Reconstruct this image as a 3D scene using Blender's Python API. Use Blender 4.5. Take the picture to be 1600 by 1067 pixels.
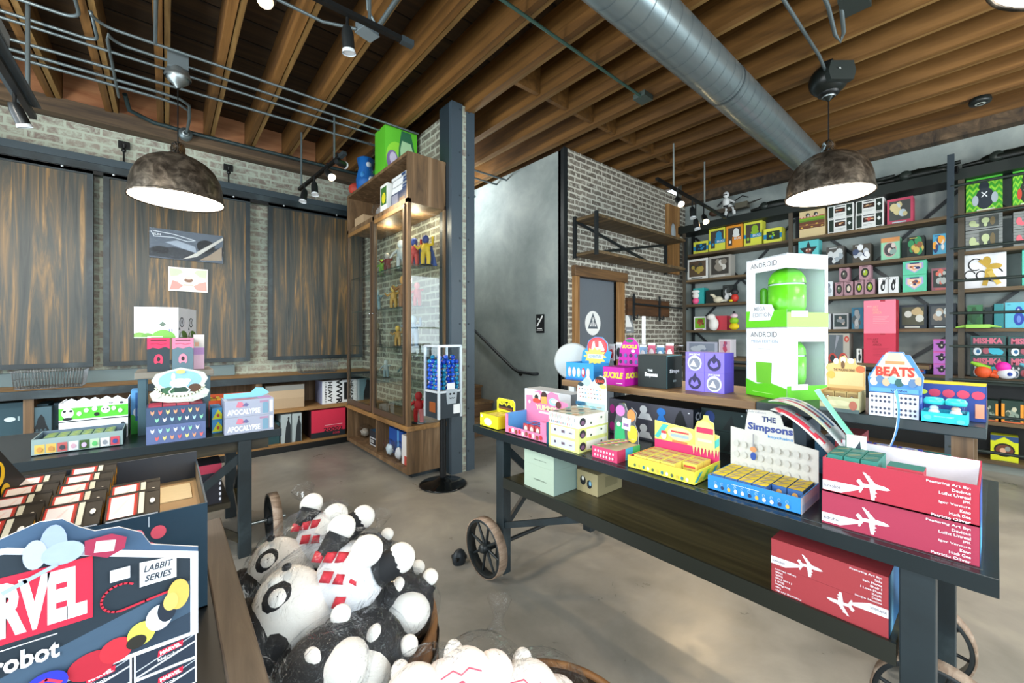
import bpy, math, random
from math import sin, cos, pi, radians
from mathutils import Vector, Matrix
random.seed(7)
for o in list(bpy.data.objects): bpy.data.objects.remove(o)
SC = bpy.context.scene
COL = SC.collection

# ---------------------------------------------------------------- camera
cam_d = bpy.data.cameras.new('camera'); cam = bpy.data.objects.new('camera', cam_d); COL.objects.link(cam)
cam_d.sensor_width = 36; cam_d.lens = 36*640/1600; cam_d.shift_y = -11.5/1600; cam_d.clip_start = .02
cam.location = (0, 0, 1.36); cam.rotation_euler = (pi/2, 0, radians(49.8-90))
SC.camera = cam
# ---------------------------------------------------------------- daylight and exposure
SC.view_settings.view_transform = 'Standard'; SC.view_settings.look = 'None'
SC.view_settings.gamma = 1; SC.view_settings.use_curve_mapping = False
SC.view_settings.exposure = 0.38
w = bpy.data.worlds.new('world'); SC.world = w; w.use_nodes = True
bg = w.node_tree.nodes['Background']; bg.inputs[0].default_value = (.80, .92, 1, 1); bg.inputs[1].default_value = 2.2
def area(name, loc, rot, sx, sy, power, col=(1, 1, 1)):
    l = bpy.data.lights.new(name, 'AREA'); l.shape = 'RECTANGLE'; l.size = sx; l.size_y = sy; l.energy = power; l.color = col
    o = bpy.data.objects.new(name, l); COL.objects.link(o); o.location = loc; o.rotation_euler = rot
    return o
# daylight entering through the storefront glazing behind the camera
area('daylight_street_side', (2.2, -2.62, 1.75), (pi/2, 0, 0), 7.4, 2.3, 175, (.80, .94, 1))
area('daylight_entrance_side', (-2.12, 1.5, 1.75), (pi/2, 0, -pi/2), 7.0, 2.3, 165, (.84, .95, 1))
# unseen point lights added behind and beside the camera to brighten the far walls
def point_light(name, loc, power, col=(1, .93, .82), r=.12):
    l = bpy.data.lights.new(name, 'POINT'); l.energy = power; l.color = col; l.shadow_soft_size = r
    o = bpy.data.objects.new(name, l); COL.objects.link(o); o.location = loc
point_light('rear_fill_light', (-1.4, 2.2, 2.7), 110); point_light('rear_fill_light', (.9, -1.7, 2.6), 80); point_light('rear_fill_light', (4.2, -1.7, 2.6), 80)
point_light('stairwell_fill_light', (2.9, 5.0, 3.3), 55, (.92, .97, 1))  # unseen fill added behind the column to lift the stair corridor
point_light('cabinet_lamp', (1.93, 4.45, 2.50), 5, (1, .82, .55), .03); point_light('cabinet_lamp', (1.93, 3.80, 2.50), 5, (1, .86, .65), .03)

# ================================================================ helpers
def lin(h):
    h = h.lstrip('#'); c = [int(h[i:i+2], 16)/255 for i in (0, 2, 4)]
    return tuple((x/12.92 if x <= .04045 else ((x+.055)/1.055)**2.4) for x in c)+(1,)
_M = {}
def mat(col, rough=.55, metal=0, emit=0, name=None, spec=.4):
    k = (col, rough, metal, emit)
    if k in _M: return _M[k]
    m = bpy.data.materials.new(name or 'paint_'+col.strip('#')); m.use_nodes = True
    b = m.node_tree.nodes['Principled BSDF']
    b.inputs['Base Color'].default_value = lin(col); b.inputs['Roughness'].default_value = rough
    b.inputs['Metallic'].default_value = metal; b.inputs['Specular IOR Level'].default_value = spec
    if emit:
        b.inputs['Emission Color'].default_value = lin(col); b.inputs['Emission Strength'].default_value = emit
    elif not metal:
        # faint uneven tone so that nothing is perfectly flat
        nt = m.node_tree; n = nt.nodes.new('ShaderNodeTexNoise'); n.inputs['Scale'].default_value = 35
        mx = nt.nodes.new('ShaderNodeMixRGB'); mx.blend_type = 'MULTIPLY'; mx.inputs[0].default_value = .10
        mx.inputs[1].default_value = lin(col); nt.links.new(n.outputs['Fac'], mx.inputs[2]); nt.links.new(mx.outputs[0], b.inputs['Base Color'])
    _M[k] = m; return m
def nodes(name):
    m = bpy.data.materials.new(name); m.use_nodes = True; nt = m.node_tree
    return m, nt, nt.nodes['Principled BSDF']
def ramp(nt, src, stops):
    r = nt.nodes.new('ShaderNodeValToRGB'); e = r.color_ramp.elements
    e[0].position, e[0].color = stops[0][0], lin(stops[0][1]); e[1].position, e[1].color = stops[-1][0], lin(stops[-1][1])
    for p, c in stops[1:-1]:
        x = e.new(p); x.color = lin(c)
    nt.links.new(src, r.inputs[0]); return r.outputs[0]
def coords(nt, scale, order=None, kind='Object', rot=(0, 0, 0)):
    tc = nt.nodes.new('ShaderNodeTexCoord'); out = tc.outputs[kind]
    if order:
        s = nt.nodes.new('ShaderNodeSeparateXYZ'); c = nt.nodes.new('ShaderNodeCombineXYZ'); nt.links.new(out, s.inputs[0])
        for i, a in enumerate(order):
            if a in 'XYZ': nt.links.new(s.outputs[a], c.inputs[i])
        out = c.outputs[0]
    mp = nt.nodes.new('ShaderNodeMapping'); mp.inputs['Scale'].default_value = scale; mp.inputs['Rotation'].default_value = rot
    nt.links.new(out, mp.inputs[0]); return mp.outputs[0]
def noise(nt, vec, scale, detail=6, dist=0, rough=.55):
    n = nt.nodes.new('ShaderNodeTexNoise'); n.inputs['Scale'].default_value = scale; n.inputs['Detail'].default_value = detail
    n.inputs['Distortion'].default_value = dist; n.inputs['Roughness'].default_value = rough
    nt.links.new(vec, n.inputs['Vector']); return n.outputs['Fac']
def bump(nt, b, src, strength=.3, dist=.01):
    bp = nt.nodes.new('ShaderNodeBump'); bp.inputs['Strength'].default_value = strength; bp.inputs['Distance'].default_value = dist
    nt.links.new(src, bp.inputs['Height']); nt.links.new(bp.outputs[0], b.inputs['Normal'])
def wood(name, stops, axis='X', grain=14, rough=.55, stretch=.07, dist=1.2, bmp=.25):
    m, nt, b = nodes(name); s = [1, 1, 1]; s['XYZ'.index(axis)] = stretch
    v = coords(nt, s); f = noise(nt, v, grain, 8, dist, .62)
    c = ramp(nt, f, stops); nt.links.new(c, b.inputs['Base Color']); b.inputs['Roughness'].default_value = rough
    bump(nt, b, f, bmp, .004); return m
def brick(name, ax, bricks, mortar, smear, bw=.215, rh=.075, ms=.011):
    m, nt, b = nodes(name)
    v = coords(nt, (1, 1, 1), (ax, 'Z', '0'))
    n0 = noise(nt, v, 9, 4)
    off = nt.nodes.new('ShaderNodeMixRGB'); off.blend_type = 'LINEAR_LIGHT'; off.inputs[0].default_value = .012
    nt.links.new(v, off.inputs[1]); nt.links.new(n0, off.inputs[2])
    t = nt.nodes.new('ShaderNodeTexBrick'); t.inputs['Scale'].default_value = 1; t.inputs['Brick Width'].default_value = bw
    t.inputs['Row Height'].default_value = rh; t.inputs['Mortar Size'].default_value = ms; t.inputs['Mortar Smooth'].default_value = .35
    t.inputs['Bias'].default_value = -.1
    t.inputs['Color1'].default_value = lin(bricks[0]); t.inputs['Color2'].default_value = lin(bricks[1]); t.inputs['Mortar'].default_value = lin(mortar)
    nt.links.new(off.outputs[0], t.inputs['Vector'])
    n1 = noise(nt, v, 16, 8, .6, .7)
    r = nt.nodes.new('ShaderNodeValToRGB'); r.color_ramp.elements[0].position = smear[0]; r.color_ramp.elements[1].position = smear[1]
    nt.links.new(n1, r.inputs[0])
    mx = nt.nodes.new('ShaderNodeMixRGB'); nt.links.new(r.outputs[0], mx.inputs[0]); nt.links.new(t.outputs['Color'], mx.inputs[1]); mx.inputs[2].default_value = lin(mortar)
    nt.links.new(mx.outputs[0], b.inputs['Base Color']); b.inputs['Roughness'].default_value = .85
    bump(nt, b, t.outputs['Fac'], -.5, .006); return m
def mottled(name, stops, scale=1.6, rough=.8, kind_bump=.1, dist=.8, detail=8):
    m, nt, b = nodes(name); v = coords(nt, (1, 1, 1)); f = noise(nt, v, scale, detail, dist, .62)
    nt.links.new(ramp(nt, f, stops), b.inputs['Base Color']); b.inputs['Roughness'].default_value = rough
    bump(nt, b, noise(nt, v, 30, 4), kind_bump, .003); return m
def clear(name, tint='#ffffff', gloss=.12, rough=.03, ior=1.45, crinkle=False):
    m = bpy.data.materials.new(name); m.use_nodes = True; nt = m.node_tree; nt.nodes.clear()
    o = nt.nodes.new('ShaderNodeOutputMaterial'); t = nt.nodes.new('ShaderNodeBsdfTransparent'); t.inputs[0].default_value = lin(tint)
    g = nt.nodes.new('ShaderNodeBsdfGlossy'); g.inputs['Roughness'].default_value = rough
    fr = nt.nodes.new('ShaderNodeFresnel'); fr.inputs[0].default_value = ior
    if crinkle:
        v = coords(nt, (1, 1, 1)); bp = nt.nodes.new('ShaderNodeBump'); bp.inputs['Strength'].default_value = 1; bp.inputs['Distance'].default_value = .02
        nt.links.new(noise(nt, v, 26, 3, 1.8, .6), bp.inputs['Height']); nt.links.new(bp.outputs[0], g.inputs['Normal']); nt.links.new(bp.outputs[0], fr.inputs['Normal'])
    a = nt.nodes.new('ShaderNodeMath'); a.operation = 'ADD'; a.inputs[1].default_value = gloss; nt.links.new(fr.outputs[0], a.inputs[0])
    mx = nt.nodes.new('ShaderNodeMixShader'); ge = nt.nodes.new('ShaderNodeNewGeometry'); iv = nt.nodes.new('ShaderNodeMath'); iv.operation = 'SUBTRACT'; iv.inputs[0].default_value = 1; nt.links.new(ge.outputs['Backfacing'], iv.inputs[1])
    mu = nt.nodes.new('ShaderNodeMath'); mu.operation = 'MULTIPLY'; nt.links.new(a.outputs[0], mu.inputs[0]); nt.links.new(iv.outputs[0], mu.inputs[1]); nt.links.new(mu.outputs[0], mx.inputs[0]); nt.links.new(t.outputs[0], mx.inputs[1]); nt.links.new(g.outputs[0], mx.inputs[2])
    nt.links.new(mx.outputs[0], o.inputs[0]); return m

_T = {}
def text_mesh(s, bold=0.0, shear=0.0):
    k = (s, bold, shear)
    if k in _T: return _T[k]
    c = bpy.data.curves.new('lettering', 'FONT'); c.body = s; c.size = 1; c.offset = bold; c.shear = shear; c.resolution_u = 2
    o = bpy.data.objects.new('lettering', c); COL.objects.link(o)
    bpy.context.view_layer.update()
    me = bpy.data.meshes.new_from_object(o)
    vs = [(v.co.x, v.co.y) for v in me.vertices]; fs = [tuple(p.vertices) for p in me.polygons]
    bpy.data.objects.remove(o); bpy.data.curves.remove(c); bpy.data.meshes.remove(me)
    if not vs: vs = [(0, 0)]; fs = []
    x0 = min(v[0] for v in vs); x1 = max(v[0] for v in vs); y0 = min(v[1] for v in vs); y1 = max(v[1] for v in vs)
    _T[k] = (vs, fs, x0, x1, y0, y1); return _T[k]

def ellipse(cu, cv, ru, rv, n=20, a0=0, a1=2*pi):
    return [(cu+ru*cos(a0+(a1-a0)*i/n), cv+rv*sin(a0+(a1-a0)*i/n)) for i in range(n + (0 if abs(a1-a0-2*pi) < 1e-6 else 1))]
def star(cu, cv, r0, r1, n=5, ph=pi/2, asp=1):
    return [(cu+asp*(r0 if i % 2 == 0 else r1)*cos(ph+pi*i/n), cv+(r0 if i % 2 == 0 else r1)*sin(ph+pi*i/n)) for i in range(2*n)]

class MB:
    """collects shapes; becomes ONE mesh"""
    def __init__(s): s.v = []; s.f = []; s.m = []; s.sm = []; s.slots = []
    def mi(s, m):
        if isinstance(m, str): m = mat(m)
        if m not in s.slots: s.slots.append(m)
        return s.slots.index(m)
    def add(s, vs, fs, m, smooth=False, M=None):
        b = len(s.v); i = s.mi(m)
        s.v += [tuple(M @ Vector(v)) if M else tuple(v) for v in vs]
        for f in fs: s.f.append(tuple(b+k for k in f)); s.m.append(i); s.sm.append(smooth)
        return s
    def box(s, a, b, m, M=None):
        x0, y0, z0 = a; x1, y1, z1 = b
        vs = [(x0, y0, z0), (x1, y0, z0), (x1, y1, z0), (x0, y1, z0), (x0, y0, z1), (x1, y0, z1), (x1, y1, z1), (x0, y1, z1)]
        return s.add(vs, [(3, 2, 1, 0), (4, 5, 6, 7), (0, 1, 5, 4), (1, 2, 6, 5), (2, 3, 7, 6), (3, 0, 4, 7)], m, M=M)
    def bar(s, p, q, w, h, m, up=(0, 0, 1)):
        """rectangular bar from p to q; w across, h along up"""
        p, q = Vector(p), Vector(q); d = (q-p); L = d.length; d.normalize(); u = Vector(up)
        x = d.cross(u)
        if x.length < 1e-4: x = d.cross(Vector((1, 0, 0)))
        x.normalize(); y = x.cross(d).normalized()
        M = Matrix((( x.x, d.x, y.x, p.x), (x.y, d.y, y.y, p.y), (x.z, d.z, y.z, p.z), (0, 0, 0, 1)))
        return s.box((-w/2, 0, -h/2), (w/2, L, h/2), m, M=M)
    def tube(s, pts, r, m, n=10, cap=True):
        pts = [Vector(p) for p in pts]; vs = []; fs = []; K = len(pts)
        rr = r if isinstance(r, (list, tuple)) else [r]*K
        t0 = (pts[1]-pts[0]).normalized(); ref = Vector((0, 0, 1)) if abs(t0.z) < .9 else Vector((1, 0, 0))
        x = t0.cross(ref).normalized()
        for i, p in enumerate(pts):
            t = ((pts[min(i+1, K-1)]-p).normalized() + (p-pts[max(i-1, 0)]).normalized()).normalized() if 0 < i < K-1 else (pts[1]-pts[0] if i == 0 else pts[-1]-pts[-2]).normalized()
            x = (x - t*x.dot(t)).normalized(); y = t.cross(x)
            for j in range(n):
                a = 2*pi*j/n; vs.append(p+(x*cos(a)+y*sin(a))*rr[i])
        for i in range(K-1):
            for j in range(n): fs.append((i*n+j, i*n+(j+1) % n, (i+1)*n+(j+1) % n, (i+1)*n+j))
        s.add(vs, fs, m, True)
        if cap: s.add(vs[:n], [tuple(range(n))[::-1]], m); s.add(vs[-n:], [tuple(range(n))], m)
        return s
    def lathe(s, prof, m, c=(0, 0, 0), n=24, M=None, smooth=True):
        vs = []; fs = []
        for r, z in prof:
            for j in range(n): a = 2*pi*j/n; vs.append((c[0]+r*cos(a), c[1]+r*sin(a), c[2]+z))
        for i in range(len(prof)-1):
            for j in range(n): fs.append((i*n+j, i*n+(j+1) % n, (i+1)*n+(j+1) % n, (i+1)*n+j))
        return s.add(vs, fs, m, smooth, M)
    def ball(s, c, r, m, n=14, k=9, M=None, wob=0, seed=0):
        if not isinstance(r, (tuple, list)): r = (r, r, r)
        rnd = random.Random(seed); vs = [(c[0], c[1], c[2]-r[2])]; fs = []
        for i in range(1, k):
            t = -pi/2+pi*i/k
            for j in range(n):
                a = 2*pi*j/n; q = 1+wob*(rnd.random()-.5)
                vs.append((c[0]+q*r[0]*cos(t)*cos(a), c[1]+q*r[1]*cos(t)*sin(a), c[2]+q*r[2]*sin(t)))
        vs.append((c[0], c[1], c[2]+r[2])); T = len(vs)-1
        for j in range(n): fs.append((0, 1+(j+1) % n, 1+j)); fs.append((T, T-n+j, T-n+(j+1) % n))
        for i in range(k-2):
            for j in range(n): a = 1+i*n; fs.append((a+j, a+(j+1) % n, a+n+(j+1) % n, a+n+j))
        return s.add(vs, fs, m, True, M)
    def prism(s, poly, o, u, v, d, m, edge=None):
        """polygon in the plane (o; u, v) pushed along vector d"""
        o, u, v, d = Vector(o), Vector(u), Vector(v), Vector(d); n = len(poly)
        A = [o+u*a+v*b for a, b in poly]; B = [p+d for p in A]
        s.add(A, [tuple(range(n))], m); s.add(B, [tuple(range(n))[::-1]], m)
        s.add(A+B, [(i, (i+1) % n, n+(i+1) % n, n+i) for i in range(n)], edge or m); return s
    def decal(s, F, items, e=.0005, clip=True):
        """print items on a face frame F = (origin, u vector, v vector, width, height)"""
        o, u, v, W, H = F; o, u, v = Vector(o), Vector(u).normalized(), Vector(v).normalized(); nn = u.cross(v)
        for k, it in enumerate(items):
            off = nn*(e*(1+k*.6)) ; t = it[0]
            P = (lambda a, b: o+u*(min(1, max(0, a))*W)+v*(min(1, max(0, b))*H)+off) if clip else (lambda a, b: o+u*(a*W)+v*(b*H)+off)
            if t == 'r': s.add([P(it[1], it[2]), P(it[3], it[2]), P(it[3], it[4]), P(it[1], it[4])], [(0, 1, 2, 3)], it[5])
            elif t == 'e':
                q = ellipse(it[1], it[2], it[3], it[4], it[6] if len(it) > 6 else 18); s.add([P(a, b) for a, b in q], [tuple(range(len(q)))], it[5])
            elif t == 'p': s.add([P(a, b) for a, b in it[1]], [tuple(range(len(it[1])))], it[2])
            elif t == 'l':   # stroke along points
                pts = it[1]; wd = it[2]
                for (a, b), (c, d) in zip(pts, pts[1:]):
                    p, q = P(a, b), P(c, d); z = (q-p).cross(nn)
                    if z.length < 1e-7: continue
                    z = z.normalized()*wd/2; ex = (q-p).normalized()*wd*.3
                    s.add([p-z-ex, q-z+ex, q+z+ex, p+z-ex], [(3, 2, 1, 0)], it[3])
            elif t == 't':   # ('t', string, u centre, v centre, width, height, colour[, bold, shear, angle])
                _, st, cu, cv, tw, th, c = it[:7]; bold = it[7] if len(it) > 7 else 0; sh = it[8] if len(it) > 8 else 0; an = it[9] if len(it) > 9 else 0
                vs, fs, x0, x1, y0, y1 = text_mesh(st, bold, sh); out = []
                for x, y in vs:
                    a = ((x-x0)/max(x1-x0, 1e-6)-.5)*tw*W; b = ((y-y0)/max(y1-y0, 1e-6)-.5)*th*H
                    if an: a, b = a*cos(an)-b*sin(an), a*sin(an)+b*cos(an)
                    out.append(o+u*(cu*W+a)+v*(cv*H+b)+off)
                s.add(out, fs, c)
        return s
    def shift(s, d): s.v = [(a[0]+d[0], a[1]+d[1], a[2]+d[2]) for a in s.v]; return s
    def mesh(s, name):
        me = bpy.data.meshes.new(name); me.from_pydata(s.v, [], s.f)
        for m in s.slots: me.materials.append(m)
        me.polygons.foreach_set('material_index', s.m); me.polygons.foreach_set('use_smooth', s.sm); me.update(); return me
def link(name, data, parent=None, bevel=0):
    o = bpy.data.objects.new(name, data); COL.objects.link(o)
    if parent: o.parent = parent
    if bevel:
        b = o.modifiers.new('bevel', 'BEVEL'); b.width = bevel; b.segments = 2; b.limit_method = 'ANGLE'; b.angle_limit = radians(50)
    return o
def thing(name, label, cat, loc=(0, 0, 0), rotz=0, group=None):
    o = link(name, None); o.location = loc; o.rotation_euler = (0, 0, rotz); o['label'] = label; o['category'] = cat
    o.empty_display_size = .05
    if group: o['group'] = group
    return o
def part(name, mb, parent, label=None, bevel=0, world=False):
    if world: mb.shift(tuple(-c for c in parent.location))
    o = link(name, mb.mesh(name), parent, bevel)
    if label: o['label'] = label
    return o
def sub(name, mb, parent, bevel=0): return link(name, mb.mesh(name), parent, bevel)
def solo(name, mb, label, cat, loc=(0, 0, 0), rotz=0, group=None, bevel=0, world=False):
    if world: mb.shift(tuple(-c for c in loc))
    o = link(name, mb.mesh(name), None, bevel); o.location = loc; o.rotation_euler = (0, 0, rotz)
    o['label'] = label; o['category'] = cat
    if group: o['group'] = group
    return o
def struct(name, mb, parent=None, bevel=0):
    o = link(name, mb.mesh(name), parent, bevel)
    if not parent: o['kind'] = 'structure'
    return o
def dup(root, loc, rotz=None, label=None, group=None, rot=None):
    r = root.copy(); COL.objects.link(r); r.location = loc
    if rotz is not None: r.rotation_euler = (0, 0, rotz)
    if rot is not None: r.rotation_euler = rot
    if label: r['label'] = label
    if group: r['group'] = group
    for ch in list(root.children):
        c = ch.copy(); COL.objects.link(c); c.parent = r
        for g in list(ch.children):
            d = g.copy(); COL.objects.link(d); d.parent = c
    return r
def faces_of(w, d, h):
    return {'F': ((-w/2, 0, 0), (1, 0, 0), (0, 0, 1), w, h), 'R': ((w/2, 0, 0), (0, 1, 0), (0, 0, 1), d, h),
            'L': ((-w/2, d, 0), (0, -1, 0), (0, 0, 1), d, h), 'B': ((w/2, d, 0), (-1, 0, 0), (0, 0, 1), w, h),
            'T': ((-w/2, 0, h), (1, 0, 0), (0, 1, 0), w, d)}
def carton_mb(w, d, h, col, gfx=None, side=None, top=None):
    b = MB().box((-w/2, 0, 0), (w/2, d, h), col); F = faces_of(w, d, h)
    if side: b.decal(F['R'], [('r', 0, 0, 1, 1, side)], .0003).decal(F['L'], [('r', 0, 0, 1, 1, side)], .0003)
    if top: b.decal(F['T'], [('r', 0, 0, 1, 1, top)], .0003)
    for k, it in (gfx or {}).items(): b.decal(F[k], it, .0007)
    return b
def carton(name, label, cat, loc, rotz, w, d, h, col, gfx=None, side=None, top=None, group=None):
    return solo(name, carton_mb(w, d, h, col, gfx, side, top), label, cat, loc, rotz, group)
def blobs(seed, cu, cv, ru, rv, cols, n=6, asp=1):
    r = random.Random(seed); out = []
    for i in range(n):
        a = r.random()*2*pi; q = r.random()**.6; s = (.25+.35*r.random())
        out.append(('e', cu+ru*q*cos(a), cv+rv*q*sin(a), ru*s, rv*s, cols[i % len(cols)], 12))
    return out
def tray_mb(w, d, h, col, inner, hf=None, hb=None, t=.003, hs=None):
    """open display tray: low front, side walls, back"""
    hf = hf or h; hb = hb or h; hs = hs or h
    b = MB().box((-w/2, 0, 0), (w/2, d, .004), col)
    b.box((-w/2, 0, 0), (w/2, t, hf), col); b.box((-w/2, d-t, 0), (w/2, d, hb), col)
    b.box((-w/2, t, 0), (-w/2+t, d-t, hs), col); b.box((w/2-t, t, 0), (w/2, d-t, hs), col)
    e = .0006
    b.add([(-w/2+t, d-t-e, .005), (w/2-t, d-t-e, .005), (w/2-t, d-t-e, hb), (-w/2+t, d-t-e, hb)], [(0, 1, 2, 3)], inner)
    b.add([(-w/2+t, t+e, .005), (w/2-t, t+e, .005), (w/2-t, t+e, hf), (-w/2+t, t+e, hf)], [(3, 2, 1, 0)], inner)
    b.add([(-w/2+t+e, t, .005), (-w/2+t+e, d-t, .005), (-w/2+t+e, d-t, hs), (-w/2+t+e, t, hs)], [(0, 1, 2, 3)], inner)
    b.add([(w/2-t-e, t, .005), (w/2-t-e, d-t, .005), (w/2-t-e, d-t, hs), (w/2-t-e, t, hs)], [(3, 2, 1, 0)], inner)
    b.add([(-w/2, 0, .0046), (w/2, 0, .0046), (w/2, d, .0046), (-w/2, d, .0046)], [(0, 1, 2, 3)], inner)
    return b
def card_mb(poly, w, h, y, col, items=None, t=.003, back='#d9d9d6', z0=0):
    """upright die-cut header card; poly in fractions of w x h, standing at local y, facing -y"""
    b = MB(); pts = [((a-.5)*w, b_*h+z0) for a, b_ in poly]
    b.prism(pts, (0, y, 0), (1, 0, 0), (0, 0, 1), (0, t, 0), col, back)
    if items: b.decal(((-w/2, y, z0), (1, 0, 0), (0, 0, 1), w, h), items, .0006)
    return b
WEST = -pi/2     # local front faces -X, the side the camera sees on the right-hand table and shelves

# ================================================================ materials of the place
M_JOIST = wood('joist_timber', [(.25, '#331f09'), (.5, '#644218'), (.75, '#875e2e')], 'Y', 10, .6, .06, .8)
M_JOIST2 = wood('joist_timber_pale', [(.25, '#4a3418'), (.5, '#77582c'), (.75, '#9a7a48')], 'Y', 14, .6, .06, .8)
M_DECK = wood('ceiling_boards', [(.2, '#1c1206'), (.5, '#38260f'), (.8, '#523a1c')], 'X', 8, .75, .08)
M_BEAM = wood('old_beam', [(.3, '#2b221b'), (.55, '#54422f'), (.75, '#735c44')], 'X', 9, .75, .1)
M_BOARD = wood('stained_door_boards', [(.28, '#1f2322'), (.44, '#383a36'), (.54, '#524737'), (.63, '#7d5f39'), (.76, '#b48c55')], 'Z', 11, .42, .05, 2.2, .5)
M_RACK = wood('cabinet_wood', [(.25, '#3a2a19'), (.5, '#6a5034'), (.75, '#94785a')], 'Z', 12, .6, .08)
M_RACKX = wood('shelf_plank', [(.25, '#33281a'), (.5, '#5b4930'), (.75, '#8a6f4a')], 'Y', 14, .6, .06)
M_BENCHTOP = wood('bench_top_wood', [(.25, '#6b4a26'), (.5, '#9a7242'), (.75, '#b98f59')], 'X', 14, .5, .06)
M_TABLE = wood('dark_table_wood', [(.25, '#262113'), (.5, '#463e26'), (.75, '#685b39')], 'Y', 12, .32, .06)
M_TABLEX = wood('dark_table_wood_long', [(.25, '#191711'), (.5, '#2f2a1f'), (.75, '#4d4432')], 'X', 12, .35, .06)
M_RISER = wood('riser_plank_wood', [(.25, '#4a3520'), (.5, '#6f5232'), (.75, '#967449')], 'Y', 14, .5, .05)
M_FRAMEW = wood('weathered_frame_wood', [(.25, '#2e2620'), (.5, '#51453a'), (.75, '#776a5b')], 'Y', 14, .55, .06)
M_DOORTRIM = wood('door_trim_wood', [(.25, '#5b3c1d'), (.5, '#8a6236'), (.75, '#b68c58')], 'Z', 12, .6, .06)
M_BARREL = wood('barrel_wood', [(.25, '#4a2f17'), (.5, '#7a5230'), (.75, '#a3764a')], 'Z', 12, .5, .07)
M_TREAD = wood('wheel_tread_wood', [(.25, '#5c4838'), (.5, '#8d7663'), (.75, '#b5a391')], 'X', 20, .7, .3)
M_STAIR = wood('stair_wood', [(.25, '#3c2817'), (.5, '#5f4328'), (.75, '#7d5c3a')], 'X', 12, .6, .06)
M_BRICK_A = brick('whitewashed_brick_x', 'X', ('#80736a', '#938a7e'), '#acb3a3', (.42, .62), .25, .082, .012)
M_BRICK_D = brick('dark_joint_brick_x', 'X', ('#5d554c', '#7f776c'), '#c0bdb0', (.52, .66), .21, .068, .012)
M_BRICK_P = brick('partition_brick_y', 'Y', ('#5f5a50', '#807a6c'), '#a9aa9a', (.50, .66), .21, .075, .012)
M_PLASTER = mottled('grey_plaster', [(.3, '#77817f'), (.5, '#8b9492'), (.7, '#a0a7a3')], 1.6, .75, .1, .25)
M_FLOOR, nt, b_ = nodes('polished_concrete')
v_ = coords(nt, (1, 1, 1)); f_ = noise(nt, v_, .9, 9, .5, .62); g_ = noise(nt, v_, 5, 7, .7, .62)
mx_ = nt.nodes.new('ShaderNodeMixRGB'); mx_.inputs[0].default_value = .22; mx_.blend_type = 'OVERLAY'
nt.links.new(ramp(nt, f_, [(.3, '#6c6961'), (.5, '#868179'), (.7, '#9f998c')]), mx_.inputs[1]); nt.links.new(g_, mx_.inputs[2])
nt.links.new(mx_.outputs[0], b_.inputs['Base Color']); nt.links.new(ramp(nt, g_, [(.3, '#8c8c8c'), (.7, '#b4b4b4')]), b_.inputs['Roughness'])
STEEL = mat('#3d4a54', .45, 0, spec=.5); DARKM = mat('#1b2124', .42); GREYPIPE = mat('#6b7679', .38, .6); BLACK = mat('#0d0f10', .4)
BLUEBLK = mottled('worn_black_steel', [(.35, '#161e21'), (.55, '#222d32'), (.72, '#3c484c')], 3.0, .42, .05, .6); ZINC = mat('#8e9698', .35, .85); CHROME = mat('#c9cdd0', .15, 1.0)
GLASS = clear('clear_glass', '#f4f8f6', .06, .02, 1.45); ACRYL = clear('clear_acrylic', '#fafcfd', .0, .04, 1.22)
BAG = clear('clear_plastic_bag', '#fbfcfd', .0, .10, 1.38, True)
M_HAMMER, nt, b_ = nodes('hammered_lamp_metal'); v_ = coords(nt, (1, 1, 1)); f_ = noise(nt, v_, 14, 5, .8)
nt.links.new(ramp(nt, f_, [(.3, '#2e2822'), (.5, '#5d544a'), (.7, '#8f8375')]), b_.inputs['Base Color']); b_.inputs['Metallic'].default_value = .75; b_.inputs['Roughness'].default_value = .38
LAMPIN = mat('#fff6ea', .6, 0, 5.0); LAMPDISC = mat('#fff4e2', .6, 0, 9.0); SPOTGLOW = mat('#ffd9a0', .5, 0, 60.0)

# ================================================================ the room
ZJ = 3.57
struct('floor', MB().box((-2.2, -2.7, -.12), (6.8, 6.1, 0), M_FLOOR))
b = MB()
b.box((-2.1, -2.6, ZJ+.29), (6.7, 6.1, ZJ+.37), M_DECK)
for k in range(31):      # dark joints between the deck boards
    b.box((-2.1, -2.6+.28*k, ZJ+.284), (6.7, -2.588+.28*k, ZJ+.291), '#140b04')
struct('ceiling', b)
b = MB().box((-2.1, 5.85, 0), (6.7, 6.05, ZJ+.3), M_BRICK_A)
struct('wall_north', b)
struct('wall_stair_side', MB().box((3.62, 3.30, 0), (3.80, 6.0, ZJ), M_PLASTER))
b = MB().box((3.80, 3.30, 0), (3.82, 3.42, ZJ), M_BRICK_D)
b = MB().box((3.62, 3.295, 0), (3.82, 3.42, ZJ), M_BRICK_D).box((4.61, 3.295, 0), (6.5, 3.42, ZJ), M_BRICK_D).box((3.82, 3.295, 2.06), (4.61, 3.42, ZJ), M_BRICK_D)
struct('wall_restroom_side', b)
struct('wall_east', MB().box((6.5, -2.6, 0), (6.7, 3.42, ZJ+.3), M_PLASTER))
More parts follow.
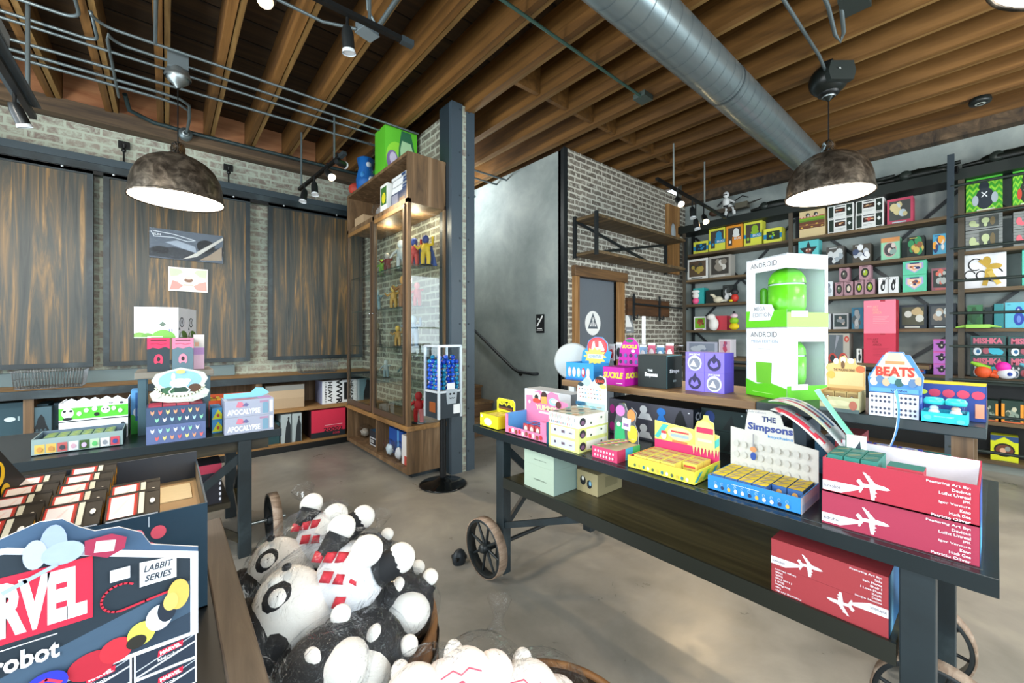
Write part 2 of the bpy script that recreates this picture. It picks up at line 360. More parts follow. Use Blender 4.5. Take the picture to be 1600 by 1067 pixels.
# partition behind the display cabinet, steel channels on its end
struct('wall_partition', MB().box((2.15, 3.42, 0), (2.33, 5.85, ZJ), M_BRICK_P))
b = MB().box((2.105, 3.395, 0), (2.229, 3.44, 3.62), STEEL).box((2.282, 3.395, 0), (2.375, 3.44, 3.62), STEEL).box((2.229, 3.41, 0), (2.282, 3.44, 3.62), M_BRICK_A)
b.box((2.105, 3.44, 0), (2.13, 3.62, 3.62), mat('#263138', .45)).box((2.35, 3.44, 0), (2.375, 3.62, 3.62), STEEL)
for k in range(9):
    for x in (2.20, 2.30): b.ball((x, 3.394, .2+.42*k), (.010, .006, .010), '#2b343b', 8, 5)
solo('steel_column', b, 'blue grey steel channel column with bolts and a strip of brick showing', 'column', (2.24, 3.40, 0), world=True)
b = MB().box((3.575, 3.285, 0), (3.64, 3.30, ZJ), DARKM).box((3.60, 3.295, 0), (3.62, 3.36, ZJ), DARKM)
struct('trim_1', b)
# storefront walls behind the camera: sill, head and piers round the glazing
b = MB().box((-2.1, -2.6, 0), (6.7, -2.5, .75), M_PLASTER).box((-2.1, -2.6, 2.85), (6.7, -2.5, ZJ+.3), M_PLASTER)
for x in (-2.1, 6.05): b.box((x, -2.6, .75), (x+.6, -2.5, 2.85), M_PLASTER)
struct('wall_street', b)
b = MB()
for k in range(5): b.box((-1.5+k*1.875, -2.57, .75), (-1.44+k*1.875, -2.5, 2.85), DARKM)
b.box((-1.5, -2.57, 1.5), (6.05, -2.52, 1.54), DARKM)
struct('window_1', b)
b = MB().box((-2.1, -2.6, 0), (-2.0, 6.05, .5), M_PLASTER).box((-2.1, -2.6, 2.85), (-2.0, 6.05, ZJ+.3), M_PLASTER).box((-2.1, -2.6, .5), (-2.0, -2.0, 2.85), M_PLASTER).box((-2.1, 5.0, .5), (-2.0, 6.05, 2.85), M_PLASTER)
struct('wall_entrance', b)
b = MB()
for k in range(5): b.box((-2.08, -2.0+k*1.735, .5), (-2.0, -1.94+k*1.735, 2.85), DARKM)
struct('window_2', b)

# joists: each is a pair of planks running away from the street wall
b0 = None
for k in range(20):
    x = -1.60+.39*k
    if x > 6.3: break
    mb = MB().box((-.03, -2.5, ZJ), (.022, 5.85, ZJ+.285), M_JOIST).box((.030, -2.5, ZJ+.008), (.066, 5.85, ZJ+.285), M_JOIST2)
    if b0 is None:
        b0 = link('ceiling_joist', mb.mesh('ceiling_joist')); j = b0
    else:
        j = b0.copy(); COL.objects.link(j)
    j.location = (x, 0, 0); j['kind'] = 'structure'; j.name = 'trim_2'
for k in range(10):
    x = 2.30+.39*k; b = MB().box((x+.07, 2.74, ZJ+.02), (x+.36, 2.785, ZJ+.285), M_JOIST)
    struct('trim_3', b)
for k in range(20):
    x = -1.60+.39*k
    if x > 1.9: break
    struct('trim_3', MB().box((x+.07, 5.74, ZJ+.0), (x+.36, 5.79, ZJ+.285), wood('rim_block_%d' % k, [(.3, '#8a5533'), (.7, '#b9835a')], 'X', 8)))
struct('trim_4', MB().box((-2.0, 5.70, 3.44), (2.15, 5.87, ZJ+.02), M_BEAM))
struct('trim_5', MB().box((6.36, -2.5, 3.44), (6.5, 3.3, ZJ), M_BEAM))
struct('trim_8', MB().box((6.40, -2.5, ZJ), (6.5, 3.3, ZJ+.29), M_JOIST))

# pipes and conduit under the ceiling
def pipe(name, pts, r, m, label, cat='pipe', group=None, extra=None):
    b = MB().tube(pts, r, m, 10)
    if extra: extra(b)
    return solo(name, b, label, cat, pts[0], group=group, world=True)
def arc(c, r, a0, a1, ax, ay, n=7):
    c = Vector(c); ax = Vector(ax); ay = Vector(ay)
    return [tuple(c+ax*(r*cos(a0+(a1-a0)*i/n))+ay*(r*sin(a0+(a1-a0)*i/n))) for i in range(n+1)]
zp = 3.535
pipe('conduit', [(-1.9, 4.10, zp)] + arc((-.55, 4.0, zp), .10, pi/2, 0, (1, 0, 0), (0, 1, 0)) + [(-.45, 1.2, zp)], .011, GREYPIPE, 'grey conduit leaving the two track lights at the upper left and turning along the joist')
pipe('conduit', [(-1.9, 4.32, zp)] + arc((-.47, 4.22, zp), .10, pi/2, 0, (1, 0, 0), (0, 1, 0))[:5] + [(-.385, 4.25, zp), (-.385, 3.95, zp)] + arc((-.27, 3.95, zp), .12, pi, pi/2, (1, 0, 0), (0, 1, 0)) + [(2.1, 4.06, zp)], .011, GREYPIPE, 'uppermost of the long thin conduits, with a kink above the left pendant lamp')
pipe('conduit', [(-.33, 5.2, zp), (-.33, 4.25, zp)] + arc((-.22, 4.15, zp), .10, pi, pi/2, (1, 0, 0), (0, 1, 0)) + [(2.1, 4.25, zp)], .011, GREYPIPE, 'second long thin conduit, starting in a bend above the joist')
pipe('conduit', [(-1.9, 4.42, zp), (2.1, 4.38, zp)], .011, GREYPIPE, 'third straight thin conduit running unbroken towards the green box')
pipe('conduit', [(-1.9, 4.72, zp), (2.1, 4.62, zp)], .012, GREYPIPE, 'fourth and lowest of the long thin conduits running to the cabinet')
for k, y in enumerate((4.86, 4.98)):
    pipe('conduit', [(-1.9, y, zp), (-.05, y, zp)] + [(.10, y+.02, zp), (.17, y+.10, zp), (.18, y+.3, zp-.02), (.17, 5.55, zp-.03)], .013, GREYPIPE, ('grey conduit bending down into the round wall junction, nearer one', 'grey conduit bending down into the round wall junction, farther one')[k])
b = MB().lathe([(0, -.06), (.05, -.06), (.06, -.03), (.06, .04), (0, .04)], GREYPIPE, (0, 0, 0), 14, M=Matrix.Rotation(pi/2, 4, 'X')).lathe([(.012, -.03), (.012, .01), (.035, .01), (.035, -.03)], ZINC, (0, 0, 0), 12, M=Matrix.Translation((0, -.05, 0)) @ Matrix.Rotation(pi/2, 4, 'X'))
solo('junction_box', b, 'round grey junction fitting on the beam where two bent conduits meet', 'junction box', (.16, 5.62, 3.50))
pipe('dark_pipe', [(-.30, 5.4, 3.66), (-.28, 5.60, 3.60), (-.1, 5.66, 3.56), (.2, 5.66, 3.55), (2.12, 5.64, 3.55)], .020, mat('#2a3a3c', .4), 'thick dark pipe running along the beam above the brick wall')
pipe('conduit', [(-.06, 4.05, zp), (-.02, 2.2, zp), (-.02, 1.0, zp)], .012, GREYPIPE, 'grey conduit feeding the left pendant lamp from above')
pipe('conduit', [(-.75, 3.3, zp), (-.35, 3.45, zp), (-.15, 3.36, zp), (-.12, 3.1, zp), (-.12, 1.2, zp)], .013, GREYPIPE, 'curved conduit elbow at the top edge above the left pendant')
pipe('conduit', [(.1, 2.95, 3.5), (.82, 2.98, 3.5), (1.02, 2.90, 3.5)], .011, GREYPIPE, 'thin conduit ending in the square box beside the bright spotlight')
b = MB().box((-.06, -.05, -.035), (.06, .05, .035), mat('#5c666b', .5)).box((-.064, -.054, -.038), (.064, .054, -.033), mat('#6d777b', .5))
solo('junction_box', b, 'square grey junction box on a joist below the hanging track spotlight', 'junction box', (1.09, 2.88, 3.52), radians(15))
pipe('conduit', [(1.14, 2.84, 3.52), (1.14, 1.0, 3.53)], .017, GREYPIPE, 'thicker conduit leaving the square junction box along its joist')
pipe('conduit', [(-1.0, 2.04, zp), (3.32, 2.10, zp)], .012, mat('#3c5a50', .5), 'dark green thin line crossing the joists in mid ceiling', 'pipe')
solo('smoke_detector', MB().box((-.07, -.06, -.02), (.07, .06, .024), mat('#46524d', .6)), 'flat dark square cover plate at the end of the green ceiling line', 'cover plate', (3.37, 2.11, 3.545), 0)
pipe('conduit', [(1.2, .895, zp), (3.9, .895, zp), (4.12, .90, 3.50)], .012, GREYPIPE, 'bent conduit running to the black speaker from the left')
pipe('conduit', [(1.9, .69, zp), (3.35, .72, 3.53), (3.60, .735, 3.47), (3.68, .72, 3.45), (3.62, .69, 3.47), (3.42, .665, 3.53)], .013, GREYPIPE, 'u shaped conduit loop above the black speaker')
for k, (y, z) in enumerate(((4.40, 3.50), (4.62, 3.50), (5.15, 3.46))):
    pipe('conduit', [(2.4, y, z), (3.62, y, z)], .012, GREYPIPE, ('upper', 'middle', 'lower')[k]+' of three thin conduits crossing behind the steel column to the plaster wall')
pipe('dark_pipe', [(6.42, -2.4, 3.50), (6.42, 3.28, 3.50)], .022, mat('#22383a', .4), 'dark pipe running along the top of the shelved wall')
# spiral air duct
b = MB().tube([(-1.5, 1.405, 3.36), (6.3, 1.405, 3.36)], .156, mat('#8a979b', .28, .7), 40)
for k in range(58):
    x = -1.4+.132*k; b.tube([(x, 1.405, 3.36), (x+.006, 1.405, 3.36)], .1585, mat('#78858a', .36, .6), 40, False)
t = thing('air_duct', 'large round spiral seamed grey metal air duct under the joists', 'duct', (2, 1.405, 3.20))
part('duct_pipe', b, t, world=True)
b = MB().tube([(6.18, 1.405, 3.36), (6.33, 1.405, 3.34), (6.36, 1.405, 3.22), (6.36, 1.405, 3.02)], [.158, .160, .16, .16], mat('#7d898d', .4, .5), 32)
part('duct_elbow', b, t, world=True)
for x in (1.2, 3.4, 5.6):
    part('hanger_strap', MB().tube([(x, 1.405, 3.36), (x+.02, 1.405, 3.36)], .160, mat('#5f6a6e', .4, .6), 36, False).box((x, 1.40, 3.51), (x+.02, 1.41, 3.60), ZINC), t, world=True)

# ---------------------------------------------------------------- restroom door, stairs and signs
b = MB().box((3.82, 3.33, 0), (4.61, 3.37, 2.06), mat('#666d75', .5))
d1 = struct('door_1', b)
s = MB().add([(4.163+.155*cos(2*pi*i/40), 3.326, 1.50+.155*sin(2*pi*i/40)) for i in range(40)], [tuple(range(40))], mat('#f3f4f2', .5))
F = ((4.163-.155, 3.326, 1.345), (1, 0, 0), (0, 0, 1), .31, .31)
s.decal(F, [('p', ((.17, .27), (.83, .27), (.5, .93)), '#59626b'), ('p', ((.30, .36), (.70, .36), (.5, .76)), '#f3f4f2'), ('r', .40, .36, .47, .62, '#59626b'), ('r', .53, .36, .60, .62, '#59626b'), ('e', .435, .67, .035, .035, '#59626b'), ('e', .565, .67, .035, .035, '#59626b')], .0008)
o = struct('round_restroom_sign', s, d1)
b = MB().box((3.73, 3.25, 0), (3.82, 3.36, 2.06), M_DOORTRIM).box((4.61, 3.25, 0), (4.70, 3.36, 2.06), M_DOORTRIM).box((4.70, 3.27, 0), (4.78, 3.30, 2.06), M_DOORTRIM).box((3.72, 3.23, 2.06), (4.79, 3.36, 2.185), wood('door_head_wood', [(.3, '#3e2a17'), (.7, '#7b5a36')], 'X', 12))
struct('trim_6', b, bevel=.004)
b = MB().box((3.605, 3.655, 1.375), (3.62, 3.79, 1.61), mat('#15181b', .5))
b.decal(((3.605, 3.79, 1.375), (0, -1, 0), (0, 0, 1), .135, .235), [('p', ((.1, .35), (.22, .35), (.9, .85), (.9, .93), (.78, .93), (.1, .42)), '#f0f0f0'), ('e', .3, .75, .08, .05, '#f0f0f0'), ('r', .1, .13, .9, .17, '#f0f0f0'), ('r', .2, .21, .8, .25, '#f0f0f0')], .0008)
solo('stair_sign', b, 'small black wall sign with a white slanted stair symbol', 'sign', (3.61, 3.72, 1.375), world=True)
b = MB().prism([(0, 0), (.20, 0), (.20, .06), (.13, .26), (.0, .26)], (4.83, 3.293, 1.38), (1, 0, 0), (0, 0, 1), (0, .006, 0), mat('#8b8f92', .6))
b.decal(((4.83, 3.293, 1.38), (1, 0, 0), (0, 0, 1), .2, .26), [('p', ((.02, .3), (.8, .3), (.3, .93), (.02, .93)), '#f2f2f0'), ('r', .1, .1, .6, .16, '#f2f2f0')], .0008)
solo('restroom_wall_sign', b, 'grey and white triangular sign on the brick beside the door trim', 'sign', (4.9, 3.29, 1.38), world=True)
t = thing('staircase', 'dark wooden steps going up behind the steel column', 'stairs', (3.0, 4.7, 0))
for k in range(4):
    zz = .20+.2*k if k else .20
    part('step', MB().box((2.36, 4.45+.27*k, 0 if k < 3 else zz-.24), (3.615, 4.74+.27*k, zz-.03), M_STAIR).box((2.36, 4.42+.27*k, zz-.03), (3.615, 4.74+.27*k, zz), M_RISER), t, world=True)
t = thing('handrail', 'black metal handrail sloping down the plaster wall and ending in a curl', 'handrail', (3.55, 4.1, .87))
part('rail', MB().tube([(3.55, 5.8, 1.83), (3.55, 5.10, 1.43), (3.55, 4.18, .90), (3.55, 4.08, .865), (3.55, 3.80, .855), (3.57, 3.77, .855), (3.615, 3.77, .855)], .020, DARKM, 10), t, world=True)
for y in (4.10, 5.3): part('bracket', MB().tube([(3.55, y, .88+(.0 if y < 5 else .66)), (3.60, y, .86+(.0 if y < 5 else .66)), (3.62, y, .84+(.0 if y < 5 else .66))], .012, DARKM, 8).ball((3.612, y, .84+(.0 if y < 5 else .66)), (.012, .04, .04), DARKM), t, world=True)

# coat plank, timber board and floating shelf on the restroom wall
t = thing('coat_rail', 'long dark wooden plank with black iron hooks and bar on the brick', 'coat rail', (5.3, 3.28, 1.62))
part('plank', MB().box((4.82, 3.25, 1.62), (5.92, 3.295, 1.86), wood('coat_plank_wood', [(.3, '#2b1c0e'), (.7, '#6b4526')], 'X', 12)), t, world=True)
part('iron_bar', MB().tube([(4.95, 3.22, 1.78), (6.35, 3.18, 1.76)], .014, DARKM, 8), t, world=True)
for x in (4.95, 5.62): part('hook', MB().box((x-.02, 3.235, 1.55), (x+.02, 3.25, 1.92), DARKM).tube([(x, 3.24, 1.6), (x, 3.19, 1.57), (x, 3.18, 1.63)], .009, DARKM, 8), t, world=True)
b = MB().box((5.87, 3.24, 2.30), (6.22, 3.295, 3.36), M_DOORTRIM).ball((6.0, 3.235, 2.92), (.06, .03, .16), mat('#9aa2a6', .4), 12, 8)
solo('timber_board', b, 'upright brown timber board high on the brick beside the shelved wall', 'board', (6.05, 3.27, 2.3), world=True)
t = thing('floating_shelf', 'two tier wooden shelf in a black iron frame over the grey door', 'wall shelf', (4.8, 3.1, 2.29))
for nm, z in (('plank', 2.715), ('plank', 2.295)): part(nm, MB().box((3.76, 2.95, z), (5.84, 3.29, z+.035), M_RACKX), t, world=True)
for x in (3.755, 5.845):
    for y in (2.95, 3.27): part('post', MB().box((x-.018, y-.018, 2.27), (x+.018, y+.018, 2.77), DARKM), t, world=True)
part('cross_brace', MB().bar((3.78, 3.275, 2.72), (5.82, 3.275, 2.32), .012, .035, DARKM).bar((3.78, 3.262, 2.32), (5.82, 3.262, 2.72), .012, .035, DARKM), t, world=True)

# ================================================================ left (north) wall: sliding doors, rail, posters
t = thing('sliding_door_rail', 'long dark steel sliding rail running above the stained wooden doors', 'door rail', (.4, 5.78, 2.96))
part('rail', MB().box((-2.0, 5.70, 2.965), (2.14, 5.85, 3.09), BLUEBLK).box((-2.0, 5.685, 3.03), (2.14, 5.70, 3.10), mat('#39454c', .4)).box((-2.0, 5.72, 2.93), (2.14, 5.76, 2.965), BLACK), t, world=True)
for x in (-.75, -.40, .02, .60, 1.12, 1.75): part('roller_bolt', MB().ball((x, 5.712, 2.955), (.010, .010, .010), '#c9ced0', 8, 5), t, world=True)
for k, x in enumerate((-.33, .56)):
    c = thing('wall_anchor', ('black iron wall anchor with hanging links, left of the left pendant lamp', 'black iron wall anchor with hanging links, right of the left pendant lamp')[k], 'wall anchor', (x, 5.83, 3.10))
    part('plate', MB().box((x-.045, 5.81, 3.28), (x+.045, 5.85, 3.35), BLACK), c, world=True)
    part('link_rod', MB().tube([(x, 5.79, 3.31), (x, 5.79, 3.26), (x, 5.79, 3.14), (x, 5.79, 3.10)], [.016, .008, .008, .016], BLACK, 8).ball((x, 5.79, 3.25), (.02, .02, .025), BLACK).ball((x, 5.79, 3.115), (.025, .012, .02), BLACK), c, world=True)
def slide_door(x0, x1, label):
    t = thing('sliding_door', label, 'sliding door', ((x0+x1)/2, 5.75, 1.04))
    part('panel', MB().box((x0+.03, 5.735, 1.07), (x1-.03, 5.785, 2.93), M_BOARD), t, world=True)
    part('frame', MB().box((x0, 5.72, 1.04), (x0+.045, 5.79, 2.96), BLUEBLK).box((x1-.045, 5.72, 1.04), (x1, 5.79, 2.96), BLUEBLK).box((x0+.045, 5.72, 1.04), (x1-.045, 5.79, 1.085), BLUEBLK).box((x0+.045, 5.72, 2.915), (x1-.045, 5.79, 2.96), BLUEBLK), t, world=True)
    return t
slide_door(-1.85, -.545, 'stained wooden sliding door at the far left with golden grain streaks')
slide_door(-.475, .765, 'stained wooden sliding door behind the two posters and pendant lamp')
slide_door(.955, 2.10, 'stained wooden sliding door next to the glass display cabinet')
struct('trim_7', MB().box((-2.0, 5.80, .88), (.62, 5.852, 1.0), mat('#6f8083', .7)))
b = MB().box((-.132, 5.712, 2.165), (.50, 5.72, 2.478), '#5b6470')
F = ((-.132, 5.712, 2.165), (1, 0, 0), (0, 0, 1), .632, .313)
b.decal(F, [('p', ((0, .05), (.6, 0), (1, .25), (1, .6), (.62, .32), (.3, .42), (0, .30)), '#31353c'), ('e', .14, .28, .12, .13, '#1c1f23'), ('e', .75, .55, .13, .23, '#17191c'), ('l', ((.02, .88), (.06, .72), (.3, .75), (.5, .66), (.6, .72), (.3, .86), (.05, .9)), .008, '#cfd6dc'), ('t', 'ILM', .10, .80, .09, .07, '#dfe4e8', .02),
   ('p', ((.42, .02), (.62, .15), (1, .85), (1, .95), (.55, .2)), '#c8c5bd'), ('p', ((.66, .05), (.98, .10), (.98, .6), (.8, .25)), '#9c8a77'), ('p', ((.20, .55), (.42, .40), (.62, .28), (.6, .5), (.35, .66)), '#9aa5b3')], .0012)
b.add([(-.134, 5.704, 2.16), (.502, 5.706, 2.16), (.502, 5.700, 2.482), (-.134, 5.704, 2.482)], [(0, 1, 2, 3)], BAG)
solo('poster', b, 'wide dark grey poster in shiny clear wrap on the middle sliding door', 'poster', (.18, 5.71, 2.16), world=True)
b = MB().box((.02, 5.712, 1.825), (.36, 5.72, 2.083), '#efe6e0')
F = ((.02, 5.712, 1.825), (1, 0, 0), (0, 0, 1), .34, .258)
b.decal(F, [('p', ((.03, .05), (.25, .08), (.4, .3), (.1, .45)), '#e79b93'), ('p', ((.97, .05), (.7, .08), (.6, .3), (.95, .45)), '#e9a79c'), ('p', ((.03, .95), (.3, .92), (.4, .7), (.05, .6)), '#c8dcb4'), ('p', ((.97, .95), (.7, .92), (.6, .7), (.95, .6)), '#cfdcb9'), ('e', .5, .52, .30, .30, '#f7f0ea'), ('e', .5, .48, .11, .10, '#8c6a58'), ('e', .5, .58, .09, .07, '#e8d2c8'), ('r', .38, .26, .62, .29, '#c9a24a')], .001)
solo('poster', b, 'small pastel poster with red and green swirls under the wide dark one', 'poster', (.19, 5.71, 1.82), world=True)

# ---------------------------------------------------------------- low bench shelving along the wall
Yb = 5.27
t = thing('bench_shelving', 'long low wooden shelving bench along the brick wall with dark edges', 'shelving', (0, 5.5, 0))
part('bench_top', MB().box((-2.0, 5.33, .855), (2.12, 5.85, .878), M_BENCHTOP), t, world=True)
part('front_edge', MB().box((-2.0, Yb, .81), (2.12, 5.33, .878), BLUEBLK), t, world=True)
part('shelf', MB().box((-2.0, Yb+.02, .455), (2.12, 5.85, .495), M_BENCHTOP), t, world=True)
part('shelf', MB().box((-2.0, Yb+.02, .07), (2.12, 5.85, .10), M_BENCHTOP), t, world=True)
part('plinth', MB().box((-2.0, Yb+.01, 0), (2.12, Yb+.05, .07), BLACK), t, world=True)
for x in (-1.55, -.89, -.1, .79): part('divider', MB().box((x-.03, Yb+.03, .10), (x+.03, 5.84, .81), M_RACK), t, world=True)
part('back_panel', MB().box((-2.0, 5.83, .1), (2.12, 5.849, .81), M_RACK), t, world=True)

zU, zL = .496, .101
carton('cardboard_box', 'large plain tan cardboard box on the upper bench shelf', 'box', (1.06, 5.33, zU), 0, .40, .42, .27, '#b39a7c', {'F': [('r', 0, .78, 1, 1, '#8f8e88'), ('r', 0, .44, 1, .46, '#8c7658'), ('r', .0, .44, 1, .78, '#bba284')]})
b = carton_mb(.42, .30, .28, '#e9ebed', {'F': [('t', 'HEAVY', .22, .5, .62, .19, '#17191b', .03, 0, -pi/2), ('t', 'DRAMBLE', .10, .5, .62, .07, '#17191b', .01, 0, -pi/2), ('t', 'WWR', .48, .5, .75, .26, '#17191b', .04, 0, -pi/2), ('r', .62, .12, .72, .9, '#17191b'), ('t', 'HEVAY', .84, .5, .6, .17, '#17191b', .03, 0, -pi/2)]}, side='#9a9fc0')
solo('record_box', b, 'white box with big black sideways lettering on the upper bench shelf', 'box', (1.68, 5.36, zU))
carton('photo_box', 'pale blue box with a dark coat silhouette beside the lettered white box', 'box', (2.0, 5.38, zU), 0, .19, .28, .28, '#8fb0bd', {'F': [('p', ((.45, 0), (.95, 0), (.95, .85), (.8, .95), (.62, .75), (.45, .35)), '#2c3136'), ('e', .7, .86, .09, .1, '#3a3430')]})
carton('red_box', 'big red and black box numbered 2000 on the lower bench shelf', 'box', (1.53, 5.30, zL), 0, .40, .36, .335, '#d22a48', {'F': [('r', 0, 0, 1, .2, '#1b2227'), ('t', '20002', .63, .27, .56, .14, '#191417', .02), ('r', .38, .42, .9, .435, '#f0c9ce'), ('t', '35B', .72, .12, .22, .08, '#c42b44', .02)]}, side='#30191f')
for k, (x, lb) in enumerate(((1.065, 'left of two pale boxes with a standing dark figure silhouette, lower bench shelf'), (1.175, 'right of two pale boxes with a standing dark figure silhouette, touching the red box'))):
    carton('photo_box', lb, 'box', (x, 5.30, zL), 0, .10, .3, .33, '#a9b4b6', {'F': [('p', ((.3, 0), (.95, 0), (.95, .6), (.8, .75), (.72, .9), (.6, .75), (.45, .55)), '#23292d'), ('e', .72, .86, .10, .05, '#2c3034')]}, group='figure photo boxes on the lower bench shelf')
carton('dark_box', 'low dark teal carton beside the pale figure boxes on the lower shelf', 'box', (.93, 5.34, zL), 0, .14, .3, .24, '#24464a', {'F': [('r', .1, .75, .9, .9, '#1b3336')]})
for k, x in enumerate((.56, .68)):
    carton('orange_box', ('left', 'right')[k]+' bright orange box on the lower bench shelf behind the table leg', 'box', (x, 5.31, zL), 0, .11, .3, .16, '#e8762a', {'F': [('r', .1, .1, .9, .25, '#b9561b')]}, group='orange boxes on the lower shelf')
for k, (x, wd, hh, c, lb, g) in enumerate(((-1.03, .20, .28, '#2b4a55', 'dark teal box with a small white fish emblem, far left upper bench shelf', {'F': [('e', .60, .5, .16, .07, '#cfdde0'), ('r', .82, .44, .87, .58, '#9fb5ba')]}),
    (-.83, .075, .25, '#34525f', 'narrow slate blue box on the upper bench shelf, half behind the bird box', {'F': [('r', .2, .1, .8, .3, '#2a434e')]}),
    (-.70, .12, .25, '#2f4a57', 'slate blue box on the upper bench shelf next to the panda display', {'F': [('r', .1, .1, .5, .2, '#20343e')]}))):
    carton('dark_box', lb, 'box', (x, 5.40, zU), 0, wd, .25, hh, c, g)
carton('dark_box', 'grey box with a black bird shape standing in front of the slate boxes', 'box', (-.82, 5.31, zU), 0, .12, .085, .235, '#46606b', {'F': [('p', ((.1, .12), (.9, .12), (.72, .4), (.66, .6), (.5, .74), (.34, .6), (.28, .4)), '#161c20'), ('e', .3, .17, .06, .04, '#3c525c'), ('e', .5, .17, .06, .04, '#3c525c'), ('e', .7, .17, .06, .04, '#3c525c')]})
for k, x in enumerate((-1.2, -.7, -.45, 1.30, .30)):
    if x < 1.2: carton('dark_box', ('dark teal carton at the far left of the lower bench shelf', 'teal carton with a pale mark on the lower bench shelf behind the tray', 'wide dark teal carton under the white panda display', '', 'dark carton on the lower bench shelf behind the rocking horse stack')[k], 'box', (x, 5.36, zL), 0, .22, .3, (.26, .3, .22, .2, .28)[k], '#23434a', {'F': [('r', .1, .1, .35, .3, '#4f7076')]})

def wire_basket(x, y, w, d, h, label):
    b = MB(); r = .0022; m = mat('#8b8f92', .3, .8)
    def ring(z, g, rr): b.tube([(-w/2-g, -g, z), (w/2+g, -g, z), (w/2+g, d+g, z), (-w/2-g, d+g, z), (-w/2-g, -g, z)], rr, m, 6)
    ring(h, .02, .004); ring(h*.5, .01, r); ring(0.004, 0, .003)
    n = 22
    for i in range(n+1):
        u = -w/2+w*i/n; b.tube([(u*1.06, -.02, h), (u, 0, .004), (u, d, .004), (u*1.06, d+.02, h)], r, m, 5)
    for i in range(8):
        q = d*i/7; b.tube([(-w/2-.02, q, h), (-w/2, q, .004), (w/2, q, .004), (w/2+.02, q, h)], r, m, 5)
    return solo('wire_basket', b, label, 'basket', (x, y, .8785))
wire_basket(-.79, 5.42, .40, .26, .16, 'empty grey wire basket on the bench top at the far left')
wire_basket(1.47, 5.46, .40, .22, .13, 'empty grey wire basket on the bench top before the right sliding door')

# ---------------------------------------------------------------- glass display cabinet
cx0, cx1, cy0, cy1 = 1.70, 2.12, 3.50, 5.15
t = thing('display_cabinet', 'tall wood framed glass display cabinet with open top and bottom bays', 'cabinet', (1.9, 4.3, 0))
part('plinth', MB().box((1.78, 3.58, 0), (2.10, 5.1, .06), BLUEBLK), t, world=True)
b = MB().box((cx0, cy0, .06), (cx1, cy1, .10), M_RACK).box((cx0, cy0, .10), (cx1, cy0+.025, .46), M_RACK).box((cx0, cy1-.025, .10), (cx1, cy1, .46), M_RACK).box((cx1-.02, cy0, .10), (cx1, cy1, .46), M_RACK)
b.box((1.72, 4.28, .10), (2.10, 4.30, .46), M_RACK)
part('base_bay', b, t, world=True)
part('counter_edge', MB().box((cx0-.012, cy0-.012, .46), (cx1, cy1+.01, .505), wood('cabinet_edge', [(.3, '#5a3e20'), (.7, '#a17743')], 'Y', 12)), t, world=True, bevel=.003)
b = MB(); FR = mat('#4a3a2c', .45)
for y in (cy0, cy1-.045, 4.30): b.box((cx0, y, .505), (cx0+.035, y+.045, 2.62), M_RACK)
b.box((cx1-.03, cy0, .505), (cx1, cy0+.04, 2.62), M_RACK).box((cx0, cy0, 2.58), (cx1, cy1, 2.625), M_RACK)
part('frame', b, t, world=True)
for k, (a, c) in enumerate(((cy0+.048, 4.298), (4.348, cy1-.048))):
    fr = part('glass_door', MB().box((cx0-.012, a, .52), (cx0+.006, a+.035, 2.57), FR).box((cx0-.012, c-.035, .52), (cx0+.006, c, 2.57), FR).box((cx0-.012, a+.035, .52), (cx0+.006, c-.035, .58), FR).box((cx0-.012, a+.035, 2.53), (cx0+.006, c-.035, 2.57), wood('door_top_%d' % k, [(.3, '#6b4a26'), (.7, '#a57b47')], 'Y', 12)), t, world=True)
    pn = MB().box((cx0-.003, a+.035, .58), (cx0+.001, c-.035, 2.53), GLASS).shift((-1.9, -4.3, 0)); sub('pane', pn, fr)
    yk = c-.018 if k == 0 else a+.018
    sub('knob', MB().ball((cx0-.02, yk, 1.58), .010, CHROME, 10, 6).shift((-1.9, -4.3, 0)), fr)
part('side_pane', MB().box((cx0+.035, cy0+.012, .505), (cx1-.03, cy0+.016, 2.58), GLASS), t, world=True)
for z in (.86, 1.22, 1.62, 2.02):
    part('glass_shelf', MB().box((cx0+.04, cy0+.04, z), (cx1-.01, cy1-.04, z+.006), clear('shelf_glass_%d' % int(z*100), '#e6f0ed', .0, .03, 1.3)).box((cx0+.04, cy0+.04, z-.002), (cx0+.043, cy1-.04, z+.008), mat('#2c3b38', .3)), t, world=True)
b = MB().box((cx0, cy0, 2.625), (cx1, cy0+.025, 3.02), M_RACK).box((cx0, cy1-.025, 2.625), (cx1, cy1, 3.02), M_RACK).box((cx0, cy0, 3.02), (cx1, cy1, 3.05), M_RACK).box((cx1-.02, cy0, 2.625), (cx1, cy1, 3.02), M_RACK)
part('top_bay', b, t, world=True)
part('lock', MB().tube([(cx0-.02, cy1-.05, .50), (cx0-.012, cy1-.05, .50)], .016, CHROME, 12), t, world=True)

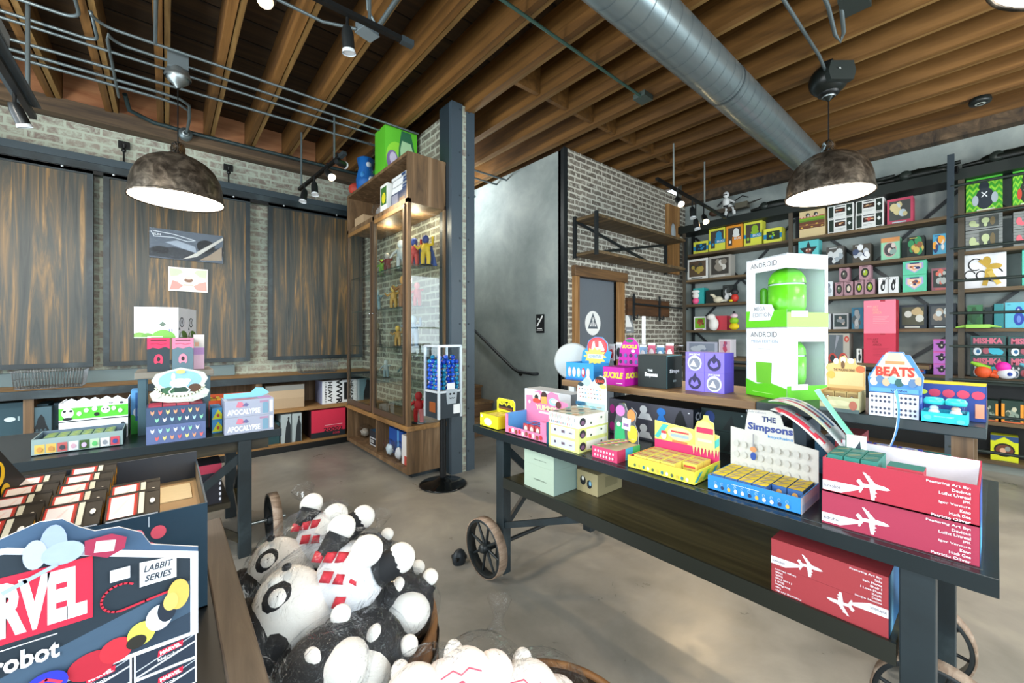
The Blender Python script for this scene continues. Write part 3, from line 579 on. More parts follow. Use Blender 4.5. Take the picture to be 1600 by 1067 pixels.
def figurine(name, label, loc, col, col2, h=.22, kind=0, rotz=0.0, group=None):
    """small generic standing collectible"""
    t = thing(name, label, 'figurine', loc, rotz, group); s = h/.22
    b = MB().tube([(-.022*s, 0, 0), (-.024*s, 0, .05*s), (-.018*s, 0, .10*s)], [.014*s, .016*s, .02*s], col, 8).tube([(.022*s, 0, 0), (.024*s, 0, .05*s), (.018*s, 0, .10*s)], [.014*s, .016*s, .02*s], col, 8)
    b.ball((0, 0, .125*s), (.035*s, .025*s, .045*s), col, 12, 8)
    a = (.09, .15) if kind == 0 else (.15, .20)
    b.tube([(-.03*s, 0, .15*s), (-.06*s, -.01*s, .125*s), (-.075*s, -.03*s, a[0]*s)], [.012*s, .010*s, .008*s], col, 8).tube([(.03*s, 0, .15*s), (.062*s, -.01*s, .15*s), (.07*s, -.03*s, a[1]*s)], [.012*s, .010*s, .008*s], col, 8)
    part('body', b, t); part('head', MB().ball((0, -.004*s, .19*s), (.026*s, .026*s, .032*s), col2, 12, 8), t)
    if kind == 2: part('cape', MB().prism([(-.03, .16), (.03, .16), (.075, .0), (-.07, .0)], (0, .03*s, 0), (s, 0, 0), (0, 0, s), (0, .006, 0), col2), t)
    part('base', MB().lathe([(0, 0), (.05*s, 0), (.05*s, .008*s), (0, .008*s)], '#20242a', n=18), t)
    return t
figs = [((1.92, 3.80, 2.03), '#b02a2a', '#2a4a9a', .30, 2, 'caped red figurine on the top glass shelf at the near end'),
 ((1.95, 3.62, 2.03), '#d8b12a', '#24448c', .30, 2, 'figurine in yellow with a long dark blue cape, by the side glass'),
 ((1.90, 4.06, 2.03), '#a9adb0', '#d8dbdd', .32, 0, 'tall silver figurine on the top glass shelf'),
 ((1.90, 4.42, 2.03), '#7c2a2a', '#c9c9c9', .24, 1, 'dark red figurine with a raised arm on the top glass shelf'),
 ((1.92, 4.62, 2.03), '#5d8a2a', '#8bb83a', .20, 0, 'small lime green figurine on the top glass shelf'),
 ((1.90, 4.0, 1.63), '#8c5a2e', '#c08a4a', .34, 1, 'large bronze figurine on the second glass shelf'),
 ((1.90, 4.25, 1.63), '#b88a3a', '#d8b058', .26, 1, 'golden figurine on the second glass shelf'),
 ((1.90, 3.70, 1.63), '#b8454a', '#d8787a', .24, 0, 'pinkish red figurine behind the bright reflection on the side glass'),
 ((1.92, 4.75, 1.63), '#6c8a94', '#b7c6ca', .26, 0, 'pale blue figurine on the second glass shelf at the far end'),
 ((1.88, 4.10, 1.23), '#a67c3a', '#d0a850', .22, 1, 'gold figurine on the third glass shelf'),
 ((1.92, 3.82, 1.23), '#7a8ca4', '#aab8c8', .32, 1, 'grey blue winged figurine on the third glass shelf'),
 ((1.90, 4.70, 1.23), '#4a4438', '#8a7c60', .26, 0, 'dull brown figurine on the third glass shelf'),
 ((1.90, 4.45, .87), '#93a6ae', '#c6d2d6', .20, 0, 'pale grey figurine on the lowest glass shelf'),
 ((1.92, 4.0, .87), '#3a5a5c', '#73908f', .22, 0, 'teal grey figurine on the lowest glass shelf'),
 ((1.86, 3.59, .506), '#c8242a', '#d8343a', .30, 0, 'glossy bright red standing figurine inside the lowest bay by the side glass')]
for loc, c1, c2, h, k, lb in figs: figurine('figurine', lb, loc, c1, c2, h, k, -1.0)
b = MB().box((-.14, 0, 0), (.14, .2, .12), '#b69a78'); b.decal(faces_of(.28, .2, .12)['F'], [('r', 0, .1, 1, .2, '#9c8160')])
solo('cardboard_box', b, 'tan cardboard box at the far end of the cabinet top bay', 'box', (1.74, 4.86, 2.626), WEST)
for k in range(5):
    carton('white_box', ('topmost', 'second from top', 'middle', 'second from bottom', 'lowest')[k]+' of the flat white boxes in the cabinet top bay', 'box', (1.76+.01*(k % 2), 3.82-.015*(k % 3), 2.626+.14+.034*(4-k)), WEST, .33, .26, .032, '#dfe2e4', {'F': [('r', 0, 0, 1, .08, '#8a8f94'), ('r', .70, .1, .97, .9, '#23406a')]}, group='flat white boxes in the top bay')
carton('game_box', 'dark blue grey box under the flat white boxes in the cabinet top bay', 'box', (1.75, 3.80, 2.626), WEST, .34, .28, .139, '#3a4a6a', {'F': [('r', .05, .1, .45, .9, '#9a9cae'), ('r', .55, .1, .9, .5, '#7a6650')]})
carton('game_box', 'white box with a green and yellow square label in the cabinet top bay', 'box', (1.72, 4.09, 2.626), WEST, .17, .20, .28, '#e9ebe8', {'F': [('r', .1, .25, .9, .9, '#2f6a2c'), ('e', .5, .5, .28, .2, '#d8cf2a')]})
def crumple(label, loc, r, col='#a9b6bd', seed=1, name='plastic_bag'):
    b = MB().ball((0, 0, r[2]), r, BAG, 18, 12, wob=.35, seed=seed).ball((0, 0, r[2]*.8), (r[0]*.6, r[1]*.6, r[2]*.6), col, 10, 7, wob=.3, seed=seed+1)
    return solo(name, b, label, 'bag', loc)
crumple('clear plastic bag bulging out of the cabinet top bay', (1.82, 4.36, 2.626), (.11, .14, .10), '#8f8a86', 3)
# green box and bags on the cabinet top
b = carton_mb(.27, .36, .49, '#5fc02c', {'R': [('r', 0, 0, 1, 1, '#5fbf2e'), ('e', .35, .35, .33, .35, '#8fd83a'), ('p', ((.38, .0), (.95, .0), (.92, .6), (.8, .97), (.5, .97), (.42, .6)), '#2d6a48'), ('p', ((.48, .3), (.78, .28), (.86, .6), (.80, .74), (.52, .76), (.46, .55)), '#a8d0a0'), ('e', .22, .28, .18, .22, '#7d6c9a'), ('e', .24, .33, .11, .13, '#c9c2d8'), ('p', ((.0, .0), (.3, .0), (.38, .16), (.1, .1)), '#23262c')]}, side='#3f8a3a')
solo('green_box', b, 'large bright green box wrapped in clear film on top of the cabinet', 'box', (1.74, 4.235, 3.051), WEST)
b = MB().prism([(0, 0), (.34, 0), (.34, .44), (.05, .44), (-.08, .50), (0, .38)], (0, -.0, 0), (1, 0, 0), (0, 0, 1), (0, .01, 0), BAG)
b = MB().ball((0, 0, .20), (.15, .10, .20), BAG, 16, 10, wob=.15, seed=4).tube([(-.04, 0, .34), (-.06, .02, .41), (-.08, .05, .48)], [.07, .03, .05], BAG, 8)
solo('film_wrap', b, 'loose clear film bunched behind the green box', 'film', (1.86, 4.485, 3.051))
figurine('figurine', 'green toy standing behind the wrapped green box', (1.96, 4.66, 3.051), '#2ca02c', '#2ca02c', .40, 0, -1)
b = MB().lathe([(0, 0), (.10, .0), (.11, .12), (.08, .26), (.10, .36), (.07, .38), (0, .36)], '#1766b4', n=14).ball((0, -.09, .28), (.03, .02, .03), '#dfe8f0').ball((.03, -.10, .1), (.04, .02, .05), '#dfe8f0').ball((-.06, -.07, .15), (.03, .02, .04), '#3a8ad0')
solo('blue_bag', b, 'crinkled blue bag with white spots on the cabinet top', 'bag', (1.80, 4.80, 3.051))
solo('red_pouch', MB().ball((0, 0, .07), (.10, .09, .075), '#c84a3a', 12, 8, wob=.1), 'soft red pouch at the far end of the cabinet top', 'pouch', (1.78, 5.03, 3.0505))
# bottom bay goods
carton('game_box', 'dark boxed set with white outline in the open bottom bay', 'box', (1.78, 4.50, .101), WEST, .25, .22, .17, '#20262d', {'F': [('r', .03, .05, .97, .55, '#dfe3e6'), ('r', .08, .1, .92, .5, '#1b2026'), ('t', '1.3GS', .3, .3, .35, .2, '#e8e8e8', .02)]}, top='#1d4a66')
carton('game_box', 'blue box with a light stripe in the open bottom bay', 'box', (1.84, 4.06, .101), WEST, .34, .2, .26, '#1f4a94', {'F': [('r', .6, 0, .7, 1, '#5fa8e0'), ('r', .1, .1, .4, .5, '#2a3a70')]})
carton('game_box', 'white and red box at the near end of the open bottom bay', 'box', (1.76, 3.66, .101), WEST, .18, .2, .28, '#d7d2cf', {'F': [('r', .3, .0, .9, .3, '#b8443a')]})
crumple('crumpled clear plastic bag in front of the blue box in the bottom bay', (1.76, 4.04, .101), (.05, .11, .09), '#b8c8d0', 11)
crumple('crumpled clear plastic bag beside the red and white box in the bottom bay', (1.76, 3.82, .101), (.05, .09, .10), '#c8ccd2', 12)
crumple('bunched plastic bag at the far end of the bottom bay', (1.86, 4.98, .101), (.09, .12, .08), '#8c8478', 13)

# ---------------------------------------------------------------- capsule vending machine
gx, gy = 1.915, 3.235
t = thing('capsule_machine', 'capsule vending machine on a black pole with round base', 'vending machine', (gx, gy, 0), radians(2))
part('base', MB().lathe([(0, 0), (.205, 0), (.215, .008), (.20, .016), (.09, .032), (.05, .055), (.032, .07), (0, .07)], mat('#0b0d0e', .12), n=40), t)
part('pole', MB().tube([(0, 0, .06), (0, 0, .62)], .030, mat('#101316', .2), 20), t)
hw = .115
part('cabinet', MB().box((-hw, -hw, .62), (hw, hw, .845), mat('#2a343c', .35)).box((-hw-.002, -.06, .67), (-hw+.001, .04, .76), mat('#8a4a24', .4)), t, bevel=.004)
b = MB(); W = mat('#d3dce4', .25, .3)
for x in (-hw, hw):
    for y in (-hw, hw): b.box((x-.009, y-.009, .62), (x+.009, y+.009, 1.255), W)
for z in (.845, 1.246):
    b.box((-hw, -hw-.009, z), (hw, -hw+.009, z+.018), W).box((-hw, hw-.009, z), (hw, hw+.009, z+.018), W).box((-hw-.009, -hw, z), (-hw+.009, hw, z+.018), W).box((hw-.009, -hw, z), (hw+.009, hw, z+.018), W)
part('frame', b, t)
part('window', MB().box((-hw, -hw-.002, .86), (hw, -hw, 1.245), ACRYL).box((-hw-.002, -hw, .86), (-hw, hw, 1.245), ACRYL).box((hw, -hw, .86), (hw+.002, hw, 1.245), ACRYL).box((-hw, hw, .86), (hw, hw+.002, 1.245), ACRYL), t)
part('lid', MB().box((-hw, -hw, 1.255), (hw, hw, 1.264), ACRYL), t)
b = MB().prism([(-.045, .0), (.045, 0), (.058, .13), (-.058, .13)], (.012, -hw-.012, .745), (1, 0, 0), (0, 0, 1), (0, .012, 0), mat('#aab4bc', .35, .4))
b.decal(((-.046, -hw-.013, .745), (1, 0, 0), (0, 0, 1), .116, .13), [('e', .35, .68, .10, .07, '#2a2f33'), ('e', .68, .68, .10, .07, '#2a2f33'), ('l', ((.25, .42), (.4, .36), (.5, .42), (.6, .36), (.75, .42)), .006, '#2a2f33')])
part('coin_plate', b, t)
part('price_card', MB().box((-.038, -hw-.014, .875), (.042, -hw-.011, .93), '#e6e8ea'), t)
part('collection_flap', MB().box((.035, -hw-.012, .655), (.10, -hw, .735), mat('#f4f6f8', .3)), t, 'bright white square chute flap')
balls = []
rc = random.Random(3); r0 = .020; protos = []
for v in range(3):
    m = MB().ball((0, 0, 0), r0, mat(('#1440b8', '#1c58d0', '#0f7fa8')[v], .12), 12, 8)
    for q in range(3):
        a = rc.random()*6.28; e = rc.random()*2-1; d = Vector((cos(a), sin(a), e*.7)).normalized()
        m.ball(tuple(d*(r0*.72)), r0*.36, ('#e7a58c', '#5fd0c8', '#e8dcd0')[q], 8, 5)
    protos.append(m.mesh('capsule'))
cnt = 0
for lz in range(8):
    for ix in range(5):
        for iy in range(5):
            if not (ix == 0 or iy == 0 or lz >= 5): continue
            if lz == 7 and (ix+iy) % 3: continue
            if lz == 6 and (ix*iy) % 3 == 2: continue
            x = -.088+.044*ix+(.006 if lz % 2 else 0)+rc.uniform(-.002, .002); y = -.088+.044*iy+rc.uniform(-.002, .002)
            o = bpy.data.objects.new('capsule', protos[cnt % 3]); COL.objects.link(o); o.location = (gx+x, gy+y, .884+.0385*lz)
            o.rotation_euler = (rc.random()*6, rc.random()*6, rc.random()*6)
            o['label'] = 'blue toy capsule with orange and teal marks inside the vending machine'; o['category'] = 'capsule'; o['group'] = 'blue capsules heaped in the machine'; cnt += 1
SHELF_BOXES = [
 ('win', '#dfe04a #1b86b8 #2b8fc0 #173040', 6.24, 2.923, 2.59, 0.226, 0.188, 0.16, 'small yellow and blue toy box, leftmost on the highest toy shelf'),
 ('winL', '#dfe04a #1b86b8 #2b8fc0 #49403a', 6.24, 2.678, 2.59, 0.235, 0.335, 0.16, 'tall yellow box with blue band, next to the orange one on its left'),
 ('winL', '#ee9a2c #e9912a #f2f2ee #49403a', 6.24, 2.436, 2.59, 0.221, 0.338, 0.16, 'tall orange box between the tall yellow ones'),
 ('winL', '#dfe04a #1b86b8 #8fbb28 #49403a', 6.24, 2.197, 2.59, 0.232, 0.354, 0.16, 'tall yellow box with a lime toy, right of the orange one'),
 ('win', '#dfe04a #1b86b8 #8fbb28 #1d2f1c', 6.24, 1.947, 2.59, 0.22, 0.196, 0.16, 'short yellow and blue box with a lime toy, right end of the yellow row'),
 ('burger', '#d9c393', 6.24, 1.509, 2.59, 0.269, 0.355, 0.16, 'beige box printed as a layered burger'),
 ('grid', '#e6e8e6 #16281f #c98c5a', 6.24, 1.222, 2.59, 0.252, 0.177, 0.16, 'lower left of four white boxes with dark corner panels'),
 ('grid', '#e6e8e6 #16281f #b8502e', 6.24, 1.222, 2.764, 0.252, 0.2, 0.16, 'upper left of four white boxes with dark corner panels'),
 ('grid', '#e6e8e6 #16281f #c25a4e', 6.24, 0.955, 2.59, 0.252, 0.173, 0.16, 'lower right of four white boxes with dark corner panels'),
 ('grid', '#e6e8e6 #16281f #9a7a52', 6.24, 0.955, 2.761, 0.252, 0.199, 0.16, 'upper right of four white boxes with dark corner panels'),
 ('winbig', '#c94a66 #4e4f4c #d8c896 #c8d4dc', 6.24, 0.696, 2.59, 0.213, 0.285, 0.16, 'pink framed window box with a cream toy, right of the four white boxes'),
 ('zig', '#3fa828 #8fd435 #1d2a35 #aab6c0', 6.24, 0.082, 2.59, 0.243, 0.365, 0.16, 'large green zigzag box with a dark figure, behind the ladder'),
 ('zig', '#3fa828 #8fd435 #24301f #c8442e', 6.24, -0.18, 2.59, 0.163, 0.345, 0.16, 'large green zigzag box cut by the right picture edge'),
 ('winbig', '#e2e2de #5a4836 #b09a4a #3c3c34', 6.24, 2.969, 2.2, 0.318, 0.313, 0.16, 'white edged window box with a brown and gold toy, left end of its shelf'),
 ('winbig', '#a8a49c #3a3630 #8c8478 #d0ccc4', 6.24, 2.636, 2.2, 0.31, 0.315, 0.16, 'grey window box full of dark shapes, beside the upper green and white box'),
 ('star', '#5cc0c4 #21282a #8a4a38', 6.24, 1.548, 2.2, 0.218, 0.351, 0.16, 'turquoise box with a big black star'),
 ('busy', '#4c4a46 #20242a #c8ccce #9aa4ac', 6.24, 1.273, 2.2, 0.175, 0.229, 0.16, 'dark grey box with black and white scribbled art, left of the similar one'),
 ('busy', '#4a453c #b8bec6 #e6e8ea #3c4a6a', 6.24, 1.024, 2.2, 0.168, 0.218, 0.16, 'dark grey box with pale curly art, right of the similar one'),
 ('winL2', '#8fd0ac #d8935a #4a4448 #c8a8a0', 6.24, 0.776, 2.2, 0.16, 0.25, 0.16, 'mint box with peach top and a round dark picture'),
 ('busy', '#1a2622 #2f8a58 #c8b058 #8c5a3a', 6.24, 0.57, 2.2, 0.139, 0.225, 0.16, 'black box with green arched art, left of the ladder'),
 ('busy', '#4a9cc0 #e8a03a #2a3a6a #d8d8d8', 6.24, 0.392, 2.2, 0.099, 0.217, 0.16, 'blue and yellow box half hidden by the ladder rail'),
 ('toyrow', '#8a8e8c #4a4f4c #c0cc9a', 6.24, 0.084, 2.2, 0.247, 0.207, 0.16, 'lower of two long grey boxes with pale green toys behind the ladder'),
 ('toyrow', '#8a8e8c #4a4f4c #c0cc9a', 6.24, 0.084, 2.413, 0.247, 0.17, 0.16, 'upper of two long grey boxes with pale green toys behind the ladder'),
 ('toyrow', '#8a8e8c #4a4f4c #e86a78', 6.24, -0.191, 2.2, 0.178, 0.16, 0.16, 'lower of two grey boxes with pink toys at the picture edge'),
 ('toyrow', '#8a8e8c #4a4f4c #e86a78', 6.24, -0.191, 2.366, 0.178, 0.167, 0.16, 'upper of two grey boxes with pink toys at the picture edge'),
 ('plain', '#2aa0a0 #2aa0a0', 6.24, 2.952, 1.82, 0.168, 0.244, 0.16, 'turquoise box behind the pink white figurine'),
 ('plain', '#17221f #17221f', 6.24, 2.727, 1.82, 0.224, 0.198, 0.16, 'black box behind the cream pony toy'),
 ('busy', '#1c2220 #c8ccce #3a3f3e #e6e8ea', 6.24, 2.528, 1.82, 0.146, 0.254, 0.16, 'black box with a ghostly grey print beside the big green and white box'),
 ('plain', '#3a8a94 #3a8a94', 6.24, 1.462, 1.82, 0.047, 0.201, 0.16, 'teal box peeking out right of the big green and white box'),
 ('busy', '#dfe5ea #9aa4ae #c8d0d8 #707c88', 6.24, 1.365, 1.82, 0.136, 0.188, 0.16, 'small white box with grey print, left of the dusky pink cubes'),
 ('cube', '#a9828c #2a2226 #4a5a3a', 6.24, 1.236, 1.82, 0.087, 0.169, 0.13, 'first dusky pink cube of the bottom row'),
 ('cube', '#a9828c #1c1a1e #d8c8b8', 6.24, 1.145, 1.82, 0.086, 0.168, 0.13, 'second dusky pink cube of the bottom row, with a pale print'),
 ('cube', '#a9828c #22261a #9ab02a', 6.24, 1.047, 1.82, 0.085, 0.17, 0.13, 'third dusky pink cube of the bottom row'),
 ('cube', '#a9828c #22261a #9ab02a', 6.24, 0.954, 1.82, 0.096, 0.177, 0.13, 'fourth dusky pink cube of the bottom row'),
 ('cube', '#a9828c #2a2226 #4a4a42', 6.24, 1.186, 1.993, 0.098, 0.163, 0.13, 'upper left dusky pink cube standing on the row'),
 ('cube', '#a9828c #22261a #9ab02a', 6.24, 0.994, 1.994, 0.109, 0.17, 0.13, 'upper right dusky pink cube standing on the row, lime print'),
 ('cat', '#eceef0 #14181c', 6.24, 0.836, 1.82, 0.085, 0.186, 0.16, 'left of two white boxes with a black animal silhouette'),
 ('cat', '#eceef0 #14181c', 6.24, 0.748, 1.82, 0.084, 0.184, 0.16, 'right of two white boxes with a black animal silhouette'),
 ('shield', '#5cc4a0 #e8c8b0 #2a3a6a', 6.24, 0.58, 1.82, 0.19, 0.186, 0.16, 'lower of two mint boxes with a shield shaped picture'),
 ('shield', '#5cc4a0 #e8c8b0 #2a3a6a', 6.24, 0.58, 2.01, 0.19, 0.181, 0.16, 'upper of two mint boxes with a shield shaped picture'),
 ('winbig', '#8c5a64 #2e3432 #a8b0ae #d06a5a', 6.24, 0.379, 1.82, 0.144, 0.237, 0.16, 'dusky red window box half behind the ladder rail'),
 ('gold', '#eaeaee #1e2428 #c8a23a', 6.24, 0.077, 1.82, 0.28, 0.359, 0.16, 'white box with black cloud lines and a golden shape'),
 ('plain', '#5ccab4 #5ccab4', 6.24, -0.236, 1.82, 0.16, 0.346, 0.16, 'mint box at the right picture edge on the gold toy shelf'),
 ('winbig', '#e8e8ea #7ab82a #8a4a2a #b0623a', 6.24, 2.932, 1.42, 0.187, 0.207, 0.16, 'white box with a brown and green print, left end of its shelf'),
 ('plain', '#c83a4a #c83a4a', 6.24, 2.644, 1.42, 0.22, 0.208, 0.16, 'red box behind the white toy at the left of its shelf'),
 ('plain', '#dfe2ea #dfe2ea', 6.24, 1.398, 1.42, 0.163, 0.19, 0.16, 'white blank box beside the big green and white box'),
 ('winbig', '#c8ccd0 #3a4a4c #8a949a #c8b8ae', 6.24, 1.22, 1.42, 0.154, 0.191, 0.16, 'silver grey window box with dark pieces'),
 ('busy', '#3a8ab0 #b8c0c4 #5a6a72 #e0e4e6', 6.24, 1.062, 1.42, 0.109, 0.253, 0.16, 'blue box with a pale standing figure print'),
 ('winbig', '#26303a #4a4c3c #b8a47a #c8ccc4', 6.24, 0.593, 1.42, 0.216, 0.261, 0.16, 'dark window box with curly pieces, left of the ladder'),
 ('winbig', '#26303a #4a5054 #a89a88 #c4d0d4', 6.24, 0.37, 1.42, 0.2, 0.262, 0.16, 'dark window box with curly pieces, behind the ladder rail'),
 ('busy', '#3f7a52 #2e5a3c #35683f #28502f', 6.24, 0.142, 1.42, 0.107, 0.234, 0.16, 'green box behind the lime creature toy'),
 ('plain', '#1f3034 #1f3034', 6.24, 0.053, 1.42, 0.054, 0.208, 0.16, 'black box between the green and teal boxes'),
 ('plain', '#2a8088 #2a8088', 6.24, -0.014, 1.42, 0.065, 0.237, 0.16, 'dark teal box left of the sky blue one'),
 ('bluefig', '#5cb8cc #2a46a8 #6a8ad8', 6.24, -0.121, 1.42, 0.14, 0.245, 0.16, 'sky blue box with a deep blue rounded shape'),
 ('winbig', '#b8bcd0 #8a94a8 #c0c8d4 #7a86a4', 6.02, 2.807, 1.035, 0.462, 0.209, 0.16, 'wide lavender white box behind the blind bag rack'),
 ('winbig', '#e2dce4 #d8b8c8 #c04a6a #9a5a86', 6.02, 2.472, 1.035, 0.173, 0.252, 0.16, 'white box with pink swirl beside the big green and white box'),
 ('dino', '#3aba62 #e0555a #8fc83a', 6.02, 1.37, 1.035, 0.126, 0.325, 0.2, 'green box with red and lime lettering like art'),
 ('roundred', '#a8a49a #5a646c #b8443a', 6.02, 1.199, 1.035, 0.204, 0.333, 0.2, 'grey box with a red ring, beside the green one'),
 ('busy', '#dfe2e2 #1c2226 #dfe2e2 #1c2226', 6.02, 1.009, 1.035, 0.05, 0.157, 0.1, 'small white box left of the tall red boxes'),
 ('busy', '#2f64b4 #e0e4ea #d0584a #3aa0a0', 6.24, 0.588, 0.93, 0.185, 0.345, 0.16, 'large blue box with a robed pale shape, left of the ladder'),
 ('bird', '#b46ac4 #231a2c', 6.24, 0.37, 0.93, 0.135, 0.117, 0.16, 'bottom of three stacked violet boxes with a black bird print'),
 ('bird', '#b46ac4 #231a2c', 6.24, 0.37, 1.049, 0.135, 0.127, 0.16, 'middle of three stacked violet boxes with a black bird print'),
 ('bird', '#b46ac4 #231a2c', 6.24, 0.37, 1.179, 0.135, 0.126, 0.16, 'top of three stacked violet boxes with a black bird print'),
 ('mishka', '#2c5a58 #d06a80 #3ab0c8', 6.24, 0.057, 0.93, 0.232, 0.209, 0.16, 'lower lettered teal box behind the orange and pink toys'),
 ('mishka', '#2c5a58 #d06a80 #3ab0c8', 6.24, 0.057, 1.142, 0.232, 0.198, 0.16, 'upper lettered teal box right of the ladder'),
 ('mishka', '#2c5a58 #d06a80 #c8703a', 6.24, -0.179, 0.93, 0.216, 0.213, 0.16, 'lower lettered teal box at the right picture edge'),
 ('mishka', '#2c5a58 #d06a80 #3ab0c8', 6.24, -0.179, 1.146, 0.216, 0.189, 0.16, 'upper lettered teal box at the right picture edge'),
 ('orangebars', '#1e3a30 #e8962a #c8643a', 6.24, 0.051, 0.5, 0.124, 0.204, 0.16, 'dark green box with orange bars, half behind the upper table tier'),
 ('orangebars', '#1e3a30 #e8962a #c8643a', 6.24, -0.098, 0.5, 0.141, 0.215, 0.16, 'dark green box with orange bars near the right picture edge'),
 ('oval', '#d8dc1e #2a4a7a #6a3a2a', 6.24, -0.048, 0.12, 0.179, 0.244, 0.16, 'bright yellow box with a dark oval window on the lowest shelf'),
]

# ================================================================ shelved wall on the right
def art(style, c, w, d, h, seed):
    """printed front of a toy carton"""
    L = 'r'; c0 = c[0]
    g = {'F': []}; F = g['F']
    if style == 'win': F += [(L, 0, .30, 1, .62, c[1]), (L, .16, .22, .88, .80, c[3])] + blobs(seed, .5, .5, .2, .2, [c[2], c[1]], 5)
    elif style == 'winL': F += [(L, 0, .34, 1, .5, c[1]), ('p', ((.12, .14), (.38, .14), (.38, .50), (.92, .50), (.92, .90), (.12, .90)), c[3]), ('e', .62, .70, .18, .16, c[2]), ('e', .62, .56, .22, .08, c[2]), ('e', .25, .3, .07, .07, c[2]), ('t', 'BUG', .72, .42, .42, .09, '#dfe8ee', .02)]
    elif style == 'winL2': F += [(L, 0, .80, 1, 1, c[1]), ('e', .48, .46, .36, .34, c[3]), ('e', .48, .46, .31, .29, c[2])] + blobs(seed, .55, .5, .22, .22, ['#2a2426', '#8fa8a0', '#d8c8c0'], 6)
    elif style == 'winbig': F += [(L, .09, .14, .91, .90, c[1])] + blobs(seed, .5, .55, .28, .28, [c[2], c[3], c[2]], 9) + [(L, .2, .04, .75, .09, c[3])]
    elif style == 'burger': F += [(L, 0, .66, 1, .74, '#7ba82a'), (L, 0, .60, 1, .66, '#5a8a22'), (L, 0, .33, 1, .60, '#6b3f2a'), (L, 0, .44, 1, .48, '#8c5a3a'), (L, 0, .74, 1, .78, '#b0564a')] + [('e', .1+.2*i, .38+.1*(i % 2), .05, .025, '#d8b04a') for i in range(5)] + [('e', .34, .84, .08, .07, '#16181a'), ('e', .66, .84, .08, .07, '#16181a'), ('e', .36, .82, .03, .04, '#e8e8e8'), ('e', .68, .82, .03, .04, '#e8e8e8')] + [('e', .1+.13*i, .77, .04, .025, '#e8b0a8') for i in range(6)]
    elif style == 'grid': F += [(L, .04, .12, .23, .95, c[1]), (L, .73, .12, .95, .95, c[1]), (L, .28, .44, .68, .76, '#3a1f18'), (L, .29, .86, .68, .93, '#3a4046')] + blobs(seed, .48, .6, .13, .08, [c[2], '#e0b890'], 5) + [('p', ((.84, .45), (.91, .58), (.84, .71), (.77, .58)), '#dfe6e6'), (L, .28, .28, .68, .30, '#9aa0a0'), (L, .28, .2, .6, .22, '#9aa0a0'), (L, .06, .03, .2, .07, '#2a3030'), (L, .74, .03, .93, .07, '#2a3030')]
    elif style == 'zig':
        for r in range(5):
            y0 = .08+.18*r; pts = [(i/10, y0+(.12 if i % 2 else 0)) for i in range(11)]
            F.append(('p', tuple(pts)+tuple((a, b-.08) for a, b in reversed(pts)), c[1]))
        F += [('e', .52, .38, .26, .32, c[2]), ('e', .5, .74, .14, .14, c[2]), ('e', .26, .33, .09, .16, c[3]), ('e', .79, .36, .09, .16, c[3]), ('l', ((.44, .42), (.58, .56)), .008, '#e0e4e8'), ('l', ((.44, .56), (.58, .42)), .008, '#e0e4e8'), (L, .3, .02, .8, .06, '#dfe8c8')]
    elif style == 'star': F += [('p', tuple(star(.5, .60, .48, .2, 5, pi/2, .95)), c[1]), ('e', .5, .64, .15, .08, c[2]), ('e', .42, .66, .04, .03, '#e0d8d0'), ('e', .58, .66, .04, .03, '#e0d8d0'), ('e', .7, .12, .07, .05, c[1])]
    elif style == 'busy': F += blobs(seed, .5, .48, .36, .36, [c[1], c[2], c[3], c[1], c[2]], 13) + [(L, .15, .90, .6, .94, c[2])]
    elif style == 'toyrow': F += [(L, 0, y, 1, y+.02, c[1]) for y in (.12, .3, .48, .66, .84)] + [(L, .38, .1, .9, .92, c[1]), ('e', .2, .46, .10, .22, c[2]), ('e', .3, .3, .08, .12, c[2]), ('e', .55, .58, .11, .20, c[2]), ('e', .55, .3, .05, .16, c[2]), ('e', .74, .5, .07, .3, '#7a6a4a')]
    elif style == 'cube': F += [('e', .5, .5, .34, .34, c[1]), ('e', .52, .5, .20, .2, c[2]), ('e', .45, .58, .07, .08, '#c8c8b8'), (L, .25, .9, .75, .95, '#5c4048'), ('p', ((0, 0), (.18, 0), (0, .18)), '#8c6872'), ('p', ((1, 0), (1, .18), (.82, 0)), '#8c6872')]
    elif style == 'cat': F += [('e', .45, .42, .22, .26, c[1]), ('e', .55, .66, .18, .16, c[1]), ('p', ((.42, .7), (.48, .92), (.56, .78)), c[1]), ('p', ((.62, .78), (.74, .9), (.72, .68)), c[1]), ('e', .5, .42, .08, .14, c[0]), ('e', .12, .9, .04, .04, c[1]), ('e', .88, .9, .04, .04, c[1])]
    elif style == 'shield': F += [('p', ((.14, .86), (.86, .86), (.88, .5), (.5, .12), (.12, .5)), '#a8a8d8'), ('p', ((.2, .78), (.8, .78), (.8, .5), (.5, .2), (.2, .5)), c[1])] + blobs(seed, .5, .5, .17, .16, ['#e08a4a', '#f0f0f0', '#8a4a3a', c[2]], 8) + [(L, .3, .78, .7, .86, c[2])]
    elif style == 'gold':
        for (a, b, r_) in ((.28, .70, .17), (.14, .40, .13), (.42, .38, .12), (.72, .38, .2)):
            q = ellipse(a, b, r_, r_, 14, .3, 5.2); F.append(('l', tuple(q), .010, c[1]))
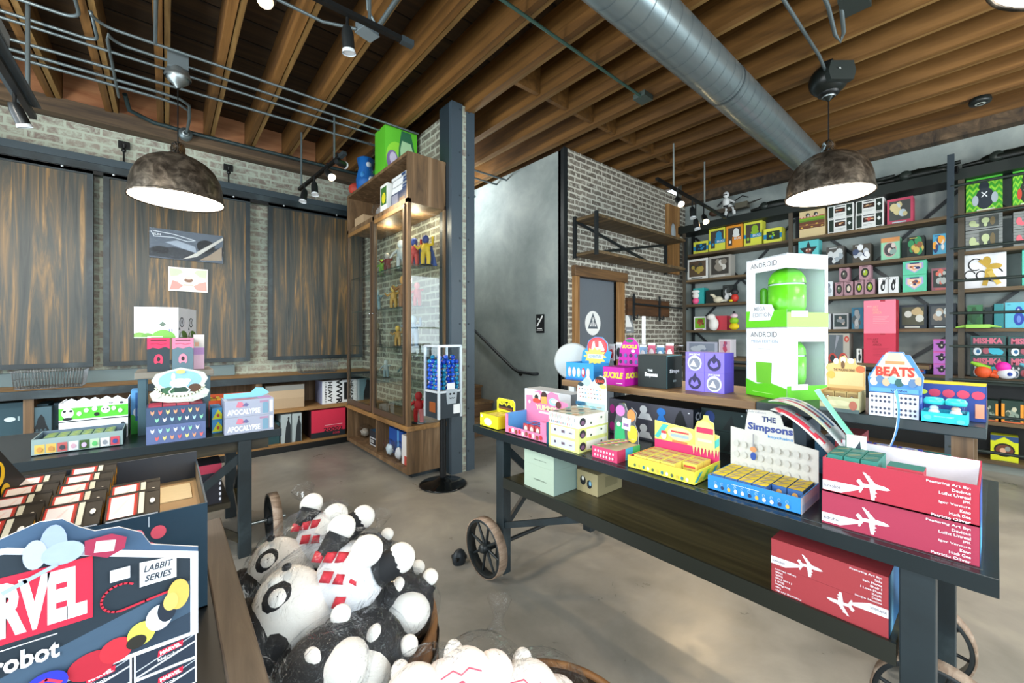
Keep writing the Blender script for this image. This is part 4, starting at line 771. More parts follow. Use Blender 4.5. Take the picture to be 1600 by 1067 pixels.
        F += [('e', .55, .78, .10, .14, c[2]), ('e', .74, .62, .17, .08, c[2]), ('e', .60, .45, .10, .14, '#d8b648'), ('l', ((.6, .5), (.5, .1)), .035, c[2]), ('l', ((.62, .45), (.82, .12)), .035, '#e0c05a'), ('l', ((.6, .6), (.4, .8)), .03, c[2])]
    elif style == 'bluefig': F += [('e', .62, .35, .24, .26, c[1]), ('e', .62, .68, .16, .16, c[1]), ('e', .62, .34, .10, .14, c[2]), ('e', .60, .70, .06, .05, '#c8ccd8'), (L, .1, .9, .25, .93, '#3a8aa0')]
    elif style == 'dino': F += [('e', .45, .78, .34, .06, '#16332a'), ('t', 'KILLA', .48, .86, .6, .14, c[2], .03), ('t', 'MIX', .42, .66, .5, .10, '#8fd02a', .03), ('t', 'TAPE', .42, .50, .5, .12, '#9a4ac0', .03)] + blobs(seed, .45, .24, .3, .14, [c[1], '#e87a7a'], 8)
    elif style == 'roundred': F += [(L, .05, .05, .72, .95, c[1]), ('e', .88, .80, .11, .11, c[2]), ('e', .88, .80, .05, .05, '#c8a08a'), ('e', .22, .12, .20, .18, c[2]), ('e', .22, .12, .12, .12, '#2a3438'), ('e', .72, .12, .20, .20, c[2]), ('e', .72, .12, .12, .12, '#2a3438'), ('p', ((.3, .3), (.55, .9), (.4, .95)), '#8a8f9a')]
    elif style == 'bird': F += [('e', .45, .45, .18, .24, c[1]), ('p', ((.1, .62), (.45, .38), (.4, .7)), c[1]), ('p', ((.55, .4), (.9, .7), (.6, .62)), c[1]), ('e', .48, .74, .10, .12, c[1]), ('r', 0, .90, 1, 1, '#d05aa8'), ('e', .47, .48, .05, .08, '#cfd4b8')]
    elif style == 'mishka': F += [('r', .03, .05, .97, .95, '#3c4a4e'), ('t', 'MISHKA', .5, .76, .84, .30, c[1], .05), ('e', .2, .22, .12, .20, '#dfe6ea'), ('e', .22, .22, .06, .10, '#2a6a9a'), ('e', .45, .26, .10, .16, '#a85a68'), ('e', .68, .30, .16, .22, c[2]), ('e', .82, .2, .12, .14, c[2]), ('l', ((.12, .5), (.16, .42)), .008, '#fff')[:0] or ('e', .14, .46, .03, .07, '#dfe6ea'), ('e', .3, .46, .03, .07, '#dfe6ea')]
    elif style == 'orangebars': F += [(L, 0, .05, .15, .85, c[1]), (L, .86, .05, 1, .85, c[1]), (L, 0, 0, 1, .06, c[2])] + blobs(seed, .5, .45, .24, .24, ['#8a9a8a', '#c8c4a8', '#4a5a4c'], 7)
    elif style == 'oval': F += [(L, 0, .78, 1, 1, c[1]), ('p', ((.08, .74), (.5, .96), (.92, .74)), c[0]), ('e', .5, .44, .38, .27, '#141210'), ('e', .5, .44, .32, .21, c[2]), ('e', .45, .42, .12, .10, '#d8a888'), ('e', .62, .5, .1, .1, '#8a8f88'), ('p', ((.12, .05), (.5, -.04+.05), (.88, .05), (.5, .0)), '#2a4a7a')]
    return g
t = thing('display_shelving', 'tall dark plank and iron shelving covering the right plaster wall', 'shelving', (6.35, .8, 0))
BAYS = [3.15, 1.724, .233, -1.25]
ZS = [2.59, 2.20, 1.82, 1.42, .93, .50, .12]
for z in ZS: part('plank', MB().box((6.20, -1.30, z-.035), (6.495, 3.19, z), M_RACKX), t, world=True)
part('deep_plank', MB().box((5.98, .45, .995), (6.495, 3.24, 1.035), M_RACKX), t, world=True)
part('top_plank', MB().box((6.16, -1.30, 2.93), (6.495, 3.24, 3.04), mat('#17201d', .5)), t, world=True)
for y in BAYS:
    part('post', MB().box((6.175, y-.022, 0), (6.20, y+.022, 2.93), mat('#4c4438', .55)), t, world=True)
    part('post', MB().box((6.465, y-.022, 0), (6.49, y+.022, 2.93), DARKM), t, world=True)
for a, c in zip(BAYS, BAYS[1:]):
    part('cross_brace', MB().bar((6.485, a-.03, 2.90), (6.485, c+.03, 1.45), .035, .008, DARKM, (1, 0, 0)).bar((6.478, a-.03, 1.45), (6.478, c+.03, 2.90), .035, .008, DARKM, (1, 0, 0)), t, world=True)
    part('cross_brace', MB().bar((6.485, a-.03, 1.40), (6.485, c+.03, .15), .035, .008, DARKM, (1, 0, 0)).bar((6.478, a-.03, .15), (6.478, c+.03, 1.40), .035, .008, DARKM, (1, 0, 0)), t, world=True)
part('base_board', MB().box((6.19, -1.30, .86), (6.20, 3.19, .90), mat('#1c2a24', .5)).box((6.25, -1.3, 0), (6.27, 3.19, .085), mat('#8a8f88', .6)), t, world=True)
part('base_back', MB().box((6.47, -1.30, .0), (6.485, 3.19, .90), BLACK), t, world=True)
for i, (st, cols, X, Y, z, w_, h_, dep, lb) in enumerate(SHELF_BOXES):
    c = cols.split()
    lim = [q for q in ZS+[1.035, 2.965] if q > z+.05 and not (q == 1.035 and X > 6.1 and Y < .45)]
    if Y < .45 or X > 6.1: lim = [q for q in lim if not (q == 1.035 and Y < .45)]
    h_ = min(h_, min(lim)-.039-z) if lim else h_
    carton('toy_box' , lb, 'toy box', (X+(.0 if i % 3 else .01), Y, z+.0008), WEST+(.0 if i % 4 else .03), w_-.004, min(dep, .22), h_, c[0], art(st, c, w_, dep, h_, i*7+3))
for k, (z0, hh, cc) in enumerate(((1.036, .333, '#c4324e'), (1.3695, .365, '#e87f96'))):
    b = carton_mb(.265, .20, hh, cc, {'F': [('r', .52, .95, .68, 1, '#a8243a'), ('t', 'ART', .38, .80, .18, .07, '#8c1c30' if k == 0 else '#f0a898', .02), ('t', 'FOR', .38, .71, .18, .07, '#8c1c30' if k == 0 else '#f0a898', .02), ('t', 'AFRICA', .43, .62, .28, .07, '#8c1c30' if k == 0 else '#f0a898', .02), ('t', '(RED)', .18, .81, .16, .05, '#a8243a' if k == 0 else '#f4c0c0', .01)] + [('r', .30, .5-.05*i, .30+.5*(1-.12*(i % 3)), .508-.05*i, '#a82a40' if k == 0 else '#f4b0b8') for i in range(6)]}, side='#b8283a')
    solo('red_carton', b, ('lower deep red carton with dark lettering on the deep shelf', 'upper lighter pink red carton stacked on the deep red one')[k], 'box', (5.99, .832, z0), WEST)

# loose toys on the shelves
b = MB().ball((0, 0, .05), (.04, .05, .05), '#e85a8a', 12, 8).ball((0, 0, .13), (.045, .05, .05), '#e8e4e0', 12, 8).ball((0, 0, .19), (.05, .06, .03), '#e8e8e6', 12, 8)
solo('figurine', b, 'pink and white rounded figurine with a flat cap on the third shelf', 'figurine', (6.23, 2.99, 1.8208))
b = MB().ball((0, 0, .05), (.05, .07, .05), '#d8d0b8', 12, 8).tube([(0, .03, .06), (-.01, .07, .12), (-.03, .10, .13)], [.03, .022, .012], '#d8d0b8', 8).tube([(0, -.05, .03), (-.02, -.14, .03)], [.02, .015], '#e0dccb', 8)
solo('figurine', b, 'cream coloured long nosed animal toy before the black box', 'figurine', (6.24, 2.66, 1.8208))
b = MB().ball((0, 0, .06), (.05, .05, .06), '#c8342a', 12, 8).ball((0, 0, .14), (.05, .05, .05), '#2a2a2e', 12, 8).ball((-.03, .04, .02), (.03, .03, .02), '#e0c02a', 10, 6)
solo('figurine', b, 'red and black round toy left of the big green and white box', 'figurine', (6.22, 2.42, 1.8208))
b = MB().ball((0, 0, .09), (.06, .07, .10), '#e9e6e2', 12, 8, wob=.1).ball((-.01, .03, .19), (.05, .06, .05), '#efece8', 12, 8)
solo('plush_toy', b, 'white rounded toy leaning on the red box', 'toy', (6.18, 2.70, 1.4208))
b = MB().ball((0, 0, .05), (.05, .07, .05), '#e6c81e', 12, 8).ball((0, .0, .13), (.05, .06, .05), '#8cc42a', 12, 8).ball((0, 0, .20), (.045, .05, .035), '#e8c8d4', 12, 8).ball((0, 0, .24), (.02, .02, .03), '#22262c', 8, 6)
solo('stacked_toy', b, 'yellow, lime and pink stacked round toy beside the big green box', 'toy', (6.20, 2.42, 1.4208))
b = MB().box((-.03, -.08, 0), (.03, .08, .035), '#9ad05a').tube([(0, .08, .02), (-.01, .15, .008)], [.015, .006], '#9ad05a', 8).tube([(0, -.08, .02), (-.01, -.15, .008)], [.015, .006], '#a8d86a', 8)
solo('lime_toy', b, 'flat lime green toy with spread limbs before the green box', 'toy', (6.13-.0, .12, 1.4208))
def squid(x, y, c1, c2, lb, c3=None):
    t = thing('vinyl_toy', lb, 'toy', (x, y, .931))
    part('body', MB().ball((0, 0, .06), (.055, .06, .06), c1, 14, 9).tube([(0, -.05, .04), (0, -.10, .02)], [.03, .02], c1, 8), t)
    part('tentacles', MB().tube([(0, -.04, .09), (0, .03, .125), (0, .08, .15)], [.028, .024, .012], c2, 8).tube([(0, -.06, .07), (0, -.10, .06), (0, -.12, .02)], [.02, .015, .01], c3 or c1, 8), t); return t
squid(6.12, .085, '#e85a2a', '#8fc83a', 'orange ball toy with a long lime green arm on the base shelf')
t = thing('vinyl_toy', 'pink and white round toy with one blue eye on the base shelf', 'toy', (6.12, -.06, .931))
part('body', MB().ball((0, 0, .05), (.05, .062, .05), '#e6eaf2', 14, 9).ball((-.045, -.02, .05), (.01, .018, .018), '#1f3f9a', 10, 6), t); part('hat', MB().ball((0, .02, .115), (.04, .05, .05), '#ee2aa8', 12, 8), t)
squid(6.12, -.22, '#e8502a', '#5aa8b8', 'orange ball toy with a pale blue arm at the right picture edge', '#c8603a')

# on top of the shelving
def rider(x, y, z):
    t = thing('rider_figurine', 'white and black toy rider on a brown hover vehicle, on the top plank', 'figurine', (x, y, z))
    part('stand', MB().tube([(0, 0, 0), (0, 0, .12)], .010, BLACK, 8).lathe([(0, 0), (.06, 0), (.06, .01), (0, .01)], BLACK), t)
    part('vehicle', MB().box((-.04, -.12, .11), (.04, .18, .17), mat('#4a4238', .6)).tube([(0, -.1, .14), (0, -.45, .20)], [.02, .008], mat('#2c2a26', .6), 8).ball((0, .2, .14), (.05, .07, .05), '#4a3428', 10, 7).box((-.05, -.28, .12), (.05, -.12, .20), mat('#5a5648', .6)).tube([(0, .02, .2), (0, -.2, .30), (0, -.28, .26)], .008, BLACK, 6), t)
    part('rider', MB().ball((0, .02, .26), (.04, .05, .07), '#e4e6e6', 12, 8).tube([(0, .05, .2), (-.02, .0, .14), (-.02, .03, .05)], [.03, .026, .02], '#dfe2e2', 8).tube([(0, -.03, .2), (-.02, -.09, .14), (-.02, -.10, .05)], [.03, .026, .02], '#dfe2e2', 8).tube([(0, .07, .28), (-.02, .14, .22)], [.018, .012], '#1b1d1f', 8).tube([(0, -.03, .28), (-.02, -.10, .23)], [.018, .012], '#e4e6e6', 8).ball((0, .02, .19), (.042, .052, .03), '#15171a', 10, 6), t)
    part('helmet', MB().ball((0, .02, .37), (.038, .042, .046), '#e8eaea', 12, 8).box((-.040, -.005, .355), (-.030, .045, .37), '#15171a'), t)
rider(6.30, 2.55, 3.041)
for k, (y, L, lb) in enumerate(((1.95, .5, 'black long barrelled toy lying on the top plank behind the duct end'), (1.05, .62, 'black lumpy toy weapon on the top plank right of the pendant lamp'), (.55, .62, 'long black toy weapon on the top plank near the ladder'), (-.1, .6, 'black curved toy on the top plank right of the ladder'))):
    b = MB().ball((0, 0, .06), (.05, L*.36, .06), mat('#101612', .45), 14, 8, wob=.25, seed=k).tube([(0, 0, .06), (0, L*.55, .05)], [.035, .02], mat('#0f1311', .45), 8).tube([(0, 0, .08), (0, -L*.5, .10)], [.03, .02], mat('#141a17', .45), 8).lathe([(0, 0), (.05, .0), (.05, .02), (0, .02)], mat('#2c3430', .4), (0, 0, 0), 14, M=Matrix.Translation((-.045, .1, .07)) @ Matrix.Rotation(pi/2, 4, 'Y'))
    solo('toy_blaster', b, lb, 'toy', (6.27, y, 3.041))

# library ladder
t = thing('library_ladder', 'dark steel library ladder leaning on the shelving, cut by the right edge', 'ladder', (5.7, .05, 0))
LX = lambda z: 5.62+.115*z
for y in (.295, -.28):
    part('rail', MB().bar((LX(0), y, .0), (LX(3.15), y, 3.15), .05, .022, mat('#38424a', .35), (1, 0, 0)), t, world=True)
for k in range(9):
    z = .30+.315*k; part('rung', MB().tube([(LX(z), .295, z), (LX(z), -.28, z)], .014, mat('#202b28', .4), 10), t, world=True)
part('foot', MB().box((LX(0)-.03, .26, 0), (LX(0)+.03, .33, .04), BLACK).box((LX(0)-.03, -.315, 0), (LX(0)+.03, -.245, .04), BLACK), t, world=True)
part('hook', MB().tube([(LX(2.95), .26, 2.95), (6.0, .26, 3.02), (6.12, .26, 3.05), (6.17, .26, 3.0)], .015, BLACK, 8).tube([(LX(2.95), -.25, 2.95), (6.0, -.25, 3.02), (6.12, -.25, 3.05), (6.17, -.25, 3.0)], .015, BLACK, 8), t, world=True)

# ================================================================ lamps
def pendant(x, y, z, label, cord_top=3.40, k=1.5, power=42):
    t = thing('pendant_lamp', label, 'lamp', (x, y, z))
    sc = lambda P: [(r*k, h*k) for r, h in P]
    prof = [(.200, 0), (.199, .03), (.195, .075), (.184, .120), (.164, .162), (.132, .197), (.090, .222), (.045, .234), (.040, .236)]
    part('lamp_shade', MB().lathe(sc(prof), M_HAMMER, n=40).lathe(sc([(.200, 0), (.205, -.004), (.205, .008), (.199, .010)]), M_HAMMER, n=40), t)
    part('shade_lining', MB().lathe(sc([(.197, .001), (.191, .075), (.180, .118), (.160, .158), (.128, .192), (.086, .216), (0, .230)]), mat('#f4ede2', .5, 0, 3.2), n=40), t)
    part('light_disc', MB().lathe(sc([(0, .012), (.188, .012), (.188, .020), (0, .020)]), LAMPDISC, n=40), t)
    part('socket', MB().lathe(sc([(.045, .228), (.040, .248), (.030, .255), (.032, .275), (.026, .298), (.010, .312), (0, .312)]), CHROME, n=20), t)
    part('cord', MB().tube([(0, 0, .29*k), (0, 0, cord_top-z)], .005, BLACK, 6), t)
    l = bpy.data.lights.new('lamp_light', 'SPOT'); l.energy = power; l.color = (1, .86, .66); l.spot_size = radians(140); l.spot_blend = .6; l.shadow_soft_size = .22
    o = bpy.data.objects.new('lamp_light', l); COL.objects.link(o); o.location = (x, y, z-.04)
    return t
t = pendant(.073, 4.20, 2.42, 'left dome pendant lamp hanging before the stained doors', 3.33)
part('canopy', MB().box((-.065, -.065, 1.03), (.065, .065, 1.15), mat('#6a7478', .4, .4)).lathe([(.01, .89), (.035, .92), (.07, .95), (.08, 1.0), (.07, 1.04)], ZINC, n=18).lathe([(.083, .965), (.088, .98), (.083, .995)], ZINC, n=18).box((-.05, -.05, 1.06), (.05, .05, 1.16), mat('#c09a78', .6)), t)
t = pendant(4.23, .907, 2.515, 'right dome pendant lamp hanging below the duct end', 3.34)
b = MB().lathe([(.008, .79), (.04, .83), (.065, .88), (.075, .93)], mat('#2b2f2c', .3, .5), n=18)
for k in range(4): b.lathe([(.042+.009*k, .82+.028*k), (.050+.009*k, .828+.028*k), (.042+.009*k, .836+.028*k)], ZINC, n=18)
part('cord_grip', b, t)
pendant(2.09, -.28, 2.50, 'bright round pendant lamp cut off by the top right picture corner', 3.57, power=14)
sp = thing('ceiling_speaker', 'black rounded ceiling speaker above the right pendant lamp', 'speaker', (4.23, .907, 3.38))
part('housing', MB().ball((0, 0, .10), (.15, .14, .125), mat('#141816', .35), 20, 12).lathe([(.07, .02), (.075, -.02), (.04, -.03)], BLACK, n=18), sp)
part('grille', MB().prism([(-.09, -.07), (.09, -.07), (.11, .0), (.09, .08), (-.09, .08), (-.11, 0)], (-.10, -.112, .09), (.763, -.645, 0), (0, 0, 1), (.03, .036, 0), mat('#252b29', .5)).box((-.135, -.105, .10), (-.11, -.097, .107), '#b8bcb8'), sp)
part('bracket', MB().box((-.06, -.04, .185), (.06, .04, .24), BLACK).tube([(0, 0, .2), (.03, 0, .42)], .008, BLACK, 6), sp)
part('mount_plate', MB().box((.06, -.07, .19), (.20, .07, .23), mat('#2c3230', .5)), sp)
b = MB().lathe([(0, -.02), (.07, -.02), (.075, .0), (.07, .03), (0, .03)], mat('#1e2220', .4), n=24).lathe([(.022, -.026), (.032, -.028), (.036, -.024)], '#aab0a8', n=20)
solo('camera_dome', b, 'round dark ceiling fixture with a pale ring near the right wall', 'ceiling fixture', (5.80, .10, 3.53))

def spot(p, d, label, lit=True, power=18, size=1.0, stem=None, r=.034):
    """cylindrical track spotlight; p pivot, d direction of its beam"""
    d = Vector(d).normalized(); t = thing('track_spotlight', label, 'spotlight', p)
    P0 = d*(-.02*size); P1 = d*.10*size
    part('housing', MB().tube([tuple(P0), tuple(d*.02*size), tuple(P1)], [r*.7*size, r*size, r*size], mat('#191c1d', .3), 18), t)
    part('lens_ring', MB().tube([tuple(P1), tuple(P1+d*.02*size)], [r*size, r*1.12*size], mat('#cfd4d8', .3), 18, False), t)
    part('lens', MB().tube([tuple(P1+d*.012*size), tuple(P1+d*.014*size)], r*.9*size, SPOTGLOW if lit else mat('#e6e8ea', .3), 18), t)
    part('stem', MB().tube([(0, 0, 0), (0, 0, stem or .09)], .009, BLACK, 8).ball((0, 0, 0), .016, BLACK, 10, 6), t)
    if lit:
        l = bpy.data.lights.new('spot_light', 'SPOT'); l.energy = power*6; l.color = (1, .74, .44); l.spot_size = radians(70); l.spot_blend = .7; l.shadow_soft_size = .03
        o = bpy.data.objects.new('spot_light', l); COL.objects.link(o); o.location = Vector(p)+P1+d*.03
        o.rotation_euler = d.to_track_quat('-Z', 'Y').to_euler()
    return t
def track(p, q, label, z=None):
    t = thing('light_track', label, 'light track', p)
    part('rail', MB().bar(p, q, .034, .028, BLACK), t, world=True)
    v = (Vector(q)-Vector(p)).normalized()
    part('end_cap', MB().bar(tuple(Vector(q)-v*.02), tuple(Vector(q)+v*.06), .042, .036, mat('#30383c', .35)), t, world=True); return t
# middle ceiling track
track((.25, 2.40, 3.20), (1.14, 2.40, 3.20), 'black light track hanging at top centre left')
pipe('conduit', [(.93, 2.42, 3.22), (.93, 2.42, 3.55)], .010, GREYPIPE, 'short upright conduit holding the top centre light track')
pipe('conduit', [(.93, 2.47, 3.50), (.95, 2.50, 3.36), (1.0, 2.50, 3.29), (1.10, 2.48, 3.27), (1.15, 2.42, 3.23)], .008, GREYPIPE, 'curved feed conduit ending at the tip of the top centre track')
spot((.80, 2.42, 3.11), (.12, .10, -1), 'unlit track spotlight with a white rim hanging from the top centre track', lit=False)
spot((.42, 2.47, 3.13), (-.25, -.55, -.55), 'glaring track spotlight at the top edge left of centre', power=14)
# track over the left corner, near the big door
track((-.70, 4.30, 2.86), (-.70, 2.55, 2.86), 'black light track receding at the upper left edge')
for y in (4.15, 3.0): pipe('hanger_rod', [(-.70, y, 2.87), (-.70, y, 3.56)], .012, GREYPIPE, ('thin grey rod holding the far end of the upper left track', 'thick grey rod holding the near end of the upper left track')[y < 4], 'rod')
b = MB().box((-.755, 2.55, 2.885), (-.645, 4.18, 2.895), mat('#3c4448', .4)).box((-.76, 3.10, 2.90), (-.64, 3.42, 2.96), mat('#8a8f90', .4))
solo('track_power_box', b, 'grey cast box and plate riding above the upper left light track', 'power box', (-.70, 3.3, 2.88), world=True)
spot((-.72, 3.95, 2.78), (.35, .25, -1), 'square rimmed unlit spotlight at the far end of the upper left track', lit=False)
spot((-.76, 3.55, 2.80), (-.5, -.25, -.5), 'glaring spotlight at the left edge under the brick top', power=16)
spot((-.80, 3.20, 2.80), (-.8, .5, -.3), 'unlit chrome spotlight touching the left picture edge', lit=False)
# track before the cabinet
track((1.12, 4.95, 2.95), (1.33, 4.20, 3.13), 'short tilted track of spotlights left of the cabinet top')
for p, lb in (((1.13, 4.90, 2.97), 'thin grey rod left of the cabinet holding the tilted track'), ((1.30, 4.32, 3.10), 'jointed grey rod hanging from the joist to the tilted track')):
    pipe('hanger_rod', [p, (p[0], p[1], 3.56)], .010, GREYPIPE, lb, 'rod')
spot((1.14, 4.80, 2.89), (-.2, -.1, -1), 'lowest unlit spotlight of the tilted track, white rim', lit=False)
spot((1.19, 4.62, 2.93), (.0, -.2, -1), 'middle unlit spotlight of the tilted track, white rim', lit=False)
spot((1.26, 4.42, 3.02), (.12, -.5, -.45), 'glaring spotlight of the tilted track beside the cabinet', power=14)
spot((1.31, 4.25, 3.08), (.7, .5, .1), 'unlit spotlight pointing up at the near end of the tilted track', lit=False)
# track by the restroom wall
track((4.10, 2.40, 3.06), (5.95, 2.46, 3.0), 'black light track between the brick wall and the duct')
for x, lb in ((4.50, 'long thin grey rod above the brighter right hand spotlight'), (5.28, 'long thin grey rod near the duct, farther of the pair')):
    pipe('hanger_rod', [(x, 2.42, 3.05), (x, 2.42, 3.57)], .010, mat('#9aa09c', .4, .4), lb, 'rod')
spot((4.55, 2.40, 2.93), (-.3, -.45, -.55), 'glaring spotlight of the right hand track, left one', power=14, stem=.12)
spot((4.95, 2.42, 2.90), (.0, -.1, -1), 'upper unlit spotlight between the two glaring ones on the right hand track', lit=False, stem=.13)
spot((5.06, 2.43, 2.78), (.0, -.2, -1), 'lower unlit spotlight between the two glaring ones on the right hand track', lit=False, stem=.26)
spot((5.30, 2.44, 2.88), (-.35, -.35, -.6), 'glaring spotlight of the right hand track next to the rider figurine', power=14, stem=.14)
solo('cover_box', MB().box((-.10, -.07, -.03), (.10, .07, .02), mat('#2a312e', .5)), 'dark square ceiling box between the conduit loop and the top picture edge', 'junction box', (3.44, .60, 3.545))

# ================================================================ long display table on the right
TZ = .83
def cart_wheel(mb_name, parent, x, y, r=.161, w=.05, side=-1):
    """iron wheel with eight spokes and a wooden tread, axis along X"""
    R = Matrix.Translation((x, y, r)) @ Matrix.Rotation(pi/2, 4, 'Y')
    IR = mat('#23282a', .4)
    b = MB().lathe([(r-.020, -w/2), (r-.003, -w/2), (r-.003, w/2), (r-.020, w/2), (r-.020, -w/2)], IR, n=40, M=R)
    b.lathe([(.0, -w/2-.012), (.020, -w/2-.012), (.026, -w/2), (.030, 0), (.026, w/2), (0, w/2)], IR, n=20, M=R)
    for k in range(8):
        a = 2*pi*k/8+.2; p = Vector((x, y+cos(a)*.022, r+sin(a)*.022)); q = Vector((x, y+cos(a)*(r-.018), r+sin(a)*(r-.018)))
        b.tube([tuple(p), tuple(q)], [.009, .006], IR, 8)
    wl = part(mb_name, b, parent, world=True)
    tr = MB().lathe([(r-.006, -w/2-.001), (r, -w/2-.001), (r, w/2+.001), (r-.006, w/2+.001)], M_TREAD, n=48, M=R).shift(tuple(-c for c in parent.location)); sub('tread', tr, wl)
t = thing('display_table', 'long dark wheeled display table in front of the shelves, crowded with toy displays', 'table', (1.82, .98, 0))
part('table_top', MB().box((1.372, -.004, .788), (2.284, 1.978, TZ), mat('#1d2528', .25)).box((1.40, .02, TZ-.001), (2.26, 1.95, TZ+.001), mat('#20292c', .22)), t, world=True, bevel=.003)
part('lower_shelf', MB().box((1.425, .165, .530), (2.22, 1.752, .568), M_TABLE), t, world=True, bevel=.003)
part('shelf_edge', MB().box((1.416, .165, .515), (1.425, 1.752, .572), mat('#23251f', .4)), t, world=True)
for x in (1.42, 2.17):
    for y in (.095, 1.755): part('leg', MB().box((x, y, .03), (x+.055, y+.065, .788), BLUEBLK), t, world=True, bevel=.003)
for y in (.115, 1.775):
    part('brace', MB().bar((1.46, y+.01, .72), (1.68, y+.01, .52), .02, .04, BLUEBLK).bar((1.46, y+.01, .28), (1.72, y+.01, .52), .02, .03, BLUEBLK), t, world=True)
    part('axle', MB().tube([(1.36, y+.06 if y > 1 else y+.03, .161), (2.34, y+.06 if y > 1 else y+.03, .161)], .012, DARKM, 10).bar((1.45, y+.03, .25), (1.45, y+.05, .10), .04, .03, DARKM).bar((2.2, y+.03, .25), (2.2, y+.05, .10), .04, .03, DARKM), t, world=True)
part('brace', MB().bar((1.44, 1.76, .30), (1.44, 1.22, .52), .02, .03, BLUEBLK), t, world=True)
cart_wheel('wheel', t, 1.375, 1.855); cart_wheel('wheel', t, 2.30, 1.855); cart_wheel('wheel', t, 2.30, .205); cart_wheel('wheel', t, 1.86, .12, side=1)
solo('wheel_stop', MB().ball((0, 0, 0), (.045, .035, .055), mat('#1a2127', .5), 14, 8).box((-.035, -.03, 0), (.035, .03, .02), BLACK), 'small black rubber wheel stop on the floor by the front cart wheel', 'wheel stop', (1.33, 2.06, .03))

# plank riser standing on the rear half of the table
RZ = 1.10
t = thing('riser_bench', 'low wooden plank riser standing on the rear of the long table', 'riser', (1.95, .8, TZ))
part('plank', MB().box((1.735, .60, 1.066), (2.20, 1.612, RZ), M_RISER).box((1.735, .018, 1.066), (2.20, .599, RZ), mat('#2a3436', .35)), t, world=True, bevel=.003)  # one wooden plank; the grey stretch paints in how light falls there
for x in (1.79, 2.14):
    for y in (.065, 1.50): part('leg', MB().box((x-.02, y-.022, TZ+.001), (x+.02, y+.022, 1.066), M_RACK if y < 1 else BLUEBLK), t, world=True)
part('leg_block', MB().box((1.775, 1.45, TZ+.001), (1.80, 1.478, 1.066), M_DOORTRIM), t, world=True)

# --- closed and open displays along the front edge
def row_of_boxes(w, d, h, col, gfx, spots, label, group, rotz=WEST, name='blind_box', top=None):
    o = None
    for (x, y, z, a) in spots:
        if o is None: o = carton(name, label, 'box', (x, y, z), rotz+a, w, d, h, col, gfx, top=top, group=group)
        else: dup(o, (x, y, z), rotz+a)
def display(label, X, Yc, w, d, hf, hb, col, inner, gfx, card=None, hs=None, rz=WEST, z=TZ, name='display_tray', cat='display box'):
    t = thing(name, label, cat, (X, Yc, z+.0006), rz)
    b = tray_mb(w, d, max(hf, .02), col, inner, hf, hb, hs=hs)
    FF = faces_of(w, d, hf)
    for k, it in gfx.items():
        F_ = FF[k] if k in 'F' else faces_of(w, d, hs or hf)[k]
        b.decal(F_, it, .0007)
    part('tray', b, t)
    if card:
        poly, ch, ccol, items, z0 = card
        part('header_card', card_mb(poly, w, ch, d-.006, ccol, items, z0=z0), t)
    return t
# 1 yellow sweets box
Y_ = '#efe21e'
display('bright yellow carton with rounded yellow header at the far end of the long table', 1.395, 1.854, .166, .13, .074, .074, Y_, '#b9b018',
        {'F': [('e', .45, .45, .22, .28, '#f4f2c8'), ('r', .05, .08, .2, .12, '#3a3410'), ('e', .1, .8, .06, .1, '#f6f6e0'), ('r', .62, .9, .95, 1, '#d8ca20')]},
        ([(0, 0), (1, 0), (1, .85), (.9, 1), (.1, 1), (0, .85)], .105, Y_, [('p', ((.1, .42), (.9, .34), (.92, .72), (.6, .86), (.12, .78)), '#16150f'), ('l', ((.15, .75), (.3, .68), (.4, .82), (.55, .66), (.7, .8), (.85, .66)), .012, '#f2e62a'), ('r', .12, .40, .86, .52, '#6b3c1e'), ('r', .2, .22, .6, .28, '#8c8410')], .045))
row_of_boxes(.036, .036, .060, '#e9d86a', {'F': [('r', .1, .1, .9, .5, '#3a3428')], 'T': [('e', .5, .5, .3, .3, '#c8a45a')]}, [(1.41+.04*i, 1.905-.038*j, TZ+.006, 0) for i in range(3) for j in range(4)], 'tiny cream topped box packed inside the yellow carton', 'little boxes in the yellow carton')
# 2 pink and blue tray with YUMMY header
t = display('pink and blue open tray with pink lettered header card and cut out picture shapes', 1.40, 1.556, .312, .158, .040, .105, '#e87fa6', '#5aa2dc',
        {'F': [('e', .12+.085*i, .45+.12*(i % 2), .032, .3, ('#c8303a', '#f2f0ee', '#8a4a3a')[i % 3], 10) for i in range(10)], 'R': [('r', 0, 0, 1, 1, '#4a94d8')]},
        ([(0, 0), (1, 0), (1, .74), (.82, .78), (.78, .94), (.62, 1.0), (.5, .88), (.34, 1), (.22, .94), (.18, .82), (0, .80)], .185, '#e87fa6',
         [('t', 'YUMMY', .50, .50, .50, .15, '#efe8a8', .03), ('e', .27, .80, .10, .14, '#e4e0d2'), ('e', .27, .78, .05, .08, '#2a2622'), ('e', .46, .86, .07, .12, '#3a2422'), ('p', ((.38, .62), (.54, .62), (.52, .84), (.40, .82)), '#dca252'), ('e', .68, .72, .10, .11, '#9ad0e0'), ('e', .72, .74, .09, .06, '#e8e4da'), ('e', .80, .66, .06, .10, '#5a2c26'), ('e', .28, .68, .10, .07, '#d8483a'), ('e', .10, .62, .03, .05, '#f4eef0'), ('r', .34, .34, .66, .40, '#f0d4e0')], .04), hs=.105)
part('front_post', MB().box((.115, -.001, .038), (.155, .003, .100), '#e87fa6').box((-.155, -.001, .038), (-.135, .003, .102), '#e87fa6'), t)
row_of_boxes(.040, .040, .060, '#b9404a', {'F': [('e', .5, .55, .3, .3, '#e8d8cc'), ('r', .1, .05, .9, .2, '#5a2a26')], 'T': [('r', .1, .1, .9, .9, '#3a8ad8')]}, [(1.425+.042*i, 1.575-.044*j, TZ+.006, 0) for i in range(2) for j in range(3)], 'small red box with blue top inside the pink and blue tray', 'blind boxes in the pink tray')
